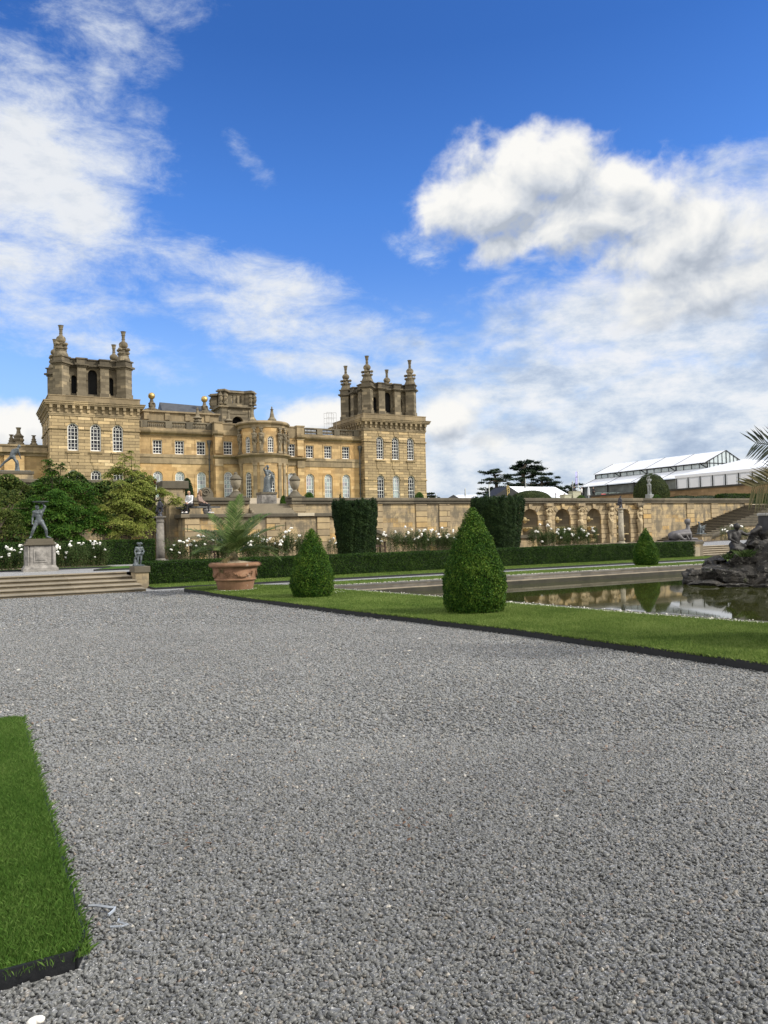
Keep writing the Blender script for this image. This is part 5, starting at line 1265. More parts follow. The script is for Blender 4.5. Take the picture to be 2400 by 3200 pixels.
def sit(o, rz, k, lean, twist, top, hair_col, label, long_hair=False, glasses=False, faced=(0, -1, 0), armx=0):
    sx, sy = lean
    J = dict(hipL=(-.11, 0, .10), hipR=(.11, 0, .10), knL=(-.12, -.42, .08), knR=(.12, -.42, .08), anL=(-.13, -.45, -.32), anR=(.13, -.50, -.32), toL=(-.14, -.60, -.37), toR=(.15, -.66, -.37),
             shL=(-.18 + sx, sy, .60), shR=(.18 + sx, sy, .60), elL=(-.24 + sx, sy - .06, .32), elR=(.24 + sx + armx, sy - .1, .34), wrL=(-.06 + sx, sy - .24, .24), wrR=(.14 + sx + armx, sy - .34, .20), head=(sx * 1.5, sy - .06, .81))
    P, T = figure(J, k, o, rz)
    th = thing('person', label, 'person', o)
    mb = MB(); body(mb, P, k, 10); head(mb, P, k, faced); mb.build('body', M_skin, th, mods=blob_mods(.012))
    ch = (P['shL'] + P['shR']) / 2; mid = (P['hipL'] + P['hipR']) / 2
    mb = MB(); mb.caps(P['shL'], P['shR'], .085 * k, .085 * k); mb.caps(mid + Vector((0, 0, .02)), ch - Vector((0, 0, .05)), .145 * k, .15 * k); a = (P['shL'] - P['shR']).normalized()
    for s in (-1, 1): mb.caps(mid + a * s * .06 * k, ch + a * s * .08 * k - Vector((0, 0, .07)), .125 * k, .125 * k)
    for s in 'LR': mb.caps(P['sh' + s], P['el' + s], .07 * k, .06 * k); mb.caps(P['el' + s], P['wr' + s], .058 * k, .045 * k)
    mb.build('jumper', top, th, mods=blob_mods(.016))
    mb = MB(); mb.caps(P['hipL'], P['hipR'], .128 * k, .128 * k)
    for s in 'LR': mb.caps(P['hip' + s], P['kn' + s], .105 * k, .075 * k); mb.caps(P['kn' + s], P['an' + s], .075 * k, .052 * k)
    mb.build('trousers', M_blk, th, mods=blob_mods(.016))
    for s in 'LR':
        mb = MB(); mb.caps(P['an' + s] - Vector((0, 0, .03)), P['to' + s], .052 * k, .042 * k); mb.build('shoe', cloth('white_trainer', (.6, .6, .6)), th)
    fv = Vector(faced).normalized(); mb = MB(); c = P['head']
    mb.ball(c + Vector((0, 0, .03 * k)) - fv * .025 * k, (.092 * k, .092 * k, .105 * k), 12)
    if long_hair: mb.caps(c - fv * .06 * k, c - fv * .1 * k - Vector((0, 0, .2 * k)), .07 * k, .05 * k)
    else: mb.ball(c - fv * .09 * k + Vector((0, 0, .05)), .045 * k, 8)
    mb.build('hair', cloth('hair_' + top.name, hair_col), th)
    if glasses:
        mb = MB(); sv = fv.cross(Vector((0, 0, 1))).normalized()
        for s in (-1, 1): mb.ball(c + fv * .1 * k + sv * s * .033 * k + Vector((0, 0, .015)), (.03 * k, .03 * k, .022 * k), 8)
        mb.build('sunglasses', M_blk, th)
sit(Vector((10.22, 40.62, LZ2 + .42)), R(-50), .88, (.0, -.02), 0, cloth('striped_white_knit', (.60, .60, .62)), (.45, .27, .13), 'woman in a white striped jumper and sunglasses seated on the stone bench', glasses=True, faced=(.45, -.9, 0))
sit(Vector((10.82, 40.58, LZ2 + .42)), R(60), .92, (-.08, .10), 0, cloth('taupe_knit', (.24, .17, .135)), (.22, .14, .08), 'person in a taupe jumper and black trousers leaning in on the stone bench', long_hair=True, faced=(-.5, .8, -.2), armx=.1)

# ---- people by the marquees
def stander(o, rz, k, top, label, trousers=None, J=STAND, faced=(0, -1, 0), cap=False):
    P, T = figure(J, k, o, rz); th = thing('person', label, 'person', o)
    mb = MB(); body(mb, P, k, 8); head(mb, P, k, faced); mb.build('body', M_skin, th, mods=blob_mods(.025))
    mb = MB(); mid = (P['hipL'] + P['hipR']) / 2; ch = (P['shL'] + P['shR']) / 2
    mb.caps(P['shL'], P['shR'], .1 * k, .1 * k); mb.caps(mid, ch - Vector((0, 0, .06)), .17 * k, .17 * k)
    for s in 'LR': mb.caps(P['sh' + s], P['el' + s], .08 * k, .07 * k); mb.caps(P['el' + s], P['wr' + s], .066 * k, .05 * k)
    mb.build('jacket', top, th, mods=blob_mods(.025))
    mb = MB(); mb.caps(P['hipL'], P['hipR'], .135 * k, .135 * k)
    for s in 'LR': mb.caps(P['hip' + s], P['kn' + s], .11 * k, .08 * k); mb.caps(P['kn' + s], P['an' + s], .08 * k, .06 * k); mb.caps(P['an' + s], P['to' + s], .06 * k, .05 * k)
    mb.build('trousers', trousers or M_blk, th, mods=blob_mods(.025))
    mb = MB(); mb.ball(P['head'] + Vector((0, .02, .04)), (.1 * k, .1 * k, .1 * k), 10); mb.build('cap' if cap else 'hair', M_blk, th)
def spot(px, py, Y): return at(px, py, Y=Y)
stander(spot(1855, 1556, 78), R(-20), .84, cloth('black_coat', (.015, .014, .015)), 'person in black with a dark cap standing alone before the marquee', cap=True, J=pose(elL=(-.3, -.08, 1.14), wrL=(-.05, -.25, 1.05), elR=(.3, -.08, 1.14), wrR=(.05, -.25, 1.05)))
stander(spot(1818, 1556, 90), R(20), .95, cloth('white_shirt', (.7, .7, .7)), 'person in a white shirt beside the flag pole')
stander(spot(1795, 1556, 88), R(40), 1.0, cloth('navy_suit', (.012, .017, .04)), 'person in a navy suit left of the flag pole')
# ---------------------------------------------------------------- planting
def leaf_quads(P, N, L, Wd, jit=.6, up=0):
    """diamond leaves at points P, roughly facing N"""
    n = len(P); Nn = N + NR.normal(0, jit, (n, 3)); Nn[:, 2] += up; Nn /= np.linalg.norm(Nn, axis=1, keepdims=True) + 1e-9
    t_ = NR.normal(0, 1, (n, 3)); t_ -= Nn * np.sum(t_ * Nn, 1, keepdims=True); t_ /= np.linalg.norm(t_, axis=1, keepdims=True) + 1e-9
    b_ = np.cross(Nn, t_); l = (L * NR.uniform(.6, 1.3, n))[:, None] / 2; w = (Wd * NR.uniform(.6, 1.3, n))[:, None] / 2
    V = np.stack([P - t_ * l, P + b_ * w - t_ * l * .1, P + t_ * l, P - b_ * w - t_ * l * .1], 1)
    return V.reshape(-1, 3), np.arange(n * 4).reshape(n, 4)
def leaf_obj(name, P, N, L, Wd, mat, parent=None, jit=.6, up=0, **kw):
    V, Fc = leaf_quads(np.asarray(P), np.asarray(N), L, Wd, jit, up); return np_mesh(name, V, Fc, mat, parent, **kw)

M_box = foliage('box_leaf', (.008, .032, .004), (.028, .080, .008), (.135, .205, .028), clump=2.2, trans=.15, autumn=((.13, .085, .02), 1.5, .70))
M_dome = foliage('dome_leaf', (.020, .034, .010), (.045, .066, .020), (.085, .10, .035), clump=.9, trans=.1, autumn=((.13, .085, .03), .8, .66))
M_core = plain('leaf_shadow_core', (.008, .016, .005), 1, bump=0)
M_twig = plain('twig', (.13, .095, .055), .9, bump=0)
def noise3(p, s): 
    return (np.sin(p[:, 0] * s * 1.3 + p[:, 1] * s * .7) + np.sin(p[:, 1] * s * 1.7 - p[:, 2] * s * 1.1 + 1.3) + np.sin(p[:, 2] * s * 1.9 + p[:, 0] * s * .9 + 2.1)) / 3
def cone_tree(x, y, z, h, r, n, leaf, label, prof=None, mat=None):
    th = thing('box_topiary', label, 'topiary', (x, y, z))
    prof = prof or [(0, .86), (.11, .97), (.22, 1.0), (.34, .975), (.45, .89), (.56, .76), (.67, .60), (.79, .435), (.9, .26), (.97, .12), (1, .03)]
    zs = np.array([p[0] for p in prof]); rs = np.array([p[1] for p in prof])
    t_ = NR.uniform(0, 1, n * 2); rr = np.interp(t_, zs, rs); k = NR.uniform(0, 1, n * 2) < np.maximum(rr, .12); t_, rr = t_[k][:n], rr[k][:n]; n = len(t_)
    a = NR.uniform(0, 2 * PI, n)
    dr = np.interp(t_ + .02, zs, rs) - np.interp(t_ - .02, zs, rs)
    N = np.stack([np.cos(a), np.sin(a), -dr / .04 * r / h], 1); N /= np.linalg.norm(N, axis=1, keepdims=True)
    P = np.stack([x + rr * r * np.cos(a), y + rr * r * np.sin(a), z + t_ * h], 1)
    P += N * (NR.uniform(-.09, .02, n) + .03 * noise3(P, 9) + .02 * noise3(P, 21))[:, None]
    leaf_obj('foliage', P, N, leaf, leaf * .6, mat or M_box, th, .75)
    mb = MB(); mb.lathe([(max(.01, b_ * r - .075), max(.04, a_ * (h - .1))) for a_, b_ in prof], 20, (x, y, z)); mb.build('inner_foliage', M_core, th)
    if mat: return
    mb = MB()
    for i in range(26):
        a = rnd.uniform(0, 2 * PI); q = rnd.uniform(.3, .85) * r
        mb.tube([(x + q * .7 * math.cos(a), y + q * .7 * math.sin(a), z - .02), (x + q * math.cos(a + .1), y + q * math.sin(a + .1), z + rnd.uniform(.1, .25))], .012, 4, cap=False)
    mb.build('stem', M_twig, th)
cone_tree(*behind(at(1485, 1922, z=LZ), .52), LZ, 1.95, .585, 52000, .034, 'largest clipped box cone, standing nearest on the lawn beside the pool')
cone_tree(*behind(at(977, 1870, z=LZ), .46), LZ, 1.68, .525, 30000, .036, 'clipped box cone on the lawn to the right of the terracotta pot')
cone_tree(*behind(at(2020, 1768, z=.045), .43), .045, 1.52, .50, 20000, .044, 'small clipped box cone beyond the pool, in front of the long hedge')

# long clipped hedge
M_yewh = foliage('hedge_leaf', (.007, .021, .003), (.019, .048, .006), (.060, .105, .018), clump=1.6, trans=.12)
def hedge(x0, x1, y0, y1, z0, z1, dens, leaf, label, cat='hedge'):
    th = thing('clipped_hedge', label, cat, ((x0 + x1) / 2, (y0 + y1) / 2, z0))
    pts = []; nr = []
    def face(n, fx, nv):
        a, b_ = NR.uniform(0, 1, n), NR.uniform(0, 1, n); p = fx(a, b_); pts.append(p); nr.append(np.tile(nv, (n, 1)).astype(float))
    A1 = (x1 - x0) * (z1 - z0); A2 = (x1 - x0) * (y1 - y0); A3 = (y1 - y0) * (z1 - z0)
    face(int(A1 * dens), lambda a, b_: np.stack([x0 + a * (x1 - x0), y0 + 0 * a, z0 + b_ * (z1 - z0)], 1), (0, -1, 0))
    face(int(A2 * dens * .6), lambda a, b_: np.stack([x0 + a * (x1 - x0), y0 + b_ * (y1 - y0), z1 + 0 * a], 1), (0, 0, 1))
    for xx, nv in ((x0, (-1, 0, 0)), (x1, (1, 0, 0))): face(int(A3 * dens), lambda a, b_: np.stack([xx + 0 * a, y0 + a * (y1 - y0), z0 + b_ * (z1 - z0)], 1), nv)
    P = np.concatenate(pts); N = np.concatenate(nr)
    P += N * (NR.uniform(-.07, .015, len(P)) + .022 * noise3(P, 3.1) + .012 * noise3(P, 11))[:, None]
    leaf_obj('foliage', P, N, leaf, leaf * .5, M_yewh, th, .7)
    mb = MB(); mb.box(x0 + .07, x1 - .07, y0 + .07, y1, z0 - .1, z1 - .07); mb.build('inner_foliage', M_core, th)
hedge(5.15, 32.2, 26.75, 27.75, .05, .84, 2300, .052, 'long low clipped yew hedge running the whole width behind the pool')
hedge(-12, 7.4, 35.8, 36.8, TZ, 1.6, 1100, .07, 'dark taller hedge behind the roses and the lead man at the left')
hedge(60.6, 71, 47, 48, 3.4, 4.55, 300, .12, 'dark hedge on the upper terrace below the flank wall at the right')

# broad dark yews
M_yew = foliage('irish_yew_leaf', (.005, .014, .004), (.013, .031, .009), (.042, .070, .019), clump=2.4, trans=.08)
def yew(x, y, z, h, r, label, n=60000, spike=False):
    th = thing('yew', label, 'yew', (x, y, z))
    q = random.Random(label)
    ph = [q.uniform(0, 6.28) for _ in range(6)]
    a = NR.uniform(0, 2 * PI, n); t_ = NR.uniform(0, 1, n) ** .85
    rib = np.sin(a * 17 + ph[0] + 1.5 * np.sin(t_ * 5 + ph[1])) * .5 + np.sin(a * 29 + ph[2] + 2 * np.sin(t_ * 7 + ph[3])) * .5
    topv = 1 + .05 * np.sin(a * 7 + ph[4]) + .045 * np.sin(a * 19 + ph[5]) + .03 * rib
    rad = r * np.interp(t_, [0, .1, .3, .55, .8, .92, .97, 1], [.79, .82, .85, .90, .98, .99, .94, .84]) * (1 + .018 * rib + .03 * np.sin(a * 3 + t_ * 4 + ph[2]))
    P = np.stack([x + rad * np.cos(a), y + rad * np.sin(a), z + t_ * h * .93 * topv], 1)
    N = np.stack([np.cos(a + .3 * rib), np.sin(a + .3 * rib), .25 + 0 * a], 1)
    P += N * (NR.uniform(-.10, .02, n) + .045 * noise3(P, 7) + .03 * noise3(P, 15))[:, None]
    nt = n // 5; a2 = NR.uniform(0, 2 * PI, nt); r2 = r * .92 * np.sqrt(NR.uniform(0, 1, nt))                       # ragged top
    T2 = np.stack([x + r2 * np.cos(a2), y + r2 * np.sin(a2), 0 * a2], 1); T2[:, 2] = z + h * (.92 + .035 * noise3(T2 + 3, 9) + .03 * noise3(T2, 17)) + NR.uniform(-.1, .04, nt) - .10 * (r2 / r) ** 3 + .03
    tips = []
    for i in range(46):
        aa, rr = q.uniform(0, 6.28), r * math.sqrt(q.random()); hh = q.uniform(.06, .2); k = 70
        u = NR.uniform(0, 1, k); b_ = NR.uniform(0, 2 * PI, k); w = .07 * (1 - u * .8)
        tips.append(np.stack([x + rr * math.cos(aa) + w * np.cos(b_), y + rr * math.sin(aa) + w * np.sin(b_), z + h * .90 + u * (hh + .08)], 1))
    if spike:
        c = at(1063, 1545, Y=y); u = NR.uniform(0, 1, 260); b_ = NR.uniform(0, 2 * PI, 260); w = .12 * (1 - u * .8)
        tips.append(np.stack([c.x + w * np.cos(b_), y + w * np.sin(b_), z + h * .84 + u * (c.z - z - h * .84)], 1))
    TT = np.concatenate([T2] + tips); P = np.concatenate([P, TT]); N = np.concatenate([N, np.tile([0, -.4, .8], (len(TT), 1))])
    leaf_obj('foliage', P, N, .075, .034, M_yew, th, .6)
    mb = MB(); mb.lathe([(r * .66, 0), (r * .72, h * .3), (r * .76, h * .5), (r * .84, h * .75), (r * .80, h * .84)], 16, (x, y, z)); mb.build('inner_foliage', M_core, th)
yew(*at(1113, 1733, Y=35.6).xy, TZ, 2.95, 1.18, 'broad flat-topped dark yew to the left of the middle of the wall', spike=True)
yew(*at(1556, 1710, Y=37.2).xy, TZ, 3.25, 1.62, 'broader dark yew beside the fountain niches, behind the largest box cone')

# clipped balls and domes on the upper terrace
def ball_tree(x, y, z, r, h, n, leaf, label, mat, name='clipped_bush'):
    th = thing(name, label, 'topiary', (x, y, z))
    u = NR.uniform(0, 1, n); a = NR.uniform(0, 2 * PI, n); ct = u; st_ = np.sqrt(1 - ct * ct)
    N = np.stack([st_ * np.cos(a), st_ * np.sin(a), ct], 1); P = N * np.array([r, r, h]) + np.array([x, y, z]); P += N * NR.uniform(-.06, .02, n)[:, None]
    leaf_obj('foliage', P, N, leaf, leaf * .6, mat, th, .6)
    mb = MB(); mb.lathe([((r - .06) * math.cos(R(e)), (h - .06) * math.sin(R(e))) for e in range(0, 91, 10)], 18, (x, y, z)); mb.build('inner_foliage', M_core, th)
def gz(y): return 3.35 + (y - 43.5) / 46.5 * 3.0
for px, pt, hw, lab in ((965, 1538, 20, 'small clipped bush on the parapet line to the right of the right-hand urn'), (1310, 1538, 19, 'small clipped bush in front of the right corner tower'), (1815, 1547, 18, 'small clipped bush below the flag pole on the upper terrace'), (2052, 1546, 18, 'small clipped bush behind the parapet by the slim lead nude'), (2245, 1546, 17, 'small clipped bush behind the parapet, rightmost before the palm fronds'), (886, 1549, 12, 'tiny clipped bush just left of the right-hand urn')):
    c = at(px, pt, Y=48); r = hw * (math.sin(YAW) * c.x + math.cos(YAW) * 48) / 2400
    ball_tree(c.x, 48, gz(48), r, c.z - gz(48), 2600, .06, lab, M_box)
c = at(1658, 1533, Y=62); ball_tree(c.x, 62, gz(62), 2.15, c.z - gz(62), 9000, .10, 'wide green clipped dome in front of the black gabled tent', M_dome)
th = 0
cone_tree(67.2, 61.5, 4.6, 3.1, 1.95, 15000, .10, 'large olive clipped yew dome behind the slim lead nude', [(0, .97), (.25, 1.0), (.5, .92), (.72, .72), (.88, .47), (.96, .27), (1, .02)], M_dome)
bpy.data.objects[[o.name for o in COL.objects if o.name.startswith('box_topiary')][-1]].name = 'yew_dome'
c = at(589, 1530, Y=46); ball_tree(c.x, 46.3, 3.5, .42, 1.75, 3000, .07, 'dark narrow clipped bush behind the scroll wall next to the couple', M_yew)
for px, w in ((2130, 1.9), (2200, 2.6)):
    c = at(px, 1550, Y=50); ball_tree(c.x, 50, gz(50), w, .75, 2600, .10, 'low dark planting behind the parapet, ' + ('left patch' if px < 2150 else 'right patch'), M_yew, 'low_shrub')

# ---- roses
M_rose = foliage('rose_leaf', (.016, .034, .010), (.040, .072, .018), (.09, .12, .04), clump=3, trans=.25, autumn=((.16, .13, .035), 2.5, .70))
M_stem = plain('rose_stem', (.075, .085, .03), .8, var=.5, bump=0)
M_bloom = plain('white_rose_petal', (.80, .79, .74), .6, var=.08, bump=0)
def rose(px0, px1, Y, ytop, blooms, label, nl=3800, z0=TZ, leafs=.055):
    a, b_ = at(px0, 1700, Y=Y), at(px1, 1700, Y=Y); w = b_.x - a.x; ztop = at((px0 + px1) / 2, ytop, Y=Y).z; h = ztop - z0
    th = thing('rose_bush', label, 'rose bush', ((a.x + b_.x) / 2, Y, z0)); mb = MB(); tips = []
    for i in range(int(10 + w * 14)):
        x = a.x + w * rnd.random(); y = Y + rnd.uniform(-.35, .35); q = rnd.uniform(.5, 1.0) * h
        x2 = x + rnd.gauss(0, .12); y2 = y + rnd.gauss(0, .1)
        mb.tube([(x, y, z0), (x * .6 + x2 * .4 + rnd.gauss(0, .03), (y + y2) / 2, z0 + q * .55), (x2, y2, z0 + q)], [.011, .009, .005], 4, cap=False); tips.append((x2, y2, z0 + q, x, y))
    mb.build('stem', M_stem, th)
    n = int(nl * w); idx = NR.integers(0, len(tips), n); T_ = np.array(tips); f_ = NR.beta(2.6, 1.3, n)
    P = np.stack([T_[idx, 3] + (T_[idx, 0] - T_[idx, 3]) * f_, T_[idx, 4] + (T_[idx, 1] - T_[idx, 4]) * f_, z0 + (T_[idx, 2] - z0) * f_], 1) + NR.normal(0, .075, (n, 3))
    leaf_obj('foliage', P, np.tile([0, -.3, 1.0], (n, 1)), leafs, leafs * .7, M_rose, th, .8)
    n2 = int(170 * w); P = np.stack([a.x + w * NR.uniform(0, 1, n2), Y + NR.uniform(-.4, .4, n2), z0 + NR.uniform(.05, .55, n2) * h], 1)
    leaf_obj('dry_foliage', P, np.tile([0, -.5, .6], (n2, 1)), .05, .03, foliage('dry_leaf', (.06, .045, .02), (.11, .085, .04), (.17, .14, .07), trans=.1), th, .9)
    for px, py, s in blooms:
        p = at(px, py, Y=Y - .25 + rnd.uniform(-.12, .12)); r = s * (math.sin(YAW) * p.x + math.cos(YAW) * p.y) / 2400
        mb = MB()
        for k in range(5): mb.ball((p.x + rnd.gauss(0, r * .4), p.y + rnd.gauss(0, r * .3), p.z + rnd.gauss(0, r * .35)), (r * rnd.uniform(.5, .8), r * .6, r * rnd.uniform(.4, .65)), 7)
        mb.build('bloom', M_bloom, th)
def scat(x0, x1, y0, y1, n, s0=3, s1=6): return [(rnd.uniform(x0, x1), rnd.triangular(y0, y1, y0 * .6 + y1 * .4), rnd.uniform(s0, s1)) for _ in range(n)]
rose(-60, 72, 33.5, 1700, [(19, 1708, 5), (25, 1714, 5), (34, 1716, 6), (67, 1704, 6), (66, 1716, 5), (62, 1727, 4), (29, 1732, 7), (45, 1720, 4), (3, 1742, 4), (-30, 1712, 6)], 'white rose bush at the far left, left of the panelled plinth')
rose(172, 252, 34, 1694, [(179, 1706, 8), (186, 1711, 5), (173, 1717, 4), (181, 1727, 5), (220, 1704, 6), (207, 1729, 4), (247, 1698, 5), (222, 1691, 3), (205, 1742, 3)], 'white rose bush immediately right of the panelled plinth')
rose(238, 332, 34.6, 1692, [(261, 1696, 4), (290, 1699, 5), (296, 1692, 4), (302, 1699, 4), (312, 1699, 5), (291, 1714, 5), (327, 1718, 4), (296, 1740, 4), (254, 1702, 4), (283, 1690, 3)], 'white rose bush in front of the dark hedge, second to the right of the plinth')
rose(528, 650, 33.5, 1680, [(533, 1717, 4), (543, 1703, 4), (561, 1691, 6), (559, 1727, 4), (583, 1690, 5), (596, 1701, 5), (620, 1675, 6), (590, 1683, 4), (608, 1690, 4), (634, 1677, 4), (585, 1704, 4), (640, 1700, 4), (612, 1705, 3), (572, 1693, 4)], 'white rose bush between the grey column and the potted palm')
rose(652, 800, 34, 1672, scat(660, 790, 1674, 1712, 20, 3, 5), 'white rose bush behind the fronds of the potted palm')
rose(790, 868, 34.5, 1668, [(803, 1673, 7), (810, 1668, 5), (818, 1690, 5), (822, 1686, 4), (835, 1688, 5), (843, 1682, 4), (860, 1698, 4)], 'white rose bush just right of the potted palm')
rose(868, 945, 34, 1655, [(893, 1664, 6), (903, 1660, 4), (880, 1691, 5), (877, 1700, 5), (936, 1674, 5), (910, 1650, 4), (924, 1690, 3), (888, 1678, 4)], 'tall white rose bush in front of the stone landing')
rose(1018, 1062, 38, 1672, [(1042, 1682, 4), (1050, 1697, 4), (1058, 1675, 3), (1055, 1706, 3), (1030, 1690, 2.5)], 'thin white rose bush left of the broad flat-topped yew', nl=800)
rose(1172, 1222, 38.6, 1663, [(1198, 1668, 5), (1204, 1673, 5), (1194, 1692, 4), (1180, 1684, 3), (1190, 1690, 3)], 'thin white rose bush over the dark red bench', nl=900)
rose(1222, 1330, 36, 1655, [(1265, 1647, 5), (1235, 1662, 4), (1276, 1664, 5), (1268, 1677, 3), (1307, 1680, 5), (1318, 1671, 5), (1287, 1654, 3), (1311, 1658, 4), (1325, 1656, 5), (1297, 1684, 3)], 'white rose bush in front of the low wall, right of the red bench')
rose(1330, 1440, 36.4, 1652, [(1348, 1658, 5), (1352, 1655, 4), (1370, 1669, 5), (1374, 1679, 4), (1382, 1650, 5), (1401, 1671, 6), (1395, 1676, 4), (1420, 1682, 5), (1416, 1659, 4), (1337, 1686, 3), (1363, 1660, 3)], 'white rose bush at the left shoulder of the largest box cone')
rose(1660, 1760, 37.5, 1645, [(1674, 1660, 4), (1682, 1662, 4), (1688, 1638, 4), (1712, 1642, 5), (1694, 1692, 4), (1722, 1653, 4), (1743, 1656, 5), (1739, 1664, 4), (1745, 1668, 4), (1753, 1680, 4)], 'white rose bush in front of the left fountain niches')
rose(1752, 1868, 38, 1640, [(1762, 1664, 5), (1779, 1652, 6), (1764, 1654, 4), (1756, 1678, 4), (1788, 1671, 4), (1793, 1670, 3), (1817, 1655, 5), (1824, 1660, 4), (1835, 1669, 5), (1833, 1674, 3), (1857, 1663, 5), (1853, 1657, 3), (1851, 1650, 3), (1809, 1681, 2.5)], 'white rose bush in front of the middle fountain niches')
rose(2258, 2348, 38.5, 1640, [(2272, 1660, 4), (2265, 1654, 3), (2287, 1641, 4), (2316, 1644, 4), (2319, 1645, 3), (2314, 1662, 5), (2282, 1644, 3), (2300, 1657, 3), (2257, 1655, 3)], 'white rose bush in front of the right-hand stair parapet', nl=1400)
# soil of the beds
for x0, x1, y0, y1 in ((-12, 5.2, 33.1, 35.8), (7.9, 33, 30.5, 39.9), (33, 46, 36.3, 42.8), (46, 58, 37.8, 39.7)):
    sheet('flower_bed', [(x0, y0), (x1, y0), (x1, y1), (x0, y1)], TZ + .015, M_soil)
sheet('lawn', [(-12, 32.3), (4.9, 32.3), (5.2, 33.1), (-12, 33.1)], TZ + .05, M_turf)
sheet('lawn', [(3.9, 29.4), (9, 29.4), (9, 32.2), (5.1, 32.2)], TZ + .05, M_turf)
edging([(-12, 32.3), (4.9, 32.3)], 'black edging strip of the upper lawn behind the panelled plinth', TZ + .06)
edging([(5.1, 32.2), (3.9, 29.4), (9, 29.4)], 'black edging strip of the small upper lawn corner behind the cherub', TZ + .06)

# ---- trees and creeper over the garden wall at the left
def tree(name, label, base, h, clusters, n, leaf, mat, spray=.42, flat=.32, trunk_r=.09, cat='tree'):
    th = thing(name, label, cat, base); mb = MB(); P = []
    tot = sum(c[3] ** 2 for c in clusters)
    for cx, cy, cz, r in clusters:
        c = Vector((cx, cy, cz)); b0 = Vector(base) + Vector((rnd.uniform(-.2, .2), rnd.uniform(-.2, .2), h * .25))
        mb.tube([b0, (b0 + c) / 2 + Vector((0, 0, -.15 * r)), c], [trunk_r * .5, trunk_r * .35, trunk_r * .15], 6, cap=False)
        m_ = int(n * r * r / tot); ns = max(6, int(18 * r))
        for _ in range(ns):                                       # sprays: drooping fans of leaves
            d = Vector((rnd.gauss(0, 1), rnd.gauss(0, 1), rnd.gauss(0, .8))).normalized(); s0 = c + Vector((d.x, d.y, d.z * .8)) * r * rnd.uniform(.35, 1.25)
            mb.tube([c, s0], [trunk_r * .12, .006], 4, cap=False)
            k = max(4, m_ // ns); q = NR.normal(0, 1, (k, 3)) * np.array([spray * r, spray * r, spray * r * flat * .5]); q[:, 2] -= .35 * np.hypot(q[:, 0], q[:, 1]) ** 1.3 / max(r, .3)
            P.append(q + np.array(s0))
    P = np.concatenate(P); nn = len(P); C_ = np.mean(np.array([c[:3] for c in clusters]), 0)
    N = (P - C_) * .35; N /= np.linalg.norm(N, axis=1, keepdims=True) + .3; N += np.array([0, -.15, .75])
    leaf_obj('crown', P, N, leaf, leaf * .40, mat, th, .45)
    mb2 = MB(); b = Vector(base)
    mb2.tube([b, b + Vector((.03, 0, h * .2)), b + Vector((-.03, .02, h * .45)), b + Vector((.02, 0, h * .7))], [trunk_r, trunk_r * .85, trunk_r * .6, trunk_r * .3], 8)
    mb2.build('trunk', M_bark, th); mb.build('limb', M_bark, th)
    return th
M_bark = plain('bark', (.075, .058, .04), .95, var=.4, scale=10, bump=.8, bscale=25)
M_mapd = foliage('dark_maple_leaf', (.010, .038, .006), (.036, .10, .013), (.12, .21, .032), clump=1.0, trans=.3)
M_mapl = foliage('yellowing_maple_leaf', (.065, .10, .018), (.21, .26, .055), (.42, .42, .12), clump=1.2, trans=.35, autumn=((.22, .13, .035), 1.1, .74))
M_ivy = foliage('creeper_leaf', (.010, .028, .006), (.036, .068, .014), (.13, .15, .034), clump=1.1, trans=.2, autumn=((.10, .030, .015), .8, .60))
def cl(lst, Y): 
    out = []
    for px, py, r, dy in lst:
        p = at(px, py, Y=Y + dy); out.append((p.x, p.y, p.z, r * .9))
    return out
tree('maple_tree', 'dark green feathery maple behind the lead man, leaning over the garden wall', at(180, 1720, Y=41), 3.2 if False else 3.0,
     cl([(160, 1470, .42, 0), (215, 1500, .5, 0), (130, 1510, .55, .3), (180, 1545, .7, -.3), (255, 1535, .6, 0), (90, 1560, .6, 0), (150, 1590, .7, -.4), (240, 1590, .7, -.3), (300, 1575, .45, .1), (60, 1610, .6, -.2), (120, 1640, .6, -.3), (210, 1640, .7, -.4), (290, 1630, .6, -.2), (320, 1650, .4, -.2), (250, 1680, .4, -.2), (150, 1440, .22, 0), (190, 1455, .25, 0)], 40.5), 34000, .12, M_mapd)
tree('maple_tree', 'lighter yellow-green maple to the right of the dark one, beside the grey column', at(404, 1720, Y=41), 3.0,
     cl([(390, 1430, .28, 0), (375, 1460, .45, 0), (420, 1470, .45, 0), (345, 1480, .4, 0), (460, 1490, .4, 0), (380, 1520, .6, -.3), (440, 1525, .6, -.2), (500, 1545, .5, -.2), (545, 1560, .36, -.3), (410, 1570, .65, -.4), (350, 1580, .5, -.1), (470, 1590, .5, -.2), (380, 1620, .55, -.3), (430, 1640, .5, -.3), (360, 1660, .4, -.3), (470, 1635, .35, -.2), (410, 1410, .16, 0)], 40.5), 26000, .11, M_mapl)
th = thing('creeper', 'thick ivy and red-tinged creeper hanging over the garden wall at the left', 'creeper', (2, 44, TZ))
n = 30000; X = NR.uniform(-13, 9.1, n); zt = 4.95 + .25 * np.sin(X * 1.7) + .15 * np.sin(X * 4.1)
Zz = TZ + .9 + (zt - TZ - .9) * NR.beta(1.3, .8, n); Yy = 44.2 - .22 - .2 * (noise3(np.stack([X, X * 0, Zz], 1), 2.2) + .4) + NR.normal(0, .08, n)
keep = Zz > TZ + .7 + 1.1 * (X > 4.5) + .4 * np.sin(X * 2.3)
P = np.stack([X, Yy, Zz], 1)[keep]; leaf_obj('foliage', P, np.tile([0, -1, .45], (len(P), 1)), .15, .12, M_ivy, th, .5)
mb = MB()
for i in range(40):
    x = rnd.uniform(-12, 9); mb.tube([(x, 44.1, TZ), (x + rnd.gauss(0, .2), 44.05, 2.4), (x + rnd.gauss(0, .5), 44.05, 4.6)], .02, 4, cap=False)
mb.build('stem', M_bark, th)
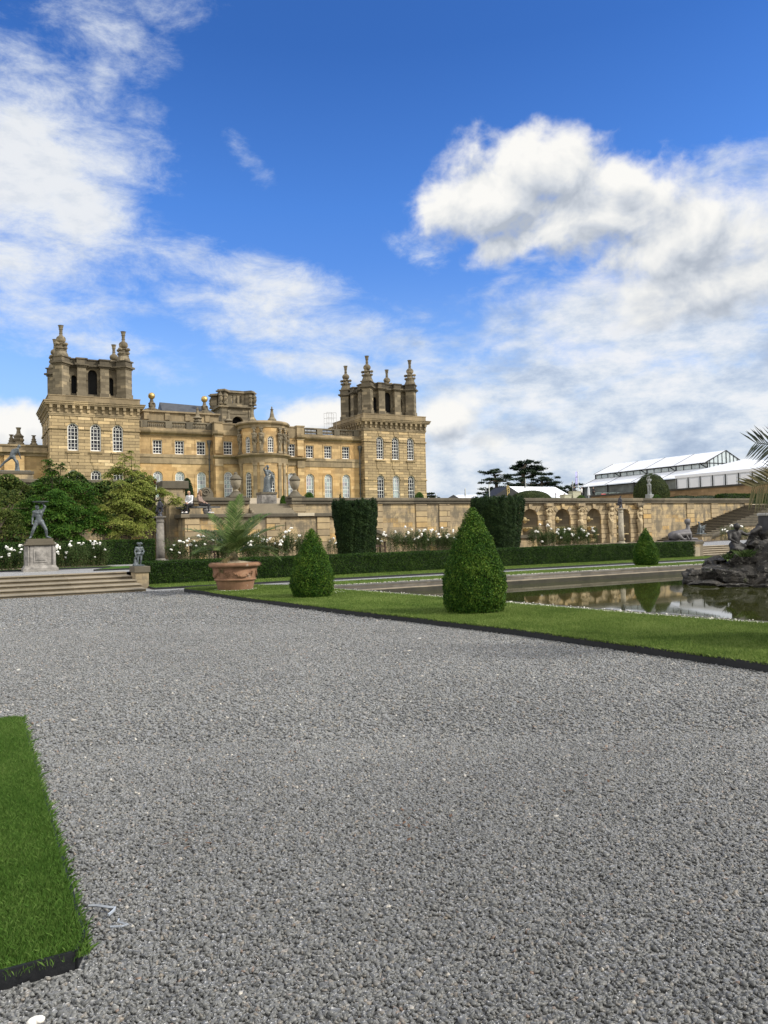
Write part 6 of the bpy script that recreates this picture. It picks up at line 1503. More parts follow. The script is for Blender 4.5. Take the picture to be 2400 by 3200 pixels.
tree('shrub', 'yellowish leafy shrub at the far left edge below the warrior', at(-30, 1720, Y=39), 2.6, cl([(-20, 1540, .5, 0), (40, 1550, .4, 0), (20, 1590, .5, -.2), (-40, 1610, .6, 0), (30, 1640, .5, 0), (75, 1520, .3, .5)], 39.5), 7000, .11, foliage('mid_green_leaf', (.018, .036, .008), (.065, .095, .02), (.17, .19, .05), clump=1.2, trans=.3), cat='shrub')

# ---- cedars far behind
M_ced = foliage('cedar_needle', (.008, .017, .010), (.020, .036, .019), (.045, .065, .032), clump=.35, trans=.08)
def cedar(label, base_px, Y, tiers, n=9000, trunk=((0, 0),), tw=.55):
    b = at(*base_px, Y=Y); b.z = 6.2
    th = thing('cedar_tree', label, 'tree', b); P = []; mb = MB()
    tp = [Vector(b)] + [at(px, py, Y=Y) for px, py in trunk]
    mb.tube(tp, [tw * (1 - .75 * i / (len(tp) - 1)) for i in range(len(tp))], 8); mb.build('trunk', M_bark, th)
    tot = sum(w * q for _, _, w, q in tiers); mb = MB()
    for px, py, w, q in tiers:                                    # flat shelves of foliage
        c = at(px, py, Y=Y); s_ = (math.sin(YAW) * c.x + math.cos(YAW) * c.y) / 2400; W_ = w * s_; H_ = q * s_
        j = min(tp[1:], key=lambda t_: abs(t_.z - c.z)); mb.tube([j + Vector((0, 0, -.3)), (j + c) / 2 + Vector((0, 0, .1)), c], [.22, .15, .08], 5, cap=False)
        k = int(n * w * q / tot); nt = max(4, int(w / 5)); kk = max(3, k // nt)
        for _ in range(nt):
            a = rnd.uniform(0, 2 * PI); rr = math.sqrt(rnd.random())
            o_ = np.array([c.x + W_ * rr * math.cos(a), c.y + W_ * .9 * rr * math.sin(a), c.z + H_ * rnd.uniform(-.5, .5) - H_ * .4 * rr])
            P.append(o_ + NR.normal(0, 1, (kk, 3)) * np.array([W_ * .16, W_ * .16, H_ * .20]))
    mb.build('limb', M_bark, th); P = np.concatenate(P)
    leaf_obj('crown', P, np.tile([0, -.2, 1.0], (len(P), 1)), .55, .22, M_ced, th, .45)
cedar('left-hand cedar with flat dark shelves beyond the terrace wall', (1550, 1550), 150, [(1535, 1475, 40, 9), (1548, 1466, 22, 6), (1570, 1484, 38, 8), (1535, 1496, 38, 7), (1590, 1496, 45, 8), (1525, 1508, 30, 6), (1520, 1530, 38, 9), (1570, 1524, 45, 9), (1605, 1512, 28, 6), (1510, 1540, 28, 7), (1560, 1545, 50, 9)], 9000, ((1552, 1530), (1551, 1500), (1545, 1485), (1538, 1474)))
cedar('tallest cedar with a broad dark crown beyond the terrace wall', (1635, 1550), 155, [(1650, 1444, 36, 10), (1645, 1455, 42, 10), (1625, 1462, 26, 7), (1665, 1464, 40, 9), (1650, 1476, 46, 9), (1690, 1480, 32, 8), (1640, 1490, 30, 6), (1622, 1512, 22, 5)], 11000, ((1634, 1520), (1635, 1490), (1637, 1465), (1645, 1446)), .8)
cedar('spreading cedar mass to the right of the tallest cedar', (1690, 1550), 160, [(1690, 1496, 34, 10), (1715, 1492, 30, 9), (1700, 1510, 48, 10), (1670, 1518, 36, 8), (1730, 1508, 36, 8), (1745, 1522, 32, 8), (1690, 1528, 50, 9), (1615, 1518, 40, 7), (1660, 1535, 40, 7)], 12000, ((1690, 1530), (1692, 1510), (1700, 1492)), .7)
cedar('low drooping cedar behind the flag pole', (1790, 1550), 150, [(1785, 1514, 20, 6), (1805, 1513, 18, 5), (1768, 1524, 22, 6), (1815, 1526, 22, 6), (1790, 1535, 32, 8), (1755, 1535, 25, 7)], 4500, ((1790, 1535), (1790, 1520)), .4)
cedar('small grey cedar just right of the right corner tower', (1345, 1560), 160, [(1342, 1540, 16, 5), (1352, 1548, 20, 5), (1338, 1553, 16, 4), (1362, 1556, 18, 4)], 2500, ((1344, 1550), (1342, 1540)), .3)

# ---- potted palms
M_frond = foliage('palm_leaflet', (.028, .058, .014), (.080, .125, .032), (.19, .235, .085), clump=2, rough=.4, trans=.2)
M_palmbase = plain('palm_stem', (.10, .085, .04), .9, var=.4, bump=.6, bscale=30)
def frond(th, base, az_, el_, L_, droop, nl=46, leaf=.30, wid=.022, dead=0, name='frond', mat=None):
    pts = []; p = Vector(base); e = el_; ns = 14
    for i in range(ns + 1):
        pts.append(p.copy()); d = Vector((math.cos(az_) * math.cos(e), math.sin(az_) * math.cos(e), math.sin(e))); p += d * (L_ / ns); e -= droop / ns * (.5 + i / ns)
    mb = MB(); mb.tube(pts, [.014 * (1 - .85 * i / ns) + .002 for i in range(ns + 1)], 5, cap=False)
    for i in range(nl):
        f_ = .16 + .84 * i / (nl - 1); q = f_ * ns; j = min(int(q), ns - 1); c = pts[j].lerp(pts[j + 1], q - j); tn = (pts[j + 1] - pts[j]).normalized()
        sd = tn.cross(Vector((0, 0, 1))).normalized(); upv = sd.cross(tn).normalized()
        ll = leaf * (math.sin(PI * min(1, .18 + f_ * .80)) ** .6) * rnd.uniform(.85, 1.1)
        for s in (-1, 1):
            fwd = .55 + .75 * f_; d = (sd * s + tn * fwd + upv * rnd.uniform(.15, .5)).normalized(); mid = c + d * ll * .5; tip = c + d * ll + Vector((0, 0, -.10 * ll * (1 + dead * 5)))
            if dead: mid.z -= .15 * ll
            nrm = d.cross(upv).normalized() * wid
            mb.add([c - nrm * .4, mid - nrm, tip, mid + nrm, c + nrm * .4], [(0, 1, 3, 4), (1, 2, 3)])
    mb.build(name, mat or M_frond, th)
px0, py0 = POTX, POTY
palm = thing('palm', 'feathery green palm growing in the terracotta pot', 'palm', (px0, py0, .88))
mb = MB(); mb.tube([(px0, py0, .8), (px0 - .03, py0, 1.02), (px0 - .04, py0, 1.2)], [.11, .12, .07], 10); mb.build('trunk', M_palmbase, palm)
SPEC = [(20, 1.75, .75), (160, 1.8, .75), (45, 1.8, .7), (130, 1.8, .7), (80, 1.9, .55), (58, 1.75, .8), (100, 1.7, .7), (35, 1.6, .9), (145, 1.65, .9), (165, 1.5, 1.1), (15, 1.55, 1.0), (-20, 1.3, 1.3), (200, 1.4, 1.3), (230, 1.2, 1.5), (-60, 1.2, 1.5), (120, 1.5, .8), (70, 1.5, .6), (270, 1.0, 1.3), (-5, 1.45, 1.5), (178, 1.55, 1.5), (150, 1.3, 1.7), (30, 1.3, 1.7)]
for i, (a, l_, dr) in enumerate(SPEC):
    # direction measured across the view; steep in the middle of the crown, flat outside
    lean = abs(math.cos(R(a))); el_ = R(80 - 52 * lean - (14 if i > 9 else 0) + rnd.uniform(-5, 5))
    frond(palm, (px0 - .04, py0, 1.12), R(a) - YAW * .9 if math.sin(R(a)) > -.2 else R(a), el_ + R(5), l_ * 1.0, dr * .85, nl=46, leaf=.40, wid=.0135)
frond(palm, (px0 - .05, py0 - .05, 1.05), R(215), R(5), .8, 2.0, nl=30, leaf=.2, wid=.01, dead=1, mat=foliage('dead_palm_leaflet', (.10, .075, .035), (.17, .13, .065), (.25, .2, .11), trans=.1))
# terracotta pot
M_terra = None
m, t, b = material('terracotta'); M_terra = m; p = t.coord()
c = t.ramp(t.noise(p, 3, 6, .65), [(.3, (.155, .082, .046)), (.55, (.235, .125, .070)), (.8, (.31, .20, .125))])
c = t.mix(t.math('MULTIPLY', t.step(t.noise(p, 2.1, 5, .7), .60, .72), .75), c, (.42, .36, .30))
t.put(b.inputs['Base Color'], c); b.inputs['Roughness'].default_value = .9; t.put(b.inputs['Normal'], t.bump(t.noise(p, 30, 5, .6), .3, .02))
pot = thing('terracotta_pot', 'huge weathered terracotta pot with garlands standing on the tip of the lawn', 'pot', (px0, py0, .05))
C = (px0, py0, .05)
mb = MB(); mb.lathe([(.47, 0), (.49, .04), (.555, .33), (.635, .66), (.62, .66), (.55, .6), (.3, .6), (0, .6)], 40, C); mb.build('body', M_terra, pot, smooth=True)
mb = MB(); mb.lathe([(.625, .70), (.70, .705), (.745, .74), (.75, .79), (.70, .835), (.62, .835), (.6, .74)], 40, C); mb.build('rim', M_terra, pot, smooth=True)
mb = MB(); mb.lathe([(.54, .31), (.585, .325), (.60, .35), (.60, .37), (.575, .385), (.56, .39)], 40, C); mb.lathe([(.62, .655), (.65, .67), (.64, .70), (.62, .71)], 40, C); mb.build('band', M_terra, pot, smooth=True)
def on_pot(az_, z, o=0): 
    r = .555 + (.635 - .555) * (z - .33) / .33 + o; a = az_ - PI / 2 - YAW; return Vector((px0 + r * math.cos(a), py0 + r * math.sin(a), .05 + z))
mb = MB()
for rr, o_ in ((.075, .012), (.05, .02)): mb.tube([on_pot(-.22 + rr / .6 * math.cos(q * PI / 8), .52 + rr * math.sin(q * PI / 8), o_) for q in range(17)], .013, 6)
mb.ball(on_pot(-.22, .52, .01), (.03, .03, .03), 8); mb.build('medallion', M_terra, pot)
for a0 in (.55, -1.15, 1.9, -2.2, 3.0):
    mb = MB()
    for q in range(15):
        f_ = q / 14; mb.ball(on_pot(a0 + (f_ - .5) * 1.0, .58 - .13 * math.sin(PI * f_) + .012 * math.sin(q * 2.7), .008), .020 + .022 * math.sin(PI * f_), 7)
    for e in (-.5, .5):
        for q in range(4): mb.ball(on_pot(a0 + e, .58 - .035 * q, .01), .026 - .003 * q, 6)
    mb.build('garland', M_terra, pot)
mb = MB(); mb.lathe([(.60, .79), (.4, .85), (.15, .88), (0, .885)], 24, C)
mb.build('gravel_top', plain('pale_pot_gravel', (.42, .34, .23), .95, var=.5, scale=45, bump=1, bscale=70), pot)

# the palm at the right edge stands in its own pot just outside the picture
c = at(2632, 1500, Y=5.75); qx, qy, qz = c.x, 5.75, c.z
pot2 = thing('terracotta_pot', 'terracotta pot of the palm on the lawn beyond the right edge', 'pot', (qx, qy, LZ)); mb = MB(); mb.lathe([(.5, 0), (.66, .8), (.74, .82), (.74, .95), (.6, .95), (.55, .85), (0, .85)], 32, (qx, qy, LZ)); mb.build('body', M_terra, pot2, smooth=True)
palm2 = thing('palm', 'palm whose dark fronds reach in at the right edge of the picture', 'palm', (qx, qy, .9)); mb = MB(); mb.tube([(qx, qy, .88), (qx, qy, qz - .1)], [.16, .12], 10); mb.build('trunk', M_palmbase, palm2)
def frond_to(tip_px, L_, sag, mat=None, dead=0, leaf=.45, nl=44, wid=.014, dY=0):
    """a frond arching from the palm's heart to a surveyed tip"""
    tip = at(*tip_px, Y=qy + dY); base = Vector((qx, qy, qz)); ns = 14; pts = []
    for i in range(ns + 1):
        f_ = i / ns; q = base.lerp(tip, f_); q.z += sag * 4 * f_ * (1 - f_); pts.append(q)
    mb = MB(); mb.tube(pts, [.016 * (1 - .85 * i / ns) + .002 for i in range(ns + 1)], 5, cap=False)
    for i in range(nl):
        f_ = .2 + .8 * i / (nl - 1); q = f_ * ns; j = min(int(q), ns - 1); c = pts[j].lerp(pts[j + 1], q - j); tn = (pts[j + 1] - pts[j]).normalized()
        sd = Vector((0, 0, 1)) - tn * tn.z; sd.normalize()          # leaflets stand above and hang below the rib
        ot = tn.cross(sd)
        ll = leaf * (.45 + .55 * math.sin(PI * min(1, .2 + f_ * .72))) * rnd.uniform(.9, 1.1)
        for s in (-1, 1):
            d = (sd * s * (.75 if s > 0 else 1.0) + tn * (.75 + .7 * f_) + ot * rnd.uniform(-.25, .25)).normalized()
            if dead and s < 0: d = (d + Vector((0, 0, -1.1))).normalized()
            tp = c + d * ll + Vector((0, 0, -.05 * ll)); mid = c + d * ll * .45; nrm = (d.cross(ot)).normalized() * wid
            mb.add([c - nrm * .4, mid - nrm, tp, mid + nrm, c + nrm * .4], [(0, 1, 3, 4), (1, 2, 3)])
    mb.build('frond', mat or foliage('dark_palm_leaflet', (.010, .014, .012), (.022, .030, .022), (.06, .07, .04), trans=.1), palm2)
frond_to((2362, 1384), 0, .10, leaf=.50, nl=38, wid=.011)
frond_to((2352, 1522), 0, .06, mat=foliage('browning_palm_leaflet', (.035, .040, .016), (.075, .07, .03), (.16, .13, .07), trans=.2), dead=1, leaf=.50, nl=40)
for tp in ((2560, 1150), (2760, 1250), (2900, 1450), (2480, 1200), (2700, 1600)): frond_to(tp, 0, .15, leaf=.4, nl=36)
# ---------------------------------------------------------------- marquees, flags, barriers
M_tent = plain('white_marquee_fabric', (.72, .74, .78), .5, var=.05, scale=.6, bump=.15, bscale=2)
M_tentg = plain('grey_marquee_fabric', (.55, .58, .62), .6, var=.05, bump=0)
M_alu = plain('dark_marquee_frame', (.02, .021, .024), .5, .5, bump=0)
M_clear = plain('clear_marquee_wall', (.46, .52, .54), .25, var=.2, scale=.8, bump=0)
YG = 70.0
mq = thing('marquee', 'big two-tier white marquee with dark frame and glazed gable beyond the flank wall', 'marquee', (88, 90, 6))
Rg, El, Er, Lo = at(2269, 1408, Y=YG), at(2205, 1445, Y=YG), at(2317, 1434, Y=YG), at(2165, 1490, Y=YG)
YF = 91.0
def yy(p, Y): return Vector((p.x, Y, p.z))
Lo = Vector((84.0, YG, Lo.z)); base = 6.2; Il = Vector((El.x + .35, YG, El.z - .75))
Er = Vector((Rg.x + (Rg.x - El.x) * .9, YG, El.z))
mb = MB(); nb = 4
for i in range(nb):
    a, b_ = YG + (YF - YG) * i / nb, YG + (YF - YG) * (i + 1) / nb
    mb.add([yy(El, a), yy(El, b_), yy(Rg, b_), yy(Rg, a)], [(0, 1, 2, 3)]); mb.add([yy(Er, a), yy(Er, b_), yy(Rg, b_), yy(Rg, a)], [(3, 2, 1, 0)])
    mb.add([yy(Lo, a), yy(Lo, b_), yy(Il, b_), yy(Il, a)], [(0, 1, 2, 3)])
mb.build('roof', M_tent, mq, mods=[('SOLIDIFY', dict(thickness=.05))])
mb = MB()
for i in range(nb + 1):
    y = YG + (YF - YG) * i / nb
    for P_ in ([El, Rg], [Rg, Er], [Lo, Il]): mb.tube([yy(p, y) + Vector((0, 0, .045)) for p in P_], .06, 5)
    mb.tube([yy(Il, y), yy(El, y) + Vector((.35, 0, 0))], .10, 5); mb.tube([Vector((Lo.x + .5, y, base)), Vector((Lo.x + .5, y, Lo.z + .2))], .09, 5)
    if i < nb:
        y2 = y + (YF - YG) / nb
        for q in range(1, 4): mb.tube([yy(Il, y + (y2 - y) * q / 4), yy(El, y + (y2 - y) * q / 4) + Vector((.35, 0, 0))], .05, 4)
        mb.tube([yy(Il, y), yy(El, y + (y2 - y) * .25) + Vector((.35, 0, 0))], .06, 4)
for P_ in (Il, Lo + Vector((.5, 0, -.1)), El + Vector((.3, 0, -.05))): mb.tube([yy(P_, YG), yy(P_, YF)], .08, 5)
for f_ in (.2, .4, .6, .8): 
    p = El.lerp(Rg, f_); mb.tube([Vector((p.x, YG, Il.z)), p], .05, 4); p = Er.lerp(Rg, f_); mb.tube([Vector((p.x, YG, Il.z)), p], .05, 4)
mb.tube([Rg, Vector((Rg.x, YG, Il.z))], .06, 4); mb.tube([El + Vector((0, 0, -.05)), Er + Vector((0, 0, -.05))], .05, 4)
mb.build('frame', M_alu, mq)
mb = MB(); mb.add([Vector((Il.x + .1, YG + .06, Il.z)), yy(El, YG + .06) + Vector((.4, 0, 0)), yy(Rg, YG + .06), yy(Er, YG + .06), Vector((Er.x, YG + .06, Il.z))], [(0, 1, 2, 3, 4)])
mb.add([Vector((El.x + .42, YG, Il.z)), Vector((El.x + .42, YF, Il.z)), Vector((El.x + .42, YF, El.z)), Vector((El.x + .42, YG, El.z))], [(0, 1, 2, 3)])
mb.build('clear_wall', M_clear, mq)
mb = MB(); mb.box(Lo.x + .6, Er.x, YG + .1, YF, base, Lo.z - .02); mb.build('dark_interior', plain('marquee_interior', (.10, .115, .115), .4, var=.7, scale=.5, bump=0), mq)
# second white marquee with hipped end
m2 = thing('marquee', 'white side marquee with panelled walls at the right, in front of the big one', 'marquee', (80, 60, 6))
A = at(2168, 1487, Y=66); B_ = at(2345, 1462, Y=54.0); A.x = B_.x = (A.x + B_.x) / 2
top = at(2252, 1434, Y=60); ax = A.x
P0 = Vector((ax, 66.5, A.z)); P1 = Vector((ax, 54, A.z)); rid = A.z + 1.55
mb = MB()
mb.add([P0, P1, Vector((ax + 4.5, 60.2, rid))], [(0, 1, 2)]); mb.add([P1, Vector((ax + 18, 54, A.z)), Vector((ax + 18, 60.2, rid)), Vector((ax + 4.5, 60.2, rid))], [(0, 1, 2, 3)]); mb.add([P0, Vector((ax + 18, 66.5, A.z)), Vector((ax + 18, 60.2, rid)), Vector((ax + 4.5, 60.2, rid))], [(3, 2, 1, 0)])
mb.build('roof', M_tent, m2, mods=[('SOLIDIFY', dict(thickness=.05))])
mb = MB(); mb.box(ax + .05, ax + 18, 54.05, 66.45, 5.6, A.z - .02); mb.build('wall', M_tentg, m2)
mb = MB(); mb.box(ax - .03, ax + .045, 54, 66.5, A.z - .35, A.z - .03); mb.box(ax, ax + 18, 53.97, 54.045, A.z - .35, A.z - .03); mb.build('valance', M_tent, m2)
for i in range(8):
    y = 54.1 + 12.2 * i / 7; mb = MB(); mb.box(ax - .02, ax + .045, y - .05, y + .05, 5.6, A.z - .355); mb.build('post', M_alu, m2)
    if i < 7:
        mb = MB(); mb.box(ax + .0, ax + .046, y + .3, y + 1.45, 5.7, A.z - .55); mb.build('wall_panel', M_tent, m2, bevel=.02)
# low tent with a black gable and gold monogram
m3 = thing('marquee', 'low white marquee with a black gable end between the cedars and the dome', 'marquee', (75, 110, 6))
YT = 108.0
ap, l_, r_ = at(1590, 1520, Y=YT), at(1545, 1550, Y=YT), at(1637, 1550, Y=YT)
rt, re = at(1738, 1522, Y=YT + 6), at(1800, 1557, Y=YT)
mb = MB(); mb.add([r_, at(1800, 1558, Y=YT), at(1735, 1522, Y=YT + 5), Vector((ap.x, YT + 5 * 0 + .01, ap.z))], [(0, 1, 2, 3)]); mb.build('roof', M_tent, m3, mods=[('SOLIDIFY', dict(thickness=.06))])
mb = MB(); mb.add([l_, r_, ap + Vector((0, -.02, 0)), l_ + Vector((0, 4, 0)), r_ + Vector((0, 4, 0)), ap + Vector((0, 4, 0))], [(0, 1, 2), (0, 2, 5, 3), (5, 4, 3)]); mb.build('gable', plain('black_canvas', (.012, .012, .014), .6, bump=0), m3)
mb = MB(); mb.box(l_.x + .5, at(1800, 1558, Y=YT).x, YT + .3, YT + 6, 5.5, l_.z - .02); mb.build('wall', M_tentg, m3)
cu = bpy.data.curves.new('monogram', 'FONT'); cu.body = 'B\nP'; cu.size = 1.35; cu.align_x = 'CENTER'; cu.space_line = .62; cu.extrude = .01
tmp = bpy.data.objects.new('monogram_tmp', cu); COL.objects.link(tmp); bpy.context.view_layer.update()
me = bpy.data.meshes.new_from_object(tmp.evaluated_get(bpy.context.evaluated_depsgraph_get())); bpy.data.objects.remove(tmp)
c = at(1588, 1534, Y=YT - .06)
mo = bpy.data.objects.new('monogram', me); COL.objects.link(mo); me.materials.append(plain('gold_lettering', (.42, .30, .10), .5, bump=0)); mo.parent = m3; OFF[mo.name] = OFF[m3.name]
mo.location = Vector((c.x, YT - .06, c.z)) - OFF[m3.name]; mo.rotation_euler = (PI / 2, 0, 0)
# far low white tent behind the wall, left
m4 = thing('marquee', 'distant low white tent with a small black gable right of the palace', 'marquee', (60, 120, 6)); Yq = 118.0
mb = MB(); mb.add([at(1410, 1556, Y=Yq), at(1490, 1556, Y=Yq), at(1490, 1546, Y=Yq + 4), at(1432, 1546, Y=Yq + 4)], [(0, 1, 2, 3)]); mb.build('roof', M_tent, m4, mods=[('SOLIDIFY', dict(thickness=.06))])
mb = MB(); mb.add([at(1400, 1556, Y=Yq - 1), at(1434, 1556, Y=Yq - 1), at(1417, 1546, Y=Yq - 1), at(1400, 1556, Y=Yq + 1), at(1434, 1556, Y=Yq + 1), at(1417, 1546, Y=Yq + 1)], [(0, 1, 2), (0, 2, 5, 3), (1, 4, 5, 2)]); mb.build('gable', MATS['black_canvas'], m4)

# flags
def flag(px, pb, pt, w, h_, col, Y, label, pole=True, text=False, top_off=4):
    b = at(px, pb, Y=Y); tp = at(px - 6 * (pb - pt) / 100, pt, Y=Y); th = thing('flag', label, 'flag', b); s_ = (math.sin(YAW) * b.x + math.cos(YAW) * Y) / 2400
    tp = Vector((b.x, Y, tp.z)); b0 = Vector((b.x, Y, 6.2)); mb = MB(); mb.tube([b0, tp], .05, 6); mb.build('pole', M_white, th)
    W_ = w * s_; H_ = h_ * s_; z1 = tp.z - top_off * s_; mb = MB(); n = 6
    vs = []; 
    for i in range(n + 1):
        for j in range(9): u = i / n; v = j / 8; vs.append((tp.x - .07 - W_ * u, Y + .08 * math.sin(u * 5 + v * 2), z1 - H_ * v - .05 * u))
    mb.add(vs, [(i * 9 + j, i * 9 + j + 1, (i + 1) * 9 + j + 1, (i + 1) * 9 + j) for i in range(n) for j in range(8)]); mb.build('banner', plain('banner_' + label[:6], col, .7, bump=0), th, mods=[('SOLIDIFY', dict(thickness=.01))])
    if text:
        mb = MB()
        for k_, (a, l2) in enumerate(((.16, .62), (.52, .8))): 
            for q in range(5): mb.box(tp.x - .07 - W_ * (.2 + l2 * (q + .8) / 6), tp.x - .07 - W_ * (.2 + l2 * q / 6), Y - .12, Y - .11, z1 - H_ * .40 - .16 * k_, z1 - H_ * .40 - .16 * k_ + .09)
        mb.build('lettering', plain('grey_print', (.25, .25, .34), .7, bump=0), th)
flag(1808, 1553, 1470, 10, 39, (.42, .42, .72), 92, 'lilac vertical banner on a tall white pole between the people', text=True)
flag(1791, 1553, 1502, 3, 36, (.02, .02, .03), 95, 'thin dark banner left of the lilac one')
flag(1644, 1553, 1496, 4, 28, (.02, .02, .03), 104, 'thin dark banner in front of the tallest cedar', top_off=1)
flag(1530, 1553, 1512, 2, 20, (.4, .4, .4), 104, 'thin pale flag pole in front of the left-hand cedar')
flag(1455, 1556, 1525, 2, 22, (.03, .03, .05), 110, 'thin dark flag over the distant low tent')
flag(1363, 1560, 1541, 2, 12, (.03, .03, .05), 120, 'thin dark flag close to the right corner tower')
# posts with a red rope, planters
rp = thing('rope_barrier', 'row of grey posts linked by a drooping red rope beside the low marquee', 'barrier', (70, 88, 6.2))
P_ = [at(px, 1542, Y=88) for px in (1736, 1764, 1792)]
for p in P_:
    mb = MB(); mb.tube([Vector((p.x, 88, 6.2)), p], .06, 6); mb.ball(p, .08, 6); mb.build('post', plain('barrier_post', (.12, .12, .12), .5, bump=0), rp)
for a, b_ in zip(P_, P_[1:]):
    mb = MB(); mb.tube([a.lerp(b_, i / 8) - Vector((0, 0, .9 * (i / 8) * (1 - i / 8) * 2)) for i in range(9)], .03, 5); mb.build('rope', plain('red_rope', (.25, .06, .06), .8, bump=0), rp)
for px, w, hgt, lab in ((1796, 1.5, 1.0, 'pale square planter box at the foot of the lilac banner'), (1768, 1.3, .5, 'low pale planter box beside the rope posts')):
    c = at(px, 1552, Y=86); mb = MB(); mb.box(c.x - w / 2, c.x + w / 2, 85.5, 86.5, 5.9, 6.1 + hgt); mb.box(c.x - w / 2 - .06, c.x + w / 2 + .06, 85.44, 86.56, 6.1 + hgt, 6.18 + hgt)
    tag(mb.build('planter', plain('pale_planter', (.36, .36, .27), .8)), lab, 'planter')
c = at(1840, 1555, Y=86); mb = MB(); mb.lathe([(.05, 0), (.06, .3), (.22, .4), (.16, 1.3), (.02, 1.9)], 8, (c.x, 86, 6.2)); tag(mb.build('folded_parasol', M_tentg), 'folded grey parasol beside the person in black', 'parasol')
# crowd barriers with two red panels
cb = thing('crowd_barrier', 'line of metal crowd barriers with red panels below the marquee', 'barrier', (80, 84, 6.2))
def bar(px0, px1, Y):
    a, b_ = at(px0, 1540, Y=Y), at(px1, 1540, Y=Y); mb = MB(); z0, z1 = 6.1, a.z
    mb.tube([(a.x, Y, z0), (a.x, Y, z1 - .1), (a.x + .1, Y, z1), (b_.x - .1, Y, z1), (b_.x, Y, z1 - .1), (b_.x, Y, z0)], .035, 5)
    for i in range(1, 9): x = a.x + (b_.x - a.x) * i / 9; mb.tube([(x, Y, z0 + .15), (x, Y, z1)], .015, 4)
    mb.build('rail', plain('galvanised_rail', (.32, .40, .38), .4, .5, bump=0), cb)
for i in range(6): bar(1862 + i * 22, 1883 + i * 22, 84 - i * .8)
for px in (1886, 1920):
    a, b_ = at(px - 7, 1543, Y=80), at(px + 7, 1552, Y=80); mb = MB(); mb.box(a.x, b_.x, 79.95, 80, b_.z, a.z); mb.build('red_panel', plain('red_panel', (.55, .10, .11), .6, bump=0), cb)

# ---- dark red benches behind the roses
M_red = plain('dark_red_paint', (.055, .022, .024), .5, var=.2, bump=0)
def bench(x, y, label, w=1.5):
    th = thing('garden_bench', label, 'bench', (x, y, TZ)); z = TZ
    for s in (-1, 1):
        for yy_, hh in ((-.28, .62), (.28, .92)):
            mb = MB(); mb.box(x + s * (w / 2) - .035, x + s * (w / 2) + .035, y + yy_ - .035, y + yy_ + .035, z, z + hh); mb.build('leg', M_red, th)
        mb = MB(); mb.box(x + s * (w / 2) - .045, x + s * (w / 2) + .045, y - .33, y + .24, z + .621, z + .66); mb.build('arm', M_red, th)
    mb = MB()
    mb.box(x - w / 2 + .036, x + w / 2 - .036, y - .32, y + .24, z + .38, z + .44); mb.build('seat', M_red, th)
    mb = MB(); mb.box(x - w / 2 + .036, x + w / 2 - .036, y + .25, y + .31, z + .82, z + .92); mb.box(x - w / 2 + .036, x + w / 2 - .036, y + .25, y + .31, z + .48, z + .54)
    for i in range(11): u = x - w / 2 + .12 + (w - .24) * i / 10; mb.box(u - .035, u + .035, y + .265, y + .295, z + .54, z + .82)
    mb.build('backrest', M_red, th)
c = at(1200, 1725, Y=38.5); bench(c.x - .72, 38.7, 'dark red wooden bench by the low wall, half behind the flat-topped yew')
c = at(660, 1725, Y=37.0); bench(c.x - .3, 37.2, 'dark red wooden bench behind the roses left of the palm', 1.2)

# ---- rockwork fountain standing in the pool
m, t, b = material('wet_lichened_rock'); M_rock = m; p = t.coord()
c = t.ramp(t.noise(p, 2.6, 7, .7), [(.32, (.008, .008, .007)), (.5, (.034, .030, .024)), (.68, (.10, .088, .07))])
c = t.mix(t.math('MULTIPLY', t.step(t.noise(p, 6.5, 7, .75), .57, .63), .75), c, (.30, .285, .24))
c = t.mix(t.math('MULTIPLY', t.step(t.noise(p, 1.8, 5, .7), .62, .70), .8), c, (.05, .062, .012))
t.put(b.inputs['Base Color'], c); b.inputs['Roughness'].default_value = .75
t.put(b.inputs['Normal'], t.bump(t.math('ADD', t.noise(p, 7, 7, .7), t.math('MULTIPLY', t.voro(p, 3), .7)), 1.0, .22))
rock = thing('rock_fountain', 'rugged dark grey rockwork rising out of the pool at the right', 'rockwork', (19.9, 15.6, -.22))
rk = random.Random(5)
from mathutils import noise as mnoise
def boulder(c, r, seed, rot=0, name='boulder', cuts=9):
    bm = bmesh.new(); bmesh.ops.create_icosphere(bm, subdivisions=5, radius=1); q = random.Random(seed)
    pl_ = [(Vector((q.gauss(0, 1), q.gauss(0, 1), q.gauss(0, .9))).normalized(), q.uniform(.42, .80)) for _ in range(cuts + 5)]
    M3 = Matrix.Rotation(rot, 3, 'Z'); off = Vector((seed * 3.7, seed * 1.3, 0))
    for v in bm.verts:
        d = v.co.normalized(); s = 1.0
        for n_, k_ in pl_:
            e = d.dot(n_)
            if e > 1e-3: s = min(s, k_ / e)
        p = Vector((d.x * s * r[0], d.y * s * r[1], d.z * s * r[2]))
        w = p + off
        s2 = mnoise.fractal(w * 4.5, 1.0, 2.0, 5) * .055 + (mnoise.cell(Vector((w.x * .8, w.y * .8, w.z * 9))) - .5) * .035
        v.co = M3 @ (p * 1.35 + d * s2) + Vector(c)
    mb = MB(); bm.verts.index_update(); mb.add([v.co for v in bm.verts], [tuple(v.index for v in f_.verts) for f_ in bm.faces]); bm.free()
    return mb.build(name, M_rock, rock, smooth=False)
def bp(px, py, Y, rx, rz, ry, seed, rot=0): boulder(at(px, py, Y=Y), (rx, ry, rz), seed, rot)
bp(2175, 1808, 17.0, .52, .26, .5, 1, .2); bp(2230, 1805, 16.6, .5, .30, .5, 2); bp(2225, 1768, 16.9, .40, .20, .35, 3, .4); bp(2240, 1750, 16.9, .35, .13, .4, 4, .1)
bp(2290, 1800, 16.0, .62, .38, .55, 5, .6); bp(2350, 1795, 15.6, .6, .42, .6, 6, .2); bp(2400, 1800, 15.2, .6, .4, .6, 7); bp(2330, 1755, 16.0, .55, .30, .5, 8, .3)
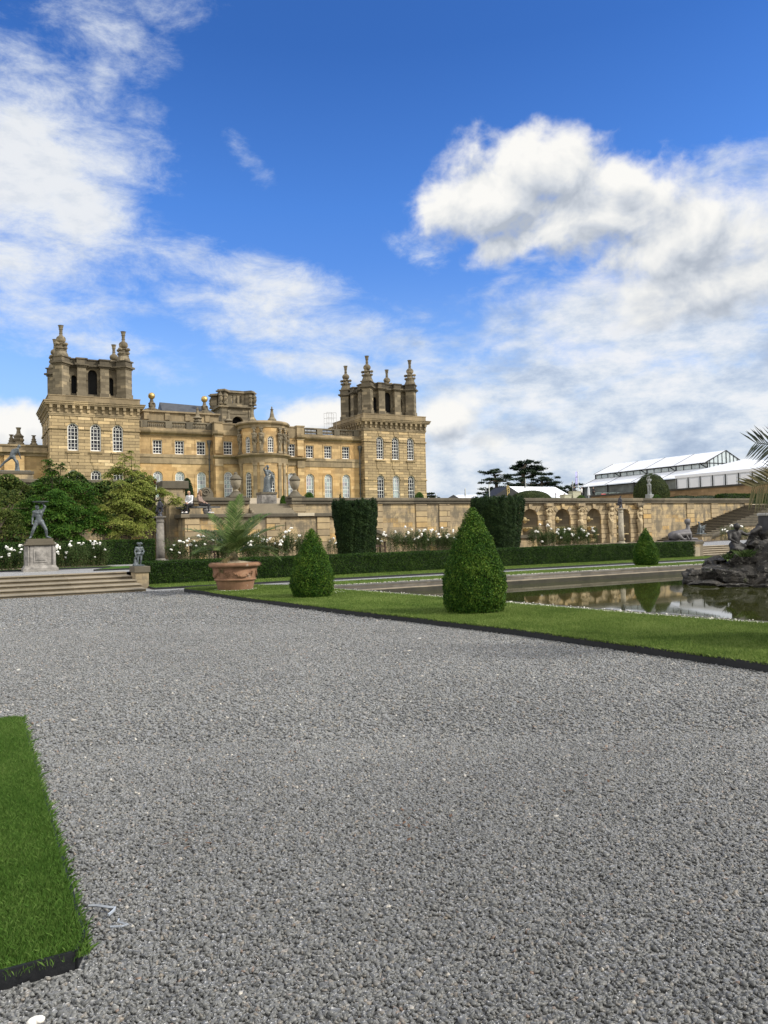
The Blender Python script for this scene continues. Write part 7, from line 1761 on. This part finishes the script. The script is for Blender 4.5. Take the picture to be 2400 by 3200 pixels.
bp(2285, 1765, 16.5, .45, .25, .4, 9, .9); bp(2380, 1740, 15.8, .5, .45, .5, 10, .2); bp(2410, 1700, 15.9, .5, .5, .55, 11, .4); bp(2370, 1712, 16.2, .35, .4, .4, 12); bp(2450, 1770, 15.0, .8, .6, .8, 13); bp(2480, 1720, 16.0, .9, .8, .9, 14, .3)
bp(2300, 1830, 15.4, .6, .09, .5, 15); bp(2390, 1833, 14.6, .55, .10, .5, 16, .4); bp(2200, 1825, 16.4, .4, .10, .4, 17); bp(2410, 1655, 16.3, .35, .4, .4, 18, .2); bp(2440, 1815, 14.6, .5, .25, .5, 19); bp(2372, 1665, 16.3, .22, .30, .3, 21, .5); bp(2352, 1700, 16.1, .28, .26, .3, 22, .8)
# obelisk foot on the rock, kneeling lead figure
ob = thing('obelisk_base', 'dark square stone block with a pale top on the rockwork at the right edge', 'pedestal', at(2410, 1700, Y=16)); c = at(2412, 1690, Y=16)
mb = MB(); mb.cbox((c.x, 16, at(2400, 1690, Y=16).z), (.55, .55, at(2400, 1612, Y=16).z - at(2400, 1690, Y=16).z)); mb.build('block', plain('dark_block', (.03, .03, .034), .6, var=.4), ob, bevel=.02)
z1 = at(2400, 1612, Y=16).z; mb = MB(); mb.cbox((c.x, 16, z1 + .001), (.6, .6, .09)); mb.build('slab', plain('pale_slab', (.34, .33, .31), .7, var=.4, scale=4), ob, bevel=.02)
M_dl = plain('dark_wet_lead', (.020, .018, .017), .6, .1, .6, 5, .5, 25)
k = .86; o = at(2300, 1732, Y=16.35)
J = dict(hipL=(-.12, 0, .34), hipR=(.12, .02, .34), knL=(-.20, -.30, .22), knR=(.26, -.16, .30), anL=(-.18, .12, .06), anR=(.24, .05, .05), toL=(-.16, .28, .04), toR=(.26, -.10, .03),
         shL=(-.20, .02, .80), shR=(.20, .0, .82), elL=(-.30, -.12, .58), elR=(.42, -.04, .72), wrL=(-.20, -.3, .48), wrR=(.66, -.02, .80), head=(.04, -.06, 1.0))
P, T = figure(J, k, o, -YAW + PI + R(10)); Jm = dict(J)
Jm = {n_: (-v[0] if False else v[0], v[1], v[2]) for n_, v in J.items()}
P, T = figure(Jm, k, o, -YAW * .8)
mb = MB(); body(mb, P, k, 10, 1.35); head(mb, P, k, (.4, .7, -.3)); mb.ball(P['head'] + Vector((0, 0, .03)), (.11, .11, .11), 8); mb.caps(P['wrR'], T((.95, .0, .95)), .08, .10, 8); mb.caps(T((-.1, -.1, .2)), T((.3, -.1, .1)), .16, .14, 8)
tag(mb.build('statue', M_dl, mods=blob_mods(.022)), 'dark kneeling river figure seen from behind on the rockwork', 'statue')

# tufts of fern and grass growing in the cracks of the rockwork
for px, py, Y, lab in ((2238, 1795, 16.4, 'small fern tuft low on the left of the rockwork'), (2330, 1740, 15.7, 'small fern tuft in a crack near the middle of the rockwork'), (2285, 1748, 16.3, 'small grassy tuft at the foot of the dark kneeling figure')):
    c = at(px, py, Y=Y); k_ = 160
    X, Yy = NR.normal(c.x, .10, k_), NR.normal(c.y, .08, k_)
    v_, f_ = blades(X, Yy, c.z, .20, .022, .8)
    tag(np_mesh('fern', v_, f_, M_rose), lab, 'plant', 'tufts on the rockwork')
# ---------------------------------------------------------------- repeats share a group
GROUPS = {'rose_bush': 'white rose bushes along the terrace walk', 'box_topiary': 'clipped box cones on the lawns', 'clipped_bush': 'clipped bushes on the upper terrace', 'cedar_tree': 'cedars beyond the terrace wall',
          'flag': 'flags and banners above the terrace', 'stone_urn': 'lidded urns on the parapet', 'stone_steps': 'garden steps at the ends of the hedge', 'stone_column': 'columns with bronze figures', 'bronze_figure': 'bronze figures on the columns',
          'marquee': 'white marquees on the south lawn', 'person': 'people on the terraces', 'terracotta_pot': 'terracotta palm pots', 'palm': 'potted palms', 'garden_bench': 'dark red garden benches', 'clipped_hedge': 'clipped hedges', 'maple_tree': 'maples by the garden wall',
          'terrace_wall': 'terrace retaining walls', 'lawn_edging': 'black lawn edgings', 'plastic_strip': 'plastic scraps on the gravel', 'yew': 'broad dark yews below the wall', 'planter': 'pale planters by the flags', 'low_shrub': 'low shrubs behind the parapet',
          'stone_pier': 'low stone piers', 'statue_plinth': 'statue plinths', 'statue': 'lead garden statues', 'stone_stairs': 'stone flights to the upper terrace'}
for o in COL.objects:
    if o.parent is None and not o.get('kind'):
        b_ = o.name.split('.')[0]
        if b_ in GROUPS: o['group'] = GROUPS[b_]
